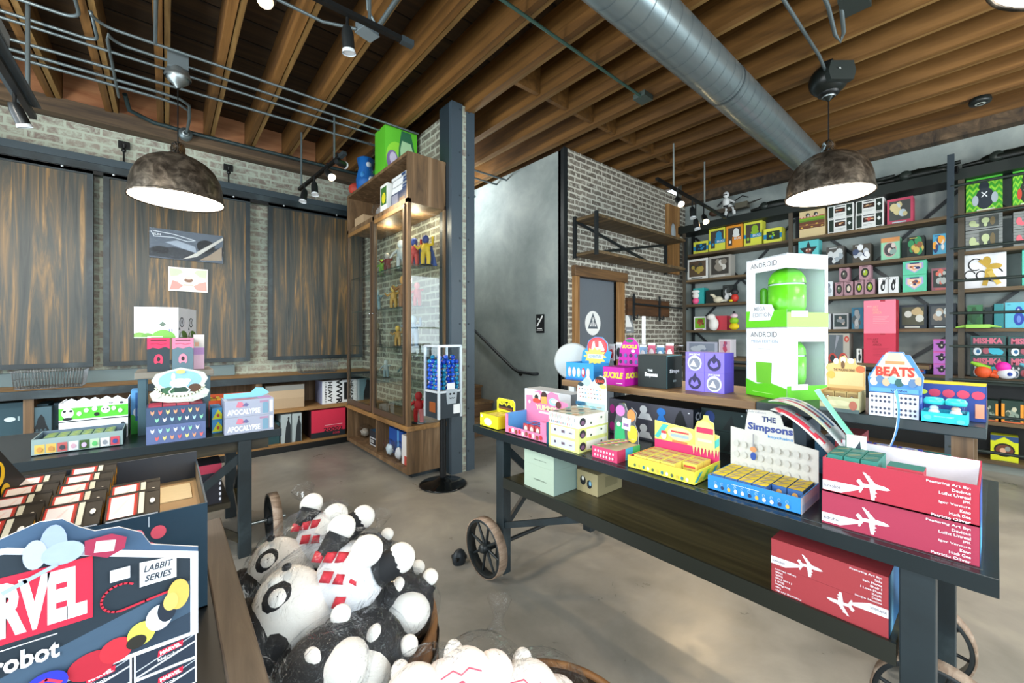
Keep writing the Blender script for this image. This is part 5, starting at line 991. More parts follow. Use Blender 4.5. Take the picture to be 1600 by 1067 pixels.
# 3 three white and lime cartons
for k in range(3):
    b = carton_mb(.184, .213, .0545, '#d9e28a' if k < 2 else '#eef0ec', {'F': ([('r', .08, .12, .88, .9, '#c8cad8'), ('r', .2, .42, .26, .62, '#3a3440'), ('r', .45, .4, .56, .62, '#6a5a64'), ('r', .7, .45, .8, .55, '#7a6a74')] if k < 2 else [('r', .04+.048*i, .5+.1*(i % 2), .052+.048*i, .8+.08*(i % 3), ('#5a5f68', '#8a8f78', '#b0645a')[i % 3]) for i in range(19)] + [('r', .06+.07*i, .15, .08+.07*i, .35, ('#b8444a', '#3a444c', '#5a9ac0')[i % 3]) for i in range(12)]),
        'R': [('r', .25, .15, .95, .85, '#e9efe0'), ('e', .13, .5, .10, .34, '#2a2c34'), ('e', .13, .42, .06, .18, '#7a5a78'), ('e', .4, .3, .03, .1, '#4a5a4c'), ('e', .75, .6, .03, .1, '#4a5a4c')]}, top='#d8d2c0')
    if k == 2: b.decal(faces_of(.184, .213, .0545)['T'], [('e', .15+.22*(i % 4), .10+.2*(i//4), .08, .07, ('#2c3a44', '#c8a078', '#7ab0a8', '#d8c8b0')[(i*3+i//4) % 4]) for i in range(20)], .001)
    o = solo('display_carton', b, ('lowest of three stacked lime and white cartons', 'middle of three stacked lime and white cartons', 'top white carton of the lime stack, opened and full of dotted pieces')[k], 'box', (1.394, 1.286, TZ+.0006+.0548*k), WEST)
    if k == 2:
        part('header_card', card_mb([(0, 0), (1, 0), (1, .68), (.98, .95), (.80, 1), (.66, .92), (.55, .78), (.40, .98), (.22, .80), (.04, .66)], .184, .17, .20, '#dfe6e4', [('r', .04, .02, .96, .2, '#a9d0dc'), ('e', .80, .86, .16, .12, '#1b1c22'), ('t', 'KANG', .80, .84, .26, .10, '#d8482a', .03), ('e', .36, .78, .12, .12, '#a8d4e4'), ('e', .16, .70, .10, .06, '#1f3a44'), ('e', .9, .70, .12, .06, '#e8e06a')] + [('e', .14+.1*(i % 8), .34+.12*(i//8), .02, .02, ('#b8444a', '#3a444c', '#5a9ac0', '#c8b07a')[i % 4]) for i in range(24)] + [('r', .02, .1, .35, .2, '#1f5a7a')], z0=.05), o)
# 4 small pink carton with coloured header
b = carton_mb(.128, .165, .050, '#d2406e', {'F': [('e', .14+.12*(i % 7), .66 if i < 7 else .3, .035, .12, '#f0c8d4', 10) for i in range(14)], 'R': [('r', 0, 0, .35, 1, '#c23a66'), ('r', .35, .0, .68, 1, '#4ab0d8'), ('r', .68, 0, 1, 1, '#52b868')]}, top='#c8b898')
b.decal(faces_of(.128, .165, .050)['T'], [('r', .02+.14*i, .03+.14*j, .13+.14*i, .13+.14*j, ('#5aa86a', '#d8707a', '#e8e0c0', '#b04a8a', '#e8c84a')[(i*2+j*3) % 5]) for i in range(7) for j in range(6)], .001)
o = solo('display_carton', b, 'small magenta carton with a checkered colourful top and blobby header', 'box', (1.409, 1.066, TZ+.0006), WEST)
part('header_card', card_mb([(0, 0), (1, 0), (1, .30), (.86, .52), (.92, .80), (.72, .92), (.62, .72), (.46, 1), (.22, .98), (.12, .70), (.02, .45)], .128, .175, .155, '#52575c', [('e', .28, .80, .19, .14, '#c878b8'), ('e', .72, .72, .16, .15, '#f08a4a'), ('p', ((.04, .02), (.5, .02), (.42, .5), (.1, .5)), '#2fa86a'), ('e', .78, .26, .20, .22, '#efc93a'), ('p', ((.35, .36), (.68, .32), (.72, .62), (.38, .64)), '#e8e6ea'), ('e', .22, .45, .08, .06, '#f2f2f2'), ('r', .42, .42, .62, .5, '#8a6a9a')], z0=.045), o)
# 5 yellow tray with long header
HD = ([(0, 0), (1, 0), (1, .62), (.93, .64), (.92, .86), (.86, .90), (.84, 1.0), (.78, 1.0), (.76, .90), (.68, .84), (.64, .66), (0, .72)], .185, '#e8dc6a',
      [('r', 0, 0, 1, .30, '#cf2f66'), ('p', ((0, .36), (.14, .66), (.24, .66), (.06, .32)), '#4ab8b0'), ('p', ((.86, .40), (1, .58), (1, .42), (.92, .32)), '#4ab8b0'), ('e', .42, .50, .20, .15, '#e9e9a0'), ('r', .28, .52, .56, .56, '#c8404a'), ('r', .28, .42, .56, .49, '#9ab0b8'), ('r', .3, .30, .54, .35, '#d8784a'),
       ('e', .80, .66, .14, .22, '#dfe08a'), ('p', ((.66, .30), (.94, .30), (.94, .66), (.66, .66)), '#dfe08a'), ('r', .68, .62, .92, .74, '#c8305a'), ('r', .70, .44, .90, .50, '#eef0b8')] + [('p', ((.62+.05*i, .34), (.66+.05*i, .34), (.64+.05*i, .14+.05*(i % 2))), '#dfe08a') for i in range(8)] + [('e', .17, .42, .045, .09, '#e8ecec'), ('r', .13, .46, .21, .52, '#d0404a')], .028)
display('yellow open tray with magenta and yellow dripping header card, mid table', 1.405, .8135, .269, .205, .048, .048, '#e9e24a', '#d8406a',
        {'F': [('e', .12+.072*i, .35, .020, .15, ('#5a6a4a', '#c8b04a', '#3a7a8a', '#e8ecd8')[i % 4], 8) for i in range(12)], 'R': [('p', ((.0, .2), (.2, .8), (.3, .8), (.1, .2)), '#3aa8b8'), ('p', ((.3, .2), (.5, .8), (.6, .8), (.4, .2)), '#8ac84a'), ('p', ((.6, .2), (.8, .8), (.9, .8), (.7, .2)), '#3aa8b8')]}, HD)
row_of_boxes(.054, .054, .046, '#e8de62', {'F': [('r', .1, .62, .9, .8, '#d8584a'), ('e', .5, .35, .22, .18, '#c8c070')], 'T': [('r', .06, .06, .94, .94, '#c9b478'), ('r', .1, .38, .9, .5, '#c2414a')]}, [(1.425+.056*i, .905-.057*j, TZ+.006, 0) for i in range(3) for j in range(4) if not (i == 0 and j == 3)], 'small yellow box with red stripe packed in the yellow tray', 'yellow blind boxes')
# 6 blue key ring tray
HD = ([(0, 0), (1, 0), (1, .52), (.75, .56), (.74, .76), (.64, .78), (.60, .92), (.48, .97), (.22, .95), (.18, .64), (0, .66)], .24, '#c9c8c2',
      [('t', 'kidrobot', .32, .93, .24, .03, '#8a8f98', .01), ('t', 'THE', .47, .84, .16, .08, '#2a3a6a', .04), ('t', 'Simpsons', .48, .70, .52, .14, '#3a4a8a', .04), ('t', 'keychains', .60, .595, .28, .05, '#3a8ac8', .02)] + [('e', .08+.1*(i % 9), .10+.16*(i//9), .035, .05, '#bfbfba', 8) for i in range(27)] + [('l', ((.30, .60), (.30, .42)), .004, '#8a8a90'), ('e', .30, .38, .04, .04, '#c88a5a'), ('e', .30, .28, .035, .06, '#2a4a9a')], .030)
display('blue open tray of key rings with a pale grey header card and lettered title', 1.415, .503, .268, .192, .050, .050, '#2b86d6', '#d8b83a',
        {'F': [('e', .10+.078*i, .34, .020, .13, ('#e8e8e4', '#2a3a5a', '#d8b04a', '#e0e4e8')[i % 4], 8) for i in range(11)] + [('l', tuple(ellipse(.10+.078*i, .62, .012, .10, 8)) , .0012, '#a8c8e8') for i in range(11)] + [('t', 'mystery keychain', .45, .82, .3, .09, '#e8f0f8', .01)], 'R': [('r', .0, 0, 1, 1, '#d0d4dc'), ('r', .05, .1, .9, .5, '#b0c4dc')]}, HD)
row_of_boxes(.040, .040, .046, '#3a6ab0', {'F': [('e', .5, .6, .2, .2, '#d8a868')], 'T': [('r', .02, .02, .98, .98, '#ecd22c'), ('p', ((.1, .1), (.35, .1), (.75, .9), (.5, .9)), '#b8a88a')]}, [(1.432+.042*i, .612-.0425*j, TZ+.006, 0) for i in range(4) for j in range(6) if not (i == 0 and j > 3)], 'tiny box with a yellow and grey slanted top in the blue key ring tray', 'key ring boxes')

# 7 red plane printed trays
def plane(cu, cv, s, c, flip=1):
    """white airliner silhouette, nose to the right"""
    P = [(-.50, .10), (-.44, .10), (-.34, -.02), (-.12, .0), (-.36, .36), (-.28, .36), (.06, .04), (.32, .02), (.44, -.02), (.50, -.06), (.40, -.10), (.16, -.12), (.06, -.12), (.02, -.50), (-.08, -.50), (-.14, -.12), (-.32, -.14), (-.42, -.34), (-.48, -.34), (-.44, -.10), (-.56, .02)]
    out = [('p', tuple((cu+flip*a*s*.52, cv+flip*b*s*2.0) for a, b in P), c)]
    for q in ((.0, -.24), (-.02, -.36), (-.14, .16), (-.22, .26)): out.append(('e', cu+flip*(q[0]+.05)*s*.52, cv+flip*q[1]*s*2.0, .012, .02, c, 8))
    return out
NAMES = ['Featuring Art By:', 'Devious', 'Luihz Unreal', 'JPK', 'Igor Ventura', 'Kano', 'Huck Gee', 'Patricio Oliver']
def plane_front(lines, inv=False):
    g = [('p', ((0, .06), (0, .34), (.30, .36), (.30, .30), (.14, .06)), '#e9e6ee'), ('t', 'kidrobot', .075, .20, .12, .10, '#5a4a52', .01)] + plane(.375, .48, .42, '#efeaf2')
    for i, s in enumerate(lines): g.append(('t', s, .955-len(s)*.0073, .90-.117*i, len(s)*.0146, .075 if i else .085, '#eee4ea', .02))
    if inv:
        def tr(it):
            if it[0] == 'p': return ('p', tuple((1-a, 1-b) for a, b in it[1]), it[2])
            if it[0] == 'e': return ('e', 1-it[1], 1-it[2]) + it[3:]
            return (it[0], it[1], 1-it[2], 1-it[3]) + it[4:7] + (it[7], 0, pi)
        g = [tr(q) for q in g]
    return g
carton('display_carton', 'shrink wrapped dark red plane printed carton under the open red tray', 'box', (1.413, .1715, TZ+.0006), WEST, .293, .22, .0895, '#a8324e', {'F': plane_front(NAMES), 'R': [('r', 0, 0, 1, 1, '#2a5a9a'), ('r', .1, .2, .4, .9, '#5ac0e0')]})
t = display('open dark red tray printed with a white plane, white inside', 1.408, .170, .290, .215, .094, .108, '#b22a40', '#e4e0e8', {'F': plane_front(NAMES), 'R': [('r', 0, 0, 1, .8, '#2a4a9a')]}, z=TZ+.0912, hs=.094)
row_of_boxes(.034, .062, .075, '#2a7a6e', {'F': [('r', .1, .1, .9, .7, '#e0dfe2')], 'T': [('r', .05, .05, .95, .95, '#2f6d66'), ('l', ((.2, .3), (.8, .7)), .004, '#a8a070')]}, [(1.420+.064*i, .290-.036*j, TZ+.12, 0) for i in range(2) for j in range(3)], 'narrow teal topped box standing in the open red tray', 'teal topped boxes')
carton('blind_box', 'red box with three tiny emblems and teal lid in the red tray', 'box', (1.424, .150, TZ+.115), WEST, .068, .06, .075, '#b03040', {'F': [('e', .2, .5, .12, .16, '#17181c'), ('e', .2, .55, .06, .06, '#eeeeee'), ('e', .5, .5, .10, .14, '#c8ccd0'), ('e', .8, .5, .12, .16, '#1b1c20')]}, top='#2f7268')
t = display('bright blue open tray behind the red one, with clear domed toys', 1.665, .180, .300, .10, .165, .165, '#2a62c8', '#2458b8', {})
row_of_boxes(.052, .045, .035, '#4a5ab8', {'F': [('r', .1, .1, .9, .9, '#7a8ad0')], 'T': [('e', .5, .5, .35, .35, '#dfe2cf'), ('e', .5, .5, .2, .2, '#8a9ad8')]}, [(1.69, .285-.058*j, TZ+.148, 0) for j in range(3)], 'periwinkle box with a pale domed toy on top, in the blue tray', 'periwinkle boxes')
# curled header cards rising behind the red tray
def curl(name, p0, p1, bulge, w, col, cols, label, lean=(0, 0, 1)):
    p0, p1 = Vector(p0), Vector(p1); n = 14; b = MB(); side = Vector((1, 0, 0))*w
    mid = (p0+p1)/2+Vector(bulge); P = [p0*(1-s)**2+mid*2*s*(1-s)+p1*s*s for s in [i/n for i in range(n+1)]]
    th = Vector((.0, -.0015, -.0015)); m = len(cols)
    for k in range(n):
        a, q = P[k], P[k+1]
        for j, c in enumerate(cols):     # printed stripes run along the card, a few patches across it
            if (k*3+j*5) % 11 == 0: c = cols[(j+2) % m]
            s0, s1 = side*(j/m), side*((j+1)/m)
            b.add([a+s0, a+s1, q+s1, q+s0], [(0, 1, 2, 3)], c)
        b.add([a+th, a+side+th, q+side+th, q+th], [(3, 2, 1, 0)], col)
        b.add([a, q, q+th, a+th], [(0, 1, 2, 3)], '#c8ccd0'); b.add([a+side, q+side, q+side+th, a+side+th], [(3, 2, 1, 0)], '#c8ccd0')
    return solo(name, b, label, 'header card', tuple(p0), world=True)
curl('header_card', (1.53, .318, .985), (1.56, .495, 1.105), (0, .02, .06), .10, '#c8ccd0', ['#ccd4d2', '#c8344a', '#c8344a', '#c9cfd0', '#9aa8b0'], 'lower curled card with a red stripe arching over the red tray')
curl('header_card', (1.585, .300, 1.00), (1.62, .520, 1.125), (0, .0, .09), .12, '#c4c8cc', ['#c2c2a4', '#c9cdd2', '#b8485a', '#d0d4d8', '#3a5a84', '#c9ced4'], 'upper curled white card with blue and red patches behind the lower one')
curl('header_card', (1.60, .262, 1.00), (1.63, .388, 1.175), (0, .005, .0), .06, '#7ad0b0', ['#8fe0b8', '#a8ead0', '#d8f0e0', '#8ad8b8', '#c8b0d0'], 'pale green leaning card beside the scalloped orange tray')
curl('header_card', (1.64, .216, 1.00), (1.66, .198, 1.19), (0, -.03, .0), .05, '#5a9ae0', ['#6aa8e8', '#9ac8f0', '#4a8ad8', '#cfe0f4'], 'shiny blue standing card in front of the white gridded boxes')
carton('upright_card_box', 'white playing card like box with dark triangles standing in the red tray', 'box', (1.545, .268, TZ+.115), WEST, .045, .02, .115, '#e4ece8', {'F': [('p', ((.5, .7), (.75, .9), (.8, .66)), '#2a3a44'), ('p', ((.5, .2), (.75, .4), (.8, .16)), '#2a3a44'), ('r', 0, 0, .06, 1, '#3a6a5a')]})

# --- goods on the lower shelf
SZ = .5694
for k, (z0, h_, lb) in enumerate(((SZ, .122, 'pale mint plain box on the lower shelf, lower of the pair'), (SZ+.1225, .070, 'pale mint plain box under the table top, upper of the pair'))):
    carton('mint_box', lb, 'box', (1.442, 1.498, z0), WEST, .214, .17, h_, '#b5c6b2', {'F': [('t', 'ninjakid.comic', .55, .42, .42, .09, '#4a5248', .01)]}, side='#a3bab0')
carton('panda_box', 'tan box with two small black and white animal prints under the table', 'box', (1.60, 1.315, SZ), WEST, .13, .20, .105, '#a89a72', {'F': [('e', .3, .55, .14, .22, '#17181a'), ('e', .3, .65, .06, .1, '#e8e4da'), ('e', .62, .45, .12, .2, '#1c2024'), ('e', .66, .5, .06, .12, '#7aa8c0')], 'R': [('r', .3, .3, .8, .8, '#8f8460')]})
for k in range(2):
    b = carton_mb(.269, .20, .0795, '#a33a40', {'F': plane_front(NAMES[:1]+['Tado', 'Sam Flores', 'Shok 1', 'I Love Dust', 'Kozik', 'Dalek', 'Sergio Mancini'], k == 0), 'R': [('r', 0, 0, 1, 1, '#2d6a9c'), ('r', .1, 0, .35, 1, '#6ab0d8')]})
    solo('display_carton', b, ('dark red plane printed carton upside down on the lower shelf', 'dark red plane printed carton resting on the upside down one')[k], 'box', (1.431, .3155, SZ+.080*k), WEST)

# --- dark boxes under the riser
CB = [('e', .04, .4, .035, .26, '#b02a8a'), ('e', .20, .62, .035, .22, '#c8d42a'), ('e', .18, .35, .05, .18, '#c8d42a'), ('e', .45, .64, .045, .22, '#e8e8ea'), ('p', ((.38, .12), (.56, .12), (.52, .46), (.42, .46)), '#dfe0e4'), ('e', .66, .66, .05, .2, '#2a7ad0'), ('p', ((.60, .08), (.74, .08), (.68, .5), (.64, .5)), '#2a7ad0'), ('p', ((.80, .05), (.94, .05), (.9, .6), (.87, .9), (.83, .6)), '#15171c'), ('e', .96, .80, .01, .03, '#dfe0e4')]
for k in range(2):
    b = carton_mb(.46, .20, .092, '#4a4a56', {'F': CB, 'R': [('t', 'CODE', .5, .62, .8, .42, '#dfe2ea', .04), ('r', 0, 0, 1, .2, '#2b3038')]}, side='#20262c', top='#16191d')
    solo('display_carton', b, ('lower', 'upper')[k]+' of two dark grey cartons with coloured bust prints under the riser', 'box', (1.83, 1.12, TZ+.001+.0925*k), WEST)
for k in range(2):
    carton('dark_carton', ('lower', 'upper')[k]+' black green carton with blue print right of the bust cartons', 'box', (1.90, .79, TZ+.001+.095*k), WEST, .19, .2, .094, '#122a2a', {'F': [('e', .2, .6, .12, .3, '#1f3a7a'), ('p', ((.5, .1), (.8, .1), (.7, .8)), '#0c1a1c'), ('e', .92, .85, .02, .04, '#a8b8b8')]})
    carton('letter_carton', ('lower', 'upper')[k]+' white carton with small black symbols under the riser', 'box', (1.93, .655, TZ+.001+.095*k), WEST, .06, .2, .094, '#e6e6ee', {'F': [('r', .1+.3*(i % 3), .1+.22*(i//3), .3+.3*(i % 3), .2+.22*(i//3), '#2c2e44') for i in range(12)]})
for k, (yy, ww, cc, hh) in enumerate(((.585, .055, '#56606a', .17), (.50, .045, '#4a5a68', .19), (.42, .06, '#3f7090', .12))):
    carton('plain_carton', ('mid grey narrow carton under the riser', 'slate carton under the riser behind the curled cards', 'blue grey carton under the riser behind the curled cards')[k], 'box', (1.90, yy, TZ+.001), WEST, ww, .2, hh, cc, {'F': [('r', 0, .48, 1, .5, '#2c363e')]})
carton('red_art_box', 'small red and white patterned box under the riser', 'box', (1.86, .345, TZ+.001), WEST, .07, .15, .17, '#a83a44', {'F': blobs(5, .5, .6, .3, .25, ['#e8e4e0', '#3a6aa0', '#c8444a'], 9) + [('r', .0, .2, 1, .26, '#e8e0dc')]})
carton('teal_box', 'wide teal box with three round holes under the riser at its right end', 'box', (1.86, .19, TZ+.001), WEST, .20, .15, .125, '#1f7f80', {'F': [('e', .45, .3, .06, .18, '#0d1c1e'), ('e', .68, .28, .06, .18, '#0d1c1e'), ('e', .9, .26, .05, .18, '#0d1c1e')], 'R': [('r', 0, 0, 1, 1, '#2aa0b8')]})
carton('white_board_box', 'long white box with a black and red round print behind the pink lettered header', 'box', (1.80, 1.80, TZ+.001), WEST, .40, .14, .175, '#dfe3e8', {'F': [('e', .28, .55, .07, .22, '#141820'), ('e', .38, .40, .06, .32, '#b0303a'), ('r', .80, .42, .95, .5, '#2a4a6a')]})
b = MB().lathe([(0, -.004), (.10, -.004), (.115, 0), (.10, .006), (0, .006)], '#b9c0c2', n=36, M=Matrix.Translation((0, 0, .36)) @ Matrix.Rotation(radians(35), 4, 'Z') @ Matrix.Rotation(pi/2, 4, 'Y')).box((-.01, -.02, 0), (.01, .02, .26), '#cdd3d6').box((-.05, -.05, 0), (.05, .05, .01), '#cdd3d6')
solo('round_display_stand', b, 'grey round disc stand behind the blue character box at the riser end', 'stand', (1.93, 1.70, TZ+.001))

# --- goods on the riser
R0 = RZ+.0006
t = display('sky blue open box with a round red and white header card on the riser end', 1.772, 1.5115, .200, .14, .098, .098, '#2e94d8', '#1f74b4', {'F': [('e', .14+.17*i, .46, .065, .28, ('#e8b0a8', '#dfc8d0', '#a8d8d8', '#d8404a', '#c8e0ea')[i], 14) for i in range(5)] + [('e', .14+.17*i, .50, .045, .16, '#eef0ea', 12) for i in range(5)] + [('r', 0, 0, 1, .12, '#1a6ab8')]},
        ([(0, 0), (1.0, 0), (1.1, .46), (.98, .50), (.96, .78), (.78, .98), (.52, 1.0), (.28, .86), (.20, .55), (.10, .50), (.05, .42)], .16, '#2e94d8', [('e', .60, .62, .36, .36, '#d8404a'), ('e', .60, .62, .31, .31, '#e0565a'), ('p', ((.38, .48), (.62, .5), (.84, .48), (.86, .54), (.74, .82), (.66, .84), (.66, .62), (.54, .62), (.50, .84), (.44, .8)), '#eef0f2'), ('p', tuple(star(.52, .28, .34, .24, 12, 0, 1.25)), '#e8e06a'), ('r', .26, .20, .80, .36, '#cfdde8'), ('t', 'ADVENTURE', .53, .28, .46, .10, '#7a90b8', .02)], .085), z=RZ)
b = carton_mb(.132, .14, .092, '#b8149a', {'F': [('t', 'SUCKLE', .48, .55, .9, .34, '#e6e23a', .05, .2), ('r', .62, .1, .9, .15, '#e8c8e0')], 'R': [('t', 'SUCKLE', .5, .55, .9, .32, '#e6e23a', .05, .2)]}, top='#8a0f74')
o = solo('display_carton', b, 'magenta carton with yellow lettering and a bullet shaped header', 'box', (1.738, 1.257, R0), WEST)
part('header_card', card_mb([(0, 0), (1, 0), (1, .55), (.94, .82), (.72, 1), (.5, 1), (.28, .88), (.1, .6)], .132, .155, .13, '#b8149a', [('e', .55, .90, .18, .06, '#1f7a4a'), ('t', 'SUCKLE', .56, .70, .70, .12, '#e6e23a', .05, .2)] + [('e', .14+.24*(i % 4), .18+.22*(i//4), .07, .07, ('#3a1f4a', '#5a5a9a')[i % 2], 10) for i in range(8)] + [('e', .74, .55, .09, .05, '#e8e4ea')], z0=.085), o)
b = carton_mb(.152, .15, .158, '#13201f', {'F': [('t', 'THE', .44, .52, .18, .07, '#e8ecf0', .03), ('t', 'Simpsons', .48, .38, .46, .17, '#e8ecf0', .05)], 'R': [('t', 'Simps', .5, .5, .6, .15, '#dfe4e8', .04), ('r', .4, .18, .6, .24, '#8a9a9a'), ('r', 0, .97, 1, 1, '#5f8a90'), ('r', 0, 0, .03, 1, '#5f8a90')]}, top='#24383a')
solo('game_box', b, 'black square box with white script lettering on the riser', 'box', (1.807, 1.084, R0), WEST)
for k in range(4):
    i, j = k % 2, k//2
    dark = (i+j) % 2 == 0
    g = {'F': ([('e', .5, .42, .34, .34, '#2b2450'), ('p', ((.38, .7), (.62, .7), (.54, .96)), '#2b2450'), ('p', ((.28, .34), (.36, .6), (.5, .42), (.64, .6), (.72, .34), (.5, .22)), '#7f6fe0')] if (i != j) == False else [('e', .5, .44, .38, .40, '#cdd0dc'), ('e', .5, .42, .3, .3, '#7a7f90'), ('p', ((.25, .3), (.45, .6), (.62, .25)), '#e8eaf0'), ('t', 'JAW BONE', .5, .88, .6, .12, '#e8e8f8', .03)])}
    carton('purple_box', ('lower left', 'lower right', 'upper left', 'upper right')[k]+' of four stacked violet boxes on the riser, '+('emblem front' if i == j else 'silver toy window'), 'toy box', (1.848, .892-.087*i, R0+.0885*j), WEST, .086, .10, .088, '#7f6fe0', g, side='#584ac0')

# two tall green and white window boxes, turned towards the street
AR = radians(-117)
def droid_box(z, label, front_window):
    w, h = .20, .287
    t = thing('window_box', label, 'toy box', (1.882, .6135, z), AR)
    PW = '#e6eaee'; G = '#5cbf12'
    b = MB(); FF = faces_of(w, w, h)
    b.box((-w/2, 0, 0), (w/2, w, .006), PW).box((-w/2, 0, h-.006), (w/2, w, h), PW).box((-w/2, w-.003, 0), (w/2, w, h), PW).box((-w/2, 0, 0), (-w/2+.003, w, h), PW)
    def panel(F, win):   # a face with an opening
        o, u, v, W, H = F; o, u, v = Vector(o), Vector(u), Vector(v); nn = u.cross(v)
        a0, a1, b0, b1 = win
        def q(x0, y0, x1, y1):
            P = lambda a, c: o+u*(a*W)+v*(c*H)
            b.add([P(x0, y0), P(x1, y0), P(x1, y1), P(x0, y1)], [(0, 1, 2, 3)], PW)
            b.add([P(x0, y0)-nn*.002, P(x1, y0)-nn*.002, P(x1, y1)-nn*.002, P(x0, y1)-nn*.002], [(3, 2, 1, 0)], '#a9c4c8')
        q(0, 0, 1, b0); q(0, b1, 1, 1); q(0, b0, a0, b1); q(a1, b0, 1, b1)
    if front_window: panel(FF['F'], (.24, 1.0, .24, .80))
    else: b.add([(-w/2, 0, 0), (w/2, 0, 0), (w/2, 0, h), (-w/2, 0, h)], [(0, 1, 2, 3)], PW)
    panel(FF['R'], (.0 if front_window else .26, .92, .20, .80))
    n = [('t', 'ANDROID', .45, .90, .66, .075, '#4a4f58', .0)]
    if front_window: b.decal(FF['F'], n+[('r', 0, 0, 1, .24, G), ('p', ((.08, .10), (.62, .10), (.72, .24), (.66, .32), (.30, .34), (.14, .36)), '#dfe4ea'), ('t', 'MEGA', .36, .27, .28, .06, '#8a9098', .01), ('t', 'EDITION', .42, .18, .46, .06, '#8a9098', .01)])
    else: b.decal(FF['F'], n[:1]+[('t', 'MEGA EDITION', .47, .80, .66, .04, '#6f8aa8', .0), ('r', .32, .69, .62, .695, '#8a9098'), ('p', ((0, 0), (1, 0), (1, .16), (.6, .22), (.3, .18), (0, .24)), G), ('p', ((.28, .2), (.64, .2), (.66, .5), (.26, .5)), '#69b82a'), ('r', .18, .06, .7, .066, '#a8e07a')])
    b.decal(FF['R'], [('t', 'ANDROID', .5, .90, .7, .075, '#c9cdd4', .0), ('r', 0, 0, 1, .20, G if not front_window else '#8fd85a'), ('r', .1, .14, .5, .22, '#e6eaee')], .0006)
    part('carton', b, t)
    part('window_film', MB().box((-w/2+.004, .001, .05), (w/2-.004, .0025, h-.05), ACRYL).box((w/2-.0025, .004, .05), (w/2-.001, w-.01, h-.05), ACRYL), t)
    tb = MB().lathe([(0, 0), (.052, 0), (.062, .008), (.066, .03), (.066, .115), (.0, .115)], mat('#63c31e', .25), (0.02, .085, .055), 32).lathe([(.066, .122), (.064, .145), (.050, .170), (.028, .186), (0, .19)], mat('#63c31e', .25), (.02, .085, .055), 32).lathe([(.0, .115), (.060, .115), (.060, .122), (0, .122)], mat('#dfe8ee', .3), (.02, .085, .055), 32)
    part('green_toy', tb, t, 'plain glossy green cylinder toy with domed top')
    part('green_rod', MB().tube([(-.068, .06, .07), (-.068, .06, .155)], .015, mat('#5cb81c', .25), 16).ball((-.068, .06, .155), .015, mat('#5cb81c', .25)).ball((-.068, .06, .07), .015, mat('#5cb81c', .25)), t)
    return t
droid_box(R0, 'lower tall green and white window box with large lettering on the riser', False)
droid_box(R0+.2875, 'upper tall green and white window box with a green toy showing', True)

# scalloped orange display, gridded boxes, turquoise tray
HD = ([(0, 0), (1, 0), (1, .70), (.78, .74), (.74, .92), (.58, .84), (.48, 1.0), (.36, .96), (.30, .80), (.22, .90), (.16, .76), (.0, .72), (-.04, .6), (.02, .5), (-.03, .4), (0, .2)], .115, '#dcb370',
      [('r', .05, .1, .95, .5, '#e2c48a'), ('t', 'THE WALKING DEAD', .46, .56, .56, .08, '#4a2c18', .02), ('e', .25, .82, .07, .09, '#dfe0e4'), ('e', .44, .86, .07, .10, '#efe4c8'), ('e', .43, .72, .05, .12, '#6a4a2a'), ('e', .64, .84, .09, .08, '#e4e8ec'), ('e', .88, .60, .12, .10, '#c86a3a'), ('e', .12, .4, .1, .12, '#e8a84a')], .07)
t = display('tan open display box with a torn edged orange header card on the riser', 1.714, .3395, .105, .10, .050, .085, '#b8b088', '#c89858', {'F': [('r', 0, 0, 1, .25, '#4a5a5c'), ('e', .5, .6, .3, .2, '#c8c09a'), ('e', .1, .8, .12, .25, '#8a7a5a'), ('e', .85, .5, .1, .3, '#a85a4a')]}, HD, z=RZ, hs=.07)
row_of_boxes(.030, .04, .06, '#a8905a', {'F': [('r', .08, .1, .92, .92, '#8a7040'), ('e', .45, .5, .24, .3, '#3c2a20'), ('e', .45, .62, .16, .14, '#e8e0d0')]}, [(1.735, .372-.032*j, RZ+.006, 0) for j in range(3)], 'small tan box with a dark oval print in the torn edged display', 'tan blind boxes')
for k in range(4):
    i, j = k % 2, k//2
    carton('gridded_box', ('lower left', 'lower right', 'upper left', 'upper right')[k]+' white box with a grid of tiny black marks on the riser', 'box', (1.735, .238-.058*i, R0+.0365*j), WEST, .0565, .10, .036, '#e8eaf2', {'F': [('e', .14+.18*(q % 5), .30+.4*(q//5), .055, .12, '#3c4058', 8) for q in range(10)] + [('r', 0, 0, .02, 1, '#2a3050')], 'R': [('r', 0, 0, 1, 1, '#3a5ab8'), ('e', .5, .5, .3, .3, '#8ab0e0')]})
HD = [(0.02, 0), (1, 0), (1.02, .2), (1.04, .42), (.80, .92), (.70, .94), (.68, 1), (.40, 1), (.38, .94), (.30, .92), (-.0, .36), (.02, .15)]
b = card_mb(HD, .125, .130, 0, '#4a84c0', [('p', ((.36, .98), (.66, .98), (.98, .36), (.04, .36)), '#e8dcb8'), ('p', ((.42, .98), (.60, .98), (.66, .80), (.36, .80)), '#efe6a0'), ('r', .34, .70, .70, .78, '#e88a5a'), ('t', 'BEATS', .52, .52, .72, .24, '#d8382a', .05)] + [('e', .12+.12*i, .26+.06*(i % 2), .08, .10, ('#dfe6ec', '#5a7aa0', '#c8a888', '#8ab8c8', '#2a5a5a')[i % 5], 10) for i in range(8)] + [('r', .05, .02, .95, .12, '#5a9ae0'), ('t', 'kidrobot', .6, .07, .3, .06, '#101828', .01)], t=.004)
b.box((-.06, .004, 0), (.06, .05, .06), '#4a84c0')
solo('header_display', b, 'trapezoid header card with big red lettering standing on the gridded boxes', 'display', (1.75, .209, R0+.0735), WEST)
t = display('bright turquoise low tray with two clear domed toys at the riser end', 1.706, .098, .092, .09, .032, .032, '#1fb4cc', '#18a0b8', {'F': [('t', 'SMORKIN LABBIT', .5, .66, .44, .10, '#a8eaf2', .02), ('e', .14, .55, .09, .2, '#5ad0dc'), ('e', .86, .35, .09, .2, '#5ad0dc')]}, z=RZ)
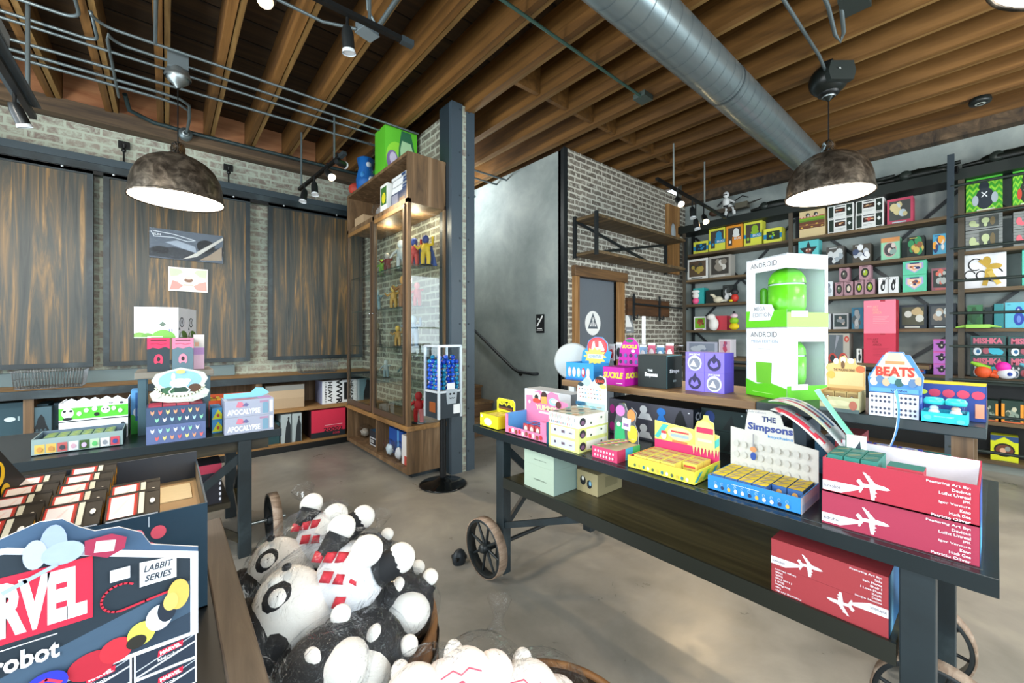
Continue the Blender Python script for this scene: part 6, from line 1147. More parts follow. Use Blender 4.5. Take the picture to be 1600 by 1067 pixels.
for j in range(2):
    tt = thing('domed_toy', ('left', 'right')[j]+' clear cup with teal lid and pale toy inside, on the turquoise tray', 'toy', (1.742, .120-.044*j, RZ+.006))
    part('cup', MB().tube([(0, 0, 0), (0, 0, .048)], .020, ACRYL, 20), tt); part('lid', MB().lathe([(0, .048), (.022, .048), (.023, .058), (.018, .066), (0, .068)], mat('#3ac8cc', .25), n=22), tt)
    part('pale_toy', MB().ball((0, 0, .020), (.013, .013, .016), '#dfe4ea', 12, 8).ball((0, 0, .036), (.010, .010, .008), ('#c8dfe8', '#d8b8a8')[j], 10, 6), tt)
b = carton_mb(.15, .12, .105, '#25408c', {'F': [('e', .30+.2*i, .74, .09, .12, '#c83a5a', 12) for i in range(4)] + [('r', .86, .1, .98, .5, '#e89a7a'), ('e', .10, .75, .10, .08, '#c8d84a')], 'R': [('r', 0, 0, 1, 1, '#1f3a84'), ('r', .2, .3, .5, .6, '#e08a6a')]}, top='#d8c42a')
solo('window_box', b, 'deep blue box with crimson glasses shapes and yellow top behind the turquoise tray', 'toy box', (1.83, .095, R0), WEST)

# blind bag rack behind the black box
t = thing('blind_bag_rack', 'clear and chrome rack hung with small printed bags behind the black box', 'rack', (2.05, 1.28, RZ))
part('pole', MB().tube([(0, 0, 0), (0, 0, .36)], .010, mat('#e4e8ea', .3), 12).lathe([(0, 0), (.06, 0), (.06, .008), (0, .008)], CHROME), t)
part('arm', MB().tube([(-.02, .22, .20), (-.02, -.24, .20)], .004, CHROME, 6).tube([(.02, .22, .17), (.02, -.24, .17)], .004, CHROME, 6), t)
part('tier', MB().box((-.05, -.22, .06), (.05, .20, .064), ACRYL).box((-.05, -.22, .09), (-.048, .20, .16), ACRYL), t)
for k in range(8):
    c1, c2 = (('#b83a4a', '#e8d8dc'), ('#23282c', '#c8ccd0'), ('#1b1e22', '#e8eaec'), ('#d8b8c0', '#c83a5a'), ('#dfe4ea', '#8ab0d8'), ('#e8dce0', '#d86a8a'), ('#c8d8e0', '#5a8ab0'), ('#e8e4e0', '#b04a5a'))[k]
    solo('blind_bag', MB().box((-.004, -.020, -.085), (.004, .020, 0), c2).ball((0, 0, -.045), (.010, .018, .03), c1, 10, 7).box((-.002, -.020, 0), (.002, .020, .012), '#e8ecee'), ('dark red printed bag at the left of the clear rack', 'first black printed bag on the clear rack', 'second black skull like printed bag on the clear rack', 'pink and red printed bag on the clear rack', 'white and light blue printed bag on the clear rack', 'pale pink printed bag on the clear rack', 'light blue printed bag near the right of the clear rack', 'cream and red printed bag at the right end of the rack')[k], 'bag', (2.00, 1.46-.052*k, RZ+.19+.01*(k % 2)), group=None)

# ================================================================ display table left of centre
MZ = .76
t = thing('display_table', 'dark wheeled display table before the bench, loaded with patterned cartons', 'table', (.05, 3.3, 0))
part('table_top', MB().box((-.98, 2.945, .712), (.565, 3.78, MZ), mat('#222b30', .3)), t, world=True, bevel=.003)
part('apron', MB().box((-.90, 3.0, .64), (.50, 3.03, .712), M_TABLEX), t, world=True)
for x in (-.85, .335):
    for y in (2.955, 3.66): part('leg', MB().box((x, y, 0), (x+.068, y+.06, .712), BLUEBLK), t, world=True, bevel=.003)
part('brace', MB().bar((.36, 2.985, .62), (.02, 2.985, .34), .02, .045, BLUEBLK).bar((.36, 2.985, .10), (.10, 2.985, .30), .02, .045, M_TABLEX), t, world=True)
part('brace', MB().bar((.37, 3.0, .62), (.37, 3.40, .30), .03, .04, BLUEBLK).bar((.37, 3.0, .14), (.37, 3.4, .30), .03, .04, M_TABLE), t, world=True)
part('lower_shelf', MB().box((-.88, 3.02, .30), (.30, 3.70, .335), M_TABLEX), t, world=True)
part('axle', MB().tube([(.34, 3.02, .17), (.60, 3.02, .17)], .011, ZINC, 10), t, world=True)
cart_wheel('wheel', t, .53, 3.02, .165)
# riser on it
t = thing('riser_bench', 'narrow grey plank riser on the left table carrying the stacked pink and white boxes', 'riser', (.05, 3.4, MZ))
part('plank', MB().box((-.14, 3.25, 1.095), (.235, 3.62, 1.132), wood('grey_riser', [(.3, '#5c574f'), (.7, '#8a8478')], 'X', 12)), t, world=True, bevel=.002)
for x in (-.108, .20):
    for y in (3.28, 3.58): part('leg', MB().box((x-.018, y-.02, MZ+.001), (x+.018, y+.02, 1.095), mat('#44606c', .45)), t, world=True)
for k, x in enumerate((-.034, .082)):
    carton('vinyl_box', ('pink and black box with a round emblem, left of the pair on the left riser', 'pink and slate box with a round emblem, right of the pair on the left riser')[k], 'box', (x, 3.29, 1.1325), 0, .104, .14, .203, ('#2b3840', '#5a7480')[k], {'F': [('p', ((0, 1), (0, .66), (.25, .72), (.5, .68), (.8, .74), (1, .68), (1, 1)), ('#e2305c', '#ea7c9a')[k]), ('l', ((.15, .82), (.4, .84), (.6, .80), (.85, .83)), .003, '#9a1c3c'), ('r', .15, .92, .85, .95, '#3a1420'), ('p', tuple(ellipse(.5, .36, .2, .16, 12, 0, pi))+((.3, .28), (.36, .22), (.44, .26), (.56, .26), (.64, .22), (.7, .28)), ('#d83a5c', '#e88aa0')[k]), ('e', .5, .37, .08, .07, '#2a2026')], 'L': [('r', 0, .66, 1, 1, '#c92a52')]})
carton('vinyl_box', 'narrow box in pastel pink and cream behind the emblem boxes', 'box', (.165, 3.36, 1.1325), 0, .055, .12, .225, '#e2b8cc', {'F': [('r', 0, .62, 1, 1, '#d8d0cc'), ('r', 0, .42, 1, .62, '#b88ac0'), ('r', .1, .66, .5, .78, '#e0a88a')]})
for k in range(2):
    u = Vector((cos(radians(-18)), sin(radians(-18)), 0)); v = Vector((-u.y, u.x, 0)); P = Vector((.060, 3.35, 0))-u*.11+v*(.17*k)
    carton('white_box', ('large white box with green hills printed low, front one atop the pink boxes', 'large white box with green hills, rear one atop the pink boxes')[k], 'box', (P.x, P.y, 1.337+.001*k), radians(-18), .22, .168, .192, '#e9ebf0', {'F': [('p', tuple(ellipse(.12, .02, .18, .16, 12, 0, pi)), '#6f9a48'), ('p', tuple(ellipse(.30, .02, .14, .14, 12, 0, pi)), '#5f8f3e'), ('p', tuple(ellipse(.66, .0, .28, .26, 14, 0, pi)), '#6ba342'), ('p', ((.55, .42), (.73, .42), (.64, .54)), '#5a6a5c'), ('r', .60, .38, .68, .42, '#5a6a5c'), ('r', .79, .2, .81, .3, '#5a5a9a'), ('r', .85, .2, .87, .3, '#5a5a9a'), ('l', ((.2, .52), (.24, .56), (.28, .52)), .002, '#9aa0a8'), ('r', .3, .02, .65, .05, '#c8d8b8')],
       'R': [('e', .36, .52, .24, .17, '#3c444c'), ('e', .36, .52, .18, .13, '#dfe4ec'), ('e', .36, .53, .07, .09, '#3c444c'), ('p', tuple(ellipse(.5, 0, .44, .24, 12, 0, pi)), '#5c7f3c'), ('p', ((.1, .02), (.4, .02), (.25, .2)), '#e4e8ee'), ('p', ((.0, .27), (.16, .27), (.08, .36)), '#3c444c')]})

# panda print display, green grey tray, dotted cartons, white lettered cartons
PZ = MZ+.0006
b = carton_mb(.275, .22, .115, '#e9ebf2', {'F': [('l', tuple(star(.78, .5, .07, .035, 5, pi/2, .7))+(star(.78, .5, .07, .035, 5, pi/2, .7)[0],), .0025, '#2c3038'), ('e', .92, .72, .03, .06, '#3a3f48')], 'R': [('r', 0, 0, 1, 1, '#2c8a3a'), ('e', .5, .5, .3, .3, '#dfe8f0')]})
solo('display_carton', b, 'plain white carton under the green panda printed display', 'box', (-.307, 3.29, PZ))
t = display('white and green open display printed with little black and white faces', -.307, 3.29, .275, .22, .105, .075, '#e6eaee', '#dfe4ea',
   {'F': [('r', 0, .12, 1, .72, '#5ccc3c'), ('e', .12, .46, .085, .28, '#eef0f2'), ('e', .075, .56, .025, .06, '#1a1c20'), ('e', .165, .56, .025, .06, '#1a1c20'), ('e', .12, .16, .07, .08, '#1a1c20'), ('e', .66, .52, .07, .2, '#f0f2f4'), ('e', .63, .55, .015, .04, '#1a1c20'), ('e', .69, .55, .015, .04, '#1a1c20'), ('e', .50, .6, .04, .12, '#eceef0'), ('e', .53, .3, .04, .10, '#1c2024')] + [('e', .28+.1*i, .4+.15*(i % 2), .035, .12, '#f0e8ea', 10) for i in (0, 1, 5, 6)] + [('l', tuple(star(.74, .86, .05, .025, 5, pi/2, .6)), .002, '#30343c'), ('e', .9, .84, .03, .06, '#2a2e36')]}, z=PZ+.1155, rz=0)
for k in range(5):
    solo('blister_card', MB().prism([(-.025, 0), (.025, 0), (.03, .05), (.0, .075), (-.03, .055)], (0, 0, 0), (1, 0, 0), (0, -.3, .95), (0, .002, 0), '#e6eaee').decal(((-.02, -.001, .01), (1, 0, 0), (0, -.3, .95), .04, .05), [('r', .1, .2+.2*i, .9, .3+.2*i, ('#7ab0d0', '#c8d0d8', '#9ac0b0')[i]) for i in range(3)]), ('first', 'second', 'third', 'fourth', 'fifth')[k]+' from the left of the white striped cards poking out of the green panda display', 'card', (-.40+.046*k, 3.34+.02*(k % 2), PZ+.1155+.055))
carton('slim_box', 'blue and green upright slim box beside the panda display', 'box', (-.135, 3.34, PZ), 0, .05, .15, .26, '#5a9ad0', {'F': [('r', 0, 0, 1, .45, '#3aa83a'), ('e', .5, .5, .3, .1, '#e4eaf0'), ('r', .4, .3, .6, .95, '#2a5a9a')]})
t = display('grey green open tray with eight small square pictures along its front', -.34, 3.045, .325, .24, .080, .080, '#8fa4a4', '#64788a',
   {'F': [('r', .03+.118*i, .10, .135+.118*i, .66, ('#d8b45a', '#d8b05a', '#b85a5a', '#dfdfe6', '#3a5a2a', '#b8d8b0', '#e4e6ea', '#c84a5a')[i]) for i in range(8)] + [('e', .082+.118*i, .36, .03, .16, ('#c89048', '#c08848', '#3a3f48', '#c8a0b0', '#c8b0d8', '#5ab86a', '#8a9098', '#3a4a8a')[i], 10) for i in range(8)], 'R': [('r', .1*i, .1, .06+.1*i, .9, '#2b3c3c') for i in range(10)]}, z=PZ, rz=0)
row_of_boxes(.040, .040, .066, '#5a7a6a', {'T': [('r', .05, .05, .95, .95, '#6f8f62'), ('p', ((.1, .1), (.45, .1), (.9, .9), (.55, .9)), '#9aa848'), ('r', .05, .9, .95, .95, '#2a3f6a')]}, [(-.235-.044*i, 3.07+.046*j, PZ+.006, 0) for i in range(6) for j in range(4) if not (i == 5 and j == 0)], 'small green topped box packed in the grey green tray', 'green topped boxes', rotz=0)
carton('blind_box', 'single tan cube box at the tray left front corner', 'box', (-.455, 3.07, PZ+.006), 0, .04, .04, .05, '#d8b078', {'T': [('e', .5, .5, .2, .2, '#a8743a')]})
DOTC = ('#dfe4ec', '#e8a07a', '#a8d0e0', '#e0686a', '#8ad0b0', '#e8dc8a')
for k in range(2):
    fr = [('p', tuple((.10+.125*i+.07*(j % 2)+a*.032, .72-.42*j+bb*.14) for a, bb in ((-1, .9), (-.4, .3), (.4, .3), (1, .9), (.8, -.4), (0, -1.1), (-.8, -.4))), DOTC[(i*2+j*3+k) % 6]) for i in range(7) for j in range(2)]
    b = carton_mb(.258, .17, .099, ('#5f6f9c', '#3d5272')[k], {'F': fr}, side='#2c3850', top='#3a4460')
    if k == 1:
        for i in range(4): b.box((-.12+.06*i, .01, .099), (-.064+.06*i, .16, .106), '#a83048' if i < 3 else '#7a2034')
    solo('display_carton', b, ('lower shrink wrapped blue carton dotted with small pale masks', 'upper slate blue carton dotted with small pale masks and red lids inside')[k], 'box', (.0475, 2.955, PZ+.1*k))
b = carton_mb(.21, .13, .20, '#16282c', {'F': [('r', .0, .0, 1, .1, '#0f1c20'), ('r', .82, .7, .96, .8, '#e8ecee')]})
solo('dark_carton', b, 'black green carton standing behind the dotted cartons under the riser', 'box', (.035, 3.13, PZ))
b = card_mb([(.05, .10), (.30, .02), (.7, .0), (.95, .12), (1.0, .30), (.88, .42), (.97, .66), (.90, .84), (.72, .92), (.5, 1), (.28, .92), (.10, .84), (.03, .66), (.12, .44), (0, .30)], .27, .20, 0, '#cfd8cc',
   [('p', tuple(ellipse(.5, .64, .36, .28, 20)), '#8fc0d8'), ('r', .18, .30, .82, .44, '#2a4a3c'), ('e', .30, .36, .1, .1, '#3a6a4a'), ('e', .74, .40, .11, .12, '#5a4030'), ('e', .48, .56, .16, .13, '#eef2f4'), ('e', .38, .74, .035, .12, '#eef2f4'), ('e', .60, .62, .08, .06, '#eef2f4'), ('l', ((.38, .46), (.30, .32), (.36, .24)), .006, '#eef2f4'), ('l', ((.58, .46), (.66, .34), (.60, .26)), .006, '#eef2f4'), ('l', tuple(ellipse(.5, .62, .44, .44, 16, pi*1.12, pi*1.88)), .008, '#e8ecc8'), ('e', .10, .24, .08, .06, '#e8ece0'), ('e', .90, .24, .08, .06, '#e8ece0'), ('e', .5, .88, .08, .06, '#c8cc7a'), ('r', .34, .04, .68, .12, '#f0f2ea'), ('t', 'Dunny Series', .5, .08, .28, .045, '#7a9a5a', .01)], t=.004)
b.box((-.02, .004, 0), (.02, .05, .02), '#cfd8cc')
o = solo('header_card', b, 'ornate pale blue die cut card with a white rocking shape, on the dotted cartons', 'header card', (.065, 3.03, PZ+.207))
for k in range(2):
    b = carton_mb(.255, .20, .099, '#a9aec2', {'F': [('t', 'APOCALYPSE', .38, .30, .66, .34, '#eef0f6', .04), ('p', ((.22, .6), (.30, .55), (.40, .62), (.34, .9), (.26, .92)), '#d87a90'), ('p', ((.34, .65), (.44, .6), (.48, .7), (.42, .85)), '#6a6a9a'), ('p', ((.76, .1), (.88, .1), (.88, .7), (.82, .9), (.76, .7)), '#7aa0b8'), ('r', .91, .15, .98, .9, '#e8eaf2'), ('r', .70, .78, .88, .90, '#b08aa8')]}, side='#8a90a8', top='#b9bed0')
    o = solo('display_carton', b, ('lower shrink wrapped lilac grey carton with white lettering', 'upper lilac grey carton with white lettering with its flap open')[k], 'box', (.3925, 2.945, PZ+.1*k))
    if k: part('open_flap', MB().prism([(-.12, 0), (.08, 0), (.125, .02), (.09, .055), (.05, .06), (.02, .03), (-.12, .03)], (0, .12, .1), (1, 0, 0), (0, .3, .95), (0, .003, 0), '#7fc0d8').add([(-.11, .02, .1005), (.05, .02, .1005), (.05, .11, .1005), (-.11, .11, .1005)], [(0, 1, 2, 3)], '#7d8ea8').add([(-.07, .03, .101), (.04, .03, .101), (.04, .06, .101), (-.07, .06, .101)], [(0, 1, 2, 3)], '#c8586a').add([(.05, .02, .1005), (.12, .02, .1005), (.12, .11, .1005), (.05, .11, .1005)], [(0, 1, 2, 3)], '#b88ac0'), o)
for k in range(2):
    carton('display_carton', ('lower', 'upper')[k]+' small blue carton with a yellow triangle print left of the lilac cartons', 'box', (.238, 3.06, PZ+.075*k), 0, .05, .2, .074, '#4a9ad0', {'F': [('p', ((0, .1), (1, .1), (1, .5), (.6, .9)), '#dfe02a'), ('e', .6, .4, .14, .14, '#c84a3a')]})
t = display('orange red open tray of yellow and red boxes behind the lilac cartons', .345, 3.25, .27, .22, .17, .185, '#e8582a', '#e2602e', {}, rz=0, z=PZ)
row_of_boxes(.034, .10, .065, '#e8b03a', {'T': [('r', 0, 0, .5, 1, '#e8d03a'), ('r', .5, 0, 1, 1, '#d8442a')]}, [(.235+.037*i, 3.28, PZ+.115, 0) for i in range(6)], 'yellow and red striped box standing in the orange red tray', 'yellow red boxes', rotz=0)
carton('patterned_box', 'black and white patterned box with red lid under the left table', 'box', (.12, 3.05, .3355), 0, .28, .2, .24, '#23232c', {'F': [('r', 0, .78, 1, 1, '#a83048')] + [('e', .97, .1+.13*i, .02, .04, '#e0e0ea') for i in range(5)]})
b = MB().lathe([(0, 0), (.30, 0), (.32, .01), (.30, .03), (.15, .06), (0, .07)], '#dfe2e8', n=36)
solo('white_dome', b, 'white round domed cushion on the lower shelf behind the black tray', 'cushion', (-.16, 3.35, .336))

# ================================================================ near table at the lower left
NZ = .72
t = thing('display_table', 'weathered wooden framed table at the lower left, holding the black toy trays', 'table', (-.35, 1.1, 0))
part('table_top', MB().box((-.95, .25, .685), (.085, 1.70, NZ-.002), mat('#15181a', .4)), t, world=True)
part('side_rail', MB().box((.085, .25, .655), (.146, 1.742, NZ+.004), M_FRAMEW), t, world=True, bevel=.004)
part('end_rail', MB().box((-.95, 1.70, .655), (.084, 1.742, NZ), M_FRAMEW), t, world=True, bevel=.004)
for x, y in ((-.88, .33), (-.88, 1.62), (.02, 1.62), (.02, .33)): part('leg', MB().box((x-.035, y-.035, 0), (x+.035, y+.035, .655), M_FRAMEW), t, world=True, bevel=.003)
N0 = NZ-.0014
BK = '#17191c'
t = thing('display_tray', 'big black open tray of small black boxes, plain slate front right part', 'display box', (-.19, 1.20, N0))
b = MB(); W2, D2 = .265, .42
b.box((-W2, 0, 0), (W2, D2, .004), BK)
b.box((-W2, 0, 0), (W2, .004, .245), mat('#1c3444', .35)); b.box((W2-.004, .004, 0), (W2, D2, .245), mat('#1c3444', .35))
b.box((-W2, D2-.004, 0), (W2-.001, D2, .275), mat('#2e3138', .4)); b.box((-W2, .004, 0), (-W2+.004, D2, .245), BK)
b.box((-W2+.004, .005, .19), (W2-.005, D2-.005, .194), mat('#a98a62', .6)).box((W2-.10, .22, .194), (W2-.02, .36, .1965), mat('#dcc8a0', .6))
b.add([(W2-.0045, .006, .194), (W2-.0045, D2-.006, .194), (W2-.0045, D2-.006, .243), (W2-.0045, .006, .243)], [(3, 2, 1, 0)], mat('#6b5a44', .6))
b.decal(((-W2, 0, 0), (1, 0, 0), (0, 0, 1), 2*W2, .245), [('e', .80, .66, .035, .10, '#d2586a'), ('e', .77, .82, .022, .07, '#d87080'), ('e', .835, .83, .025, .06, '#c84a5c'), ('p', ((.78, .70), (.83, .72), (.815, .56)), '#ecd8dc'), ('e', .91, .55, .030, .10, '#e0cc2a'), ('p', ((.905, .63), (.93, .55), (.905, .50)), '#191a14'), ('l', ((.805, .90), (.805, .985)), .0015, '#c8d0d8'), ('e', .60, .66, .04, .10, '#9aa2b4'), ('r', .57, .68, .63, .72, '#202a3a'), ('e', .73, .44, .05, .06, '#5c8f3a')], .001)
part('tray', b, t)
part('header_card', MB().prism([(0, 0), (.40, 0), (.40, .06), (.0, .32)], (-W2-.01, .40, .19), (.03, -1, 0), (0, 0, 1), (.004, 0, 0), BK), t) if False else None
hc = MB(); O = Vector((-.318, 1.60, .92)); U = Vector((.03, -.99, 0)).normalized()
hc.prism([(0, 0), (.42, 0), (.42, .36), (.30, .36), (.04, .09), (0, .09)], O-Vector((-.19, 1.20, N0)), tuple(U), (0, 0, 1), (-.004, 0, 0), BK)
# printed inner face, looking to +X
F = (tuple(O-Vector((-.19, 1.20, N0))+U*.42+Vector((.0, 0, 0))), tuple(-U), (0, 0, 1), .42, .36)
part('side_card', hc, t)
PKG = {'T': [('r', 0, .88, 1, 1, '#0f1012'), ('r', .04, .04, .55, .90, '#c8362c'), ('r', .08, .04, .51, .86, '#efe4e2'), ('p', ((.12, .2), (.4, .75), (.44, .75), (.2, .2)), '#ecd4d0'), ('r', .60, .04, .70, .88, '#d8d4c0'), ('r', .56, .04, .575, .90, '#b04038'), ('e', .86, .45, .05, .10, '#e8e4dc')],
       'R': [('r', .2, .55, .8, .95, '#dc9a1e'), ('e', .5, .72, .1, .1, '#1a1a1a')], 'F': [('r', .03, .93, .97, .99, '#b8b8bc')]}
o = None
spots = []
for j in range(5): spots.append((-.245-.012*j*0, 1.56-.082*j))
for j in range(5): spots.append((-.150, 1.585-.082*j))
for j in range(2): spots.append((-.055, 1.335-.082*j))
for j in range(4): spots.append((-.340, 1.50-.082*j))
for i, (x, y) in enumerate(spots):
    if o is None: o = carton('blind_box', 'small black box with a red framed white label in the black tray', 'box', (x, y-.035, N0+.198), 0, .088, .086, .055, '#2a2724', PKG, group='black label boxes in the big tray'); o.rotation_euler = (.36, 0, 0)
    else: dup(o, (x, y-.035, N0+.198), rot=(.36, 0, 0))
# lying figures card at the far left of the tray
b = MB().prism([(0, 0), (.30, 0), (.30, .26), (.20, .26), (0, .04)], (0, 0, 0), (-.30, -.954, 0), (0, 0, 1), (-.004, .0013, 0), '#211f1c')
bb = Vector((-.954*0-.0, 0, 0))
o_ = Vector((0, 0, 0)); u_ = Vector((.30, .954, 0)).normalized()
b.decal((tuple(Vector((-.30, -.954, 0)).normalized()*.30+Vector((.0009, 0, 0))), tuple(u_), (0, 0, 1), .30, .26), [('e', .60, .40, .08, .12, '#e8b81e'), ('e', .60, .42, .04, .08, '#1c1a16'), ('e', .68, .22, .05, .08, '#e0b020'), ('e', .70, .10, .02, .09, '#d8a820'), ('e', .42, .22, .09, .12, '#3f8a3a'), ('e', .44, .34, .05, .06, '#52a048'), ('e', .40, .10, .06, .06, '#2f6a30'), ('e', .20, .06, .12, .14, '#c8242c'), ('p', ((.10, .80), (.26, .64), (.30, .70), (.22, .78), (.32, .88), (.26, .94)), '#e8e4d8'), ('r', .84, .04, .96, .16, '#e6e2ea')], .0012)
solo('header_card', b, 'tall black card with yellow and green toy shapes at the left picture edge', 'header card', (-.262, 1.595, .932))

# Front display: big lettered card with a tray of boxes under it
t = thing('display_tray', 'large lettered comic style display card at the bottom left corner', 'display box', (-.21, .95, N0))
CW = .255   # half width
b = MB().box((-CW, .058, 0), (CW, .062, .17), '#e9ebf2').box((CW-.004, .062, 0), (CW, .20, .15), '#cfd4de').box((-CW, .062, 0), (-CW+.004, .20, .15), '#cfd4de').box((-CW, .196, 0), (CW, .20, .15), '#cfd4de').box((-CW, .062, 0), (CW, .196, .004), '#cfd4de')
part('tray', b, t)
P = [(-CW, .095), (CW, .095), (CW, .252), (.19, .278), (.178, .302), (.150, .320), (.122, .322), (.104, .334), (.086, .352), (.062, .354), (.040, .346), (.020, .338), (-.03, .345), (-CW, .355)]
b = MB().prism(P, (0, -.006, 0), (1, 0, 0), (0, 0, 1), (0, .004, 0), '#3f5a78', '#e9ebf2')
F = ((-CW, -.006, .095), (1, 0, 0), (0, 0, 1), 2*CW, .22)
def px_(x): return x
G = [('p', ((0, 0), (1, 0), (1, .68), (.56, 1.05), (0, 1.12)), '#eceef6'), ('p', ((0, .035), (.978, .035), (.978, .64), (.555, 1.01), (0, 1.08)), '#232f3a'), ('p', ((.30, .035), (.978, .035), (.978, .46), (.62, .24), (.42, .10)), '#42586e'), ('p', ((.70, .035), (.978, .035), (.978, .20), (.86, .14)), '#2e3d4e'),
  ('p', ((.41, .41), (.735, .41), (.735, .86), (.41, .86)), '#d92744'), ('t', 'MARVEL', .573, .635, .30, .37, '#f2f0f6', .06), ('r', .44, .372, .66, .379, '#e8eaf2'), ('t', 'kidrobot', .565, .275, .20, .13, '#eef0f6', .03)]
G += [('p', ((.845, .53), (.94, .53), (.94, .70), (.845, .72)), '#f2f3f8'), ('t', 'LABBIT', .893, .66, .075, .05, '#2a3442', .02, .25), ('t', 'SERIES', .893, .585, .07, .05, '#2a3442', .02, .25), ('p', ((.775, .63), (.822, .63), (.822, .72), (.775, .72)), '#e8eaf4')]
G += [('l', tuple(ellipse(.80, .50, .045, .10, 14, .9, 4.7)), .003, '#d42a40'), ('l', ((.80, .40), (.86, .42), (.93, .44), (.95, .40), (.93, .32), (.88, .30)), .0035, '#d42a40')]
# plain abstract colour shapes stand where the drawn characters were
G += [('e', .735, .07, .055, .10, '#b8283a'), ('e', .79, .12, .04, .09, '#c8303e'), ('e', .85, .18, .035, .09, '#d8d85a'), ('e', .838, .13, .025, .05, '#2c2a24'), ('e', .895, .26, .035, .10, '#e8eaf2'), ('e', .915, .30, .025, .09, '#232c3a'), ('e', .945, .40, .030, .12, '#d8b45a'), ('e', .925, .36, .02, .07, '#dcbc6a'), ('e', .64, .0+.06, .045, .09, '#3038c0'), ('l', ((.60, .07), (.64, .10), (.67, .05)), .004, '#d03a5a'),
      ('e', .655, 1.03, .028, .13, '#9dadd0'), ('e', .618, .98, .024, .10, '#b4c2dc'), ('e', .675, .95, .045, .08, '#a4b4d0'), ('p', ((.72, .90), (.72, 1.0), (.78, 1.01), (.815, .96), (.81, .88), (.77, .84)), '#a02c4c'), ('p', ((.74, .90), (.785, .88), (.79, .96), (.745, .98)), '#e8c8d0'), ('l', ((.66, .88), (.60, .82), (.56, .78)), .006, '#a4b4d0')]
b.decal(F, G, .0009, False)
part('header_card', b, t)
carts = None
for i in range(4):
    for j in range(2):
        x = .001-.088*i; z = N0+.0475*j+.001
        g = {'F': [('r', .03, .05, .97, .95, '#2a3444'), ('p', ((.03, .05), (.97, .6), (.97, .66), (.03, .12)), '#d8dce8'), ('p', ((.03, .3), (.97, .9), (.97, .93), (.03, .34)), '#c8ceda'), ('p', ((.36, .56), (.76, .66), (.77, .88), (.37, .78)), '#d92744'), ('t', 'MARVEL', .565, .72, .34, .14, '#f2f0f6', .05, 0, .12), ('t', 'kidrobot', .56, .50, .40, .12, '#eef0f6', .02, 0, .12)]}
        if carts is None: carts = carton('blind_box', 'white edged navy box lettered in red and white under the big comic card', 'box', (x, .951, z), 0, .085, .054, .047, '#e8eaf2', g, group='lettered boxes under the comic card')
        else: dup(carts, (x, .951, z), 0)

# ================================================================ barrel of bagged plush toys
def barrel(x, y, r, h, label):
    t = thing('barrel', label, 'barrel', (x, y, 0))
    prof = [(r*.84, 0), (r*.95, h*.25), (r*1.0, h*.55), (r*.985, h*.8), (r*.96, h)]
    b = MB().lathe(prof, M_BARREL, n=36).lathe([(r*.93, h), (r*.95, h*.8), (r*.96, h*.5), (r*.8, .03), (0, .03)], mat('#3a2818', .8), n=36)
    for k in range(24):
        a = 2*pi*k/24; b.tube([(q*1.001*cos(a), q*1.001*sin(a), z) for q, z in prof], .0022, mat('#2c1c10', .8), 4, False)
    part('staves', b, t)
    part('rim', MB().lathe([(r*.92, h), (r*.92, h+.012), (r*.975, h+.012), (r*.985, h-.01), (r*.96, h-.02)], wood('barrel_rim_%d' % int(x*100), [(.3, '#5a3a1e'), (.7, '#9a6c40')], 'X', 10), n=48), t)
    for z in (h*.22, h*.84): part('hoop', MB().lathe([(r*1.0*(.945 if z < .2 else .99), z), (r*(.965 if z < .2 else 1.0), z+.03)], mat('#4a4440', .4, .6), n=40), t)
    return t
barrel(.385, 1.24, .29, .50, 'wooden barrel heaped with bagged black and white plush toys')
barrel(.66, .66, .25, .42, 'second wooden barrel at the bottom edge holding pale plush toys')
WHT = mat('#e2dfda', .9); BLK = mat('#16171b', .8); RED = mat('#c8283a', .8)
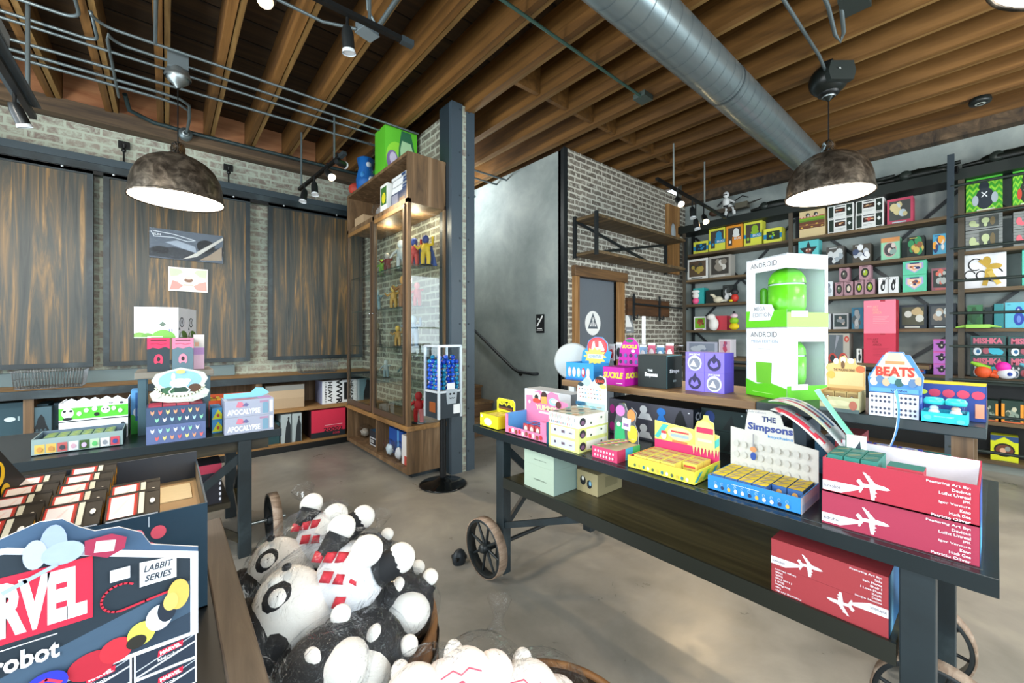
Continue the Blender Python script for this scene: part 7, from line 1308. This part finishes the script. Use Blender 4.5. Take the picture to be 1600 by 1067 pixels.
def plush(label, loc, rot, kind=0, s=1.0, seed=0, tie=True):
    t = thing('plush_toy', label, 'plush toy', loc); t.rotation_euler = rot
    if kind == 0:    # face towards local -Y, body to local +X
        part('head', MB().ball((0, 0, 0), (.075*s, .055*s, .095*s), WHT, 20, 14).ball((-.050*s, .006*s, -.012*s), (.040*s, .051*s, .075*s), BLK, 18, 12).ball((-.03*s, -.010*s, -.045*s), (.035*s, .040*s, .04*s), BLK, 14, 9).ball((.0, -.03*s, .055*s), (.02*s, .02*s, .02*s), WHT, 10, 8), t)
        F = ((-.052*s, -.052*s, -.02*s), (1, 0, 0), (0, 0, 1), .07*s, .07*s)
        part('eye', MB().ball((-.004*s, -.040*s, .022*s), (.034*s, .018*s, .034*s), BLK, 18, 8).ball((-.004*s, -.047*s, .022*s), (.021*s, .015*s, .021*s), WHT, 16, 8).ball((-.002*s, -.052*s, .022*s), (.009*s, .010*s, .009*s), BLK, 12, 6), t)
        part('nose', MB().ball((.028*s, -.046*s, .070*s), (.010*s, .010*s, .007*s), BLK, 10, 6), t)
        part('ear', MB().ball((-.075*s, .01*s, .06*s), (.026*s, .02*s, .028*s), BLK, 12, 8), t)
        part('ear', MB().ball((-.085*s, 0, -.055*s), (.022*s, .02*s, .03*s), WHT, 12, 8), t)
        b = MB().ball((.12*s, .01*s, -.01*s), (.075*s, .055*s, .075*s), mat('#d9d9dc', .9), 18, 12)
        part('body', b, t)
        b = MB()
        for k in range(7):
            a = -.9+.32*k; x = .085+.02*(k % 3); c = Vector((x*s, -.046*s+.01*abs(k-3)*s*.5, (.055-.018*k)*s))
            b.ball(tuple(c), (.017*s, .010*s, .015*s), RED, 4, 2)
        part('red_pattern', b, t)
        part('arm', MB().tube([(.10*s, -.01*s, .05*s), (.14*s, -.02*s, .075*s)], [.028*s, .028*s], BLK, 12).ball((.148*s, -.022*s, .085*s), (.032*s, .024*s, .030*s), WHT, 14, 10), t)
        part('arm', MB().tube([(.12*s, -.03*s, -.02*s), (.165*s, -.035*s, .0*s)], [.026*s, .026*s], WHT, 12).ball((.172*s, -.035*s, .0), (.036*s, .026*s, .034*s), WHT, 14, 10), t)
        part('leg', MB().tube([(.17*s, 0, -.04*s), (.22*s, -.01*s, -.05*s)], [.034*s, .03*s], BLK, 12).ball((.225*s, -.01*s, -.05*s), .032*s, WHT, 14, 10), t)
        c, R3 = (.055*s, 0, 0), (.165*s, .072*s, .108*s)
    elif kind == 1:  # seen from its dark back
        part('body', MB().ball((0, 0, 0), (.10*s, .075*s, .085*s), BLK, 20, 14, wob=.04, seed=seed), t)
        part('belly', MB().ball((.03*s, -.03*s, -.03*s), (.06*s, .055*s, .05*s), WHT, 16, 10), t)
        part('arm', MB().ball((.01*s, -.064*s, .025*s), (.016*s, .012*s, .024*s), WHT, 12, 8), t)
        part('leg', MB().tube([(.06*s, -.02*s, .02*s), (.085*s, -.035*s, .04*s)], [.034*s, .03*s], BLK, 12).ball((.092*s, -.042*s, .045*s), (.022*s, .016*s, .022*s), WHT, 12, 8), t)
        c, R3 = (0, -.01*s, 0), (.118*s, .088*s, .095*s)
    else:
        part('body', MB().ball((0, 0, 0), (.07*s, .06*s, .065*s), mat('#f4ece6', .9), 18, 12).ball((.07*s, .02*s, .0), (.05*s, .045*s, .05*s), mat('#f0e4de', .9), 16, 10), t)
        part('ear', MB().ball((-.02*s, 0, .052*s), (.024*s, .02*s, .03*s), mat('#f6f0ea', .9), 12, 8), t)
        part('stitching', MB().decal(((-.05*s, -.060*s, -.02*s), (1, 0, 0), (0, 0, 1), .09*s, .05*s), [('l', ((0, .5), (.3, .7), (.5, .5), (.7, .7), (1, .5)), .003, '#d8506a'), ('e', .5, .2, .08, .1, '#d8506a')]), t)
        c, R3 = (.03*s, 0, 0), (.115*s, .075*s, .09*s)
    bag = MB().ball(c, R3, BAG, 30, 18, wob=.05, seed=seed)
    if tie:
        q = Vector((c[0]+R3[0]*.5, 0, R3[2]*.85)); bag.tube([tuple(q), tuple(q+Vector((.01, .0, .03))), tuple(q+Vector((.02, .01, .075)))], [.030*s, .012*s, .034*s], BAG, 9, False)
    part('bag', bag, t); return t
def ori(face, up):   # local -Y points along face, local Z roughly along up
    f = Vector(face).normalized(); y = -f; z = (Vector(up)-y*Vector(up).dot(y)).normalized(); x = y.cross(z)
    return Matrix((x, y, z)).transposed().to_euler()
TOCAM = (-.42, -.60, .68)
plush('big faced black and white plush with ring eye, upper left of the barrel heap', (.262, 1.375, .655), ori(TOCAM, (-.35, .62, .55)), 0, 1.12, 1)
plush('big faced black and white plush with ring eye, lower left of the barrel heap', (.245, 1.155, .655), ori(TOCAM, (-.15, .70, .55)), 0, 1.22, 2)
plush('dark bagged plush under the upper faced one, at the back of the barrel', (.33, 1.46, .56), ori(TOCAM, (.5, .5, .6)), 1, 1.0, 3, False)
plush('dark bagged plush with a peaked bag top, upper right of the heap', (.50, 1.38, .60), ori((-.3, -.5, .8), (.2, .6, .5)), 1, 1.0, 4)
plush('dark bagged plush with white paw patches in the middle of the right side', (.525, 1.25, .60), ori((-.2, -.6, .8), (.6, .3, .5)), 1, 1.0, 5, False)
plush('dark bagged plush with a white stub, lower right near the barrel rim', (.50, 1.10, .585), ori((-.3, -.5, .8), (.3, .6, .5)), 1, 1.05, 6, False)
plush('dark bagged plush partly seen at the bottom centre of the heap', (.385, 1.02, .57), ori((-.4, -.6, .7), (.6, .2, .5)), 1, 1.05, 7, False)
plush('dark bagged plush squeezed against the table rail at the bottom', (.27, .985, .59), ori((-.3, -.7, .7), (-.4, .5, .5)), 1, 1.05, 8, False)
plush('dark bagged plush under the lower faced one, left of the barrel', (.205, 1.23, .57), ori((-.4, -.6, .7), (-.4, .5, .5)), 1, .95, 9, False)
plush('pale pink plush with red stitched marks at the bottom picture edge', (.42, .835, .555), ori((-.4, -.6, .7), (.1, .6, .6)), 2, .95, 10, False)
plush('cream plush in a peaked clear bag at the bottom right of the barrel', (.53, .80, .555), ori((-.4, -.6, .7), (.3, .6, .6)), 2, 1.0, 11)
plush('cream plush filling the second barrel behind the peaked bag', (.66, .72, .50), ori((-.3, -.6, .7), (.5, .4, .6)), 2, 1.1, 12, False)
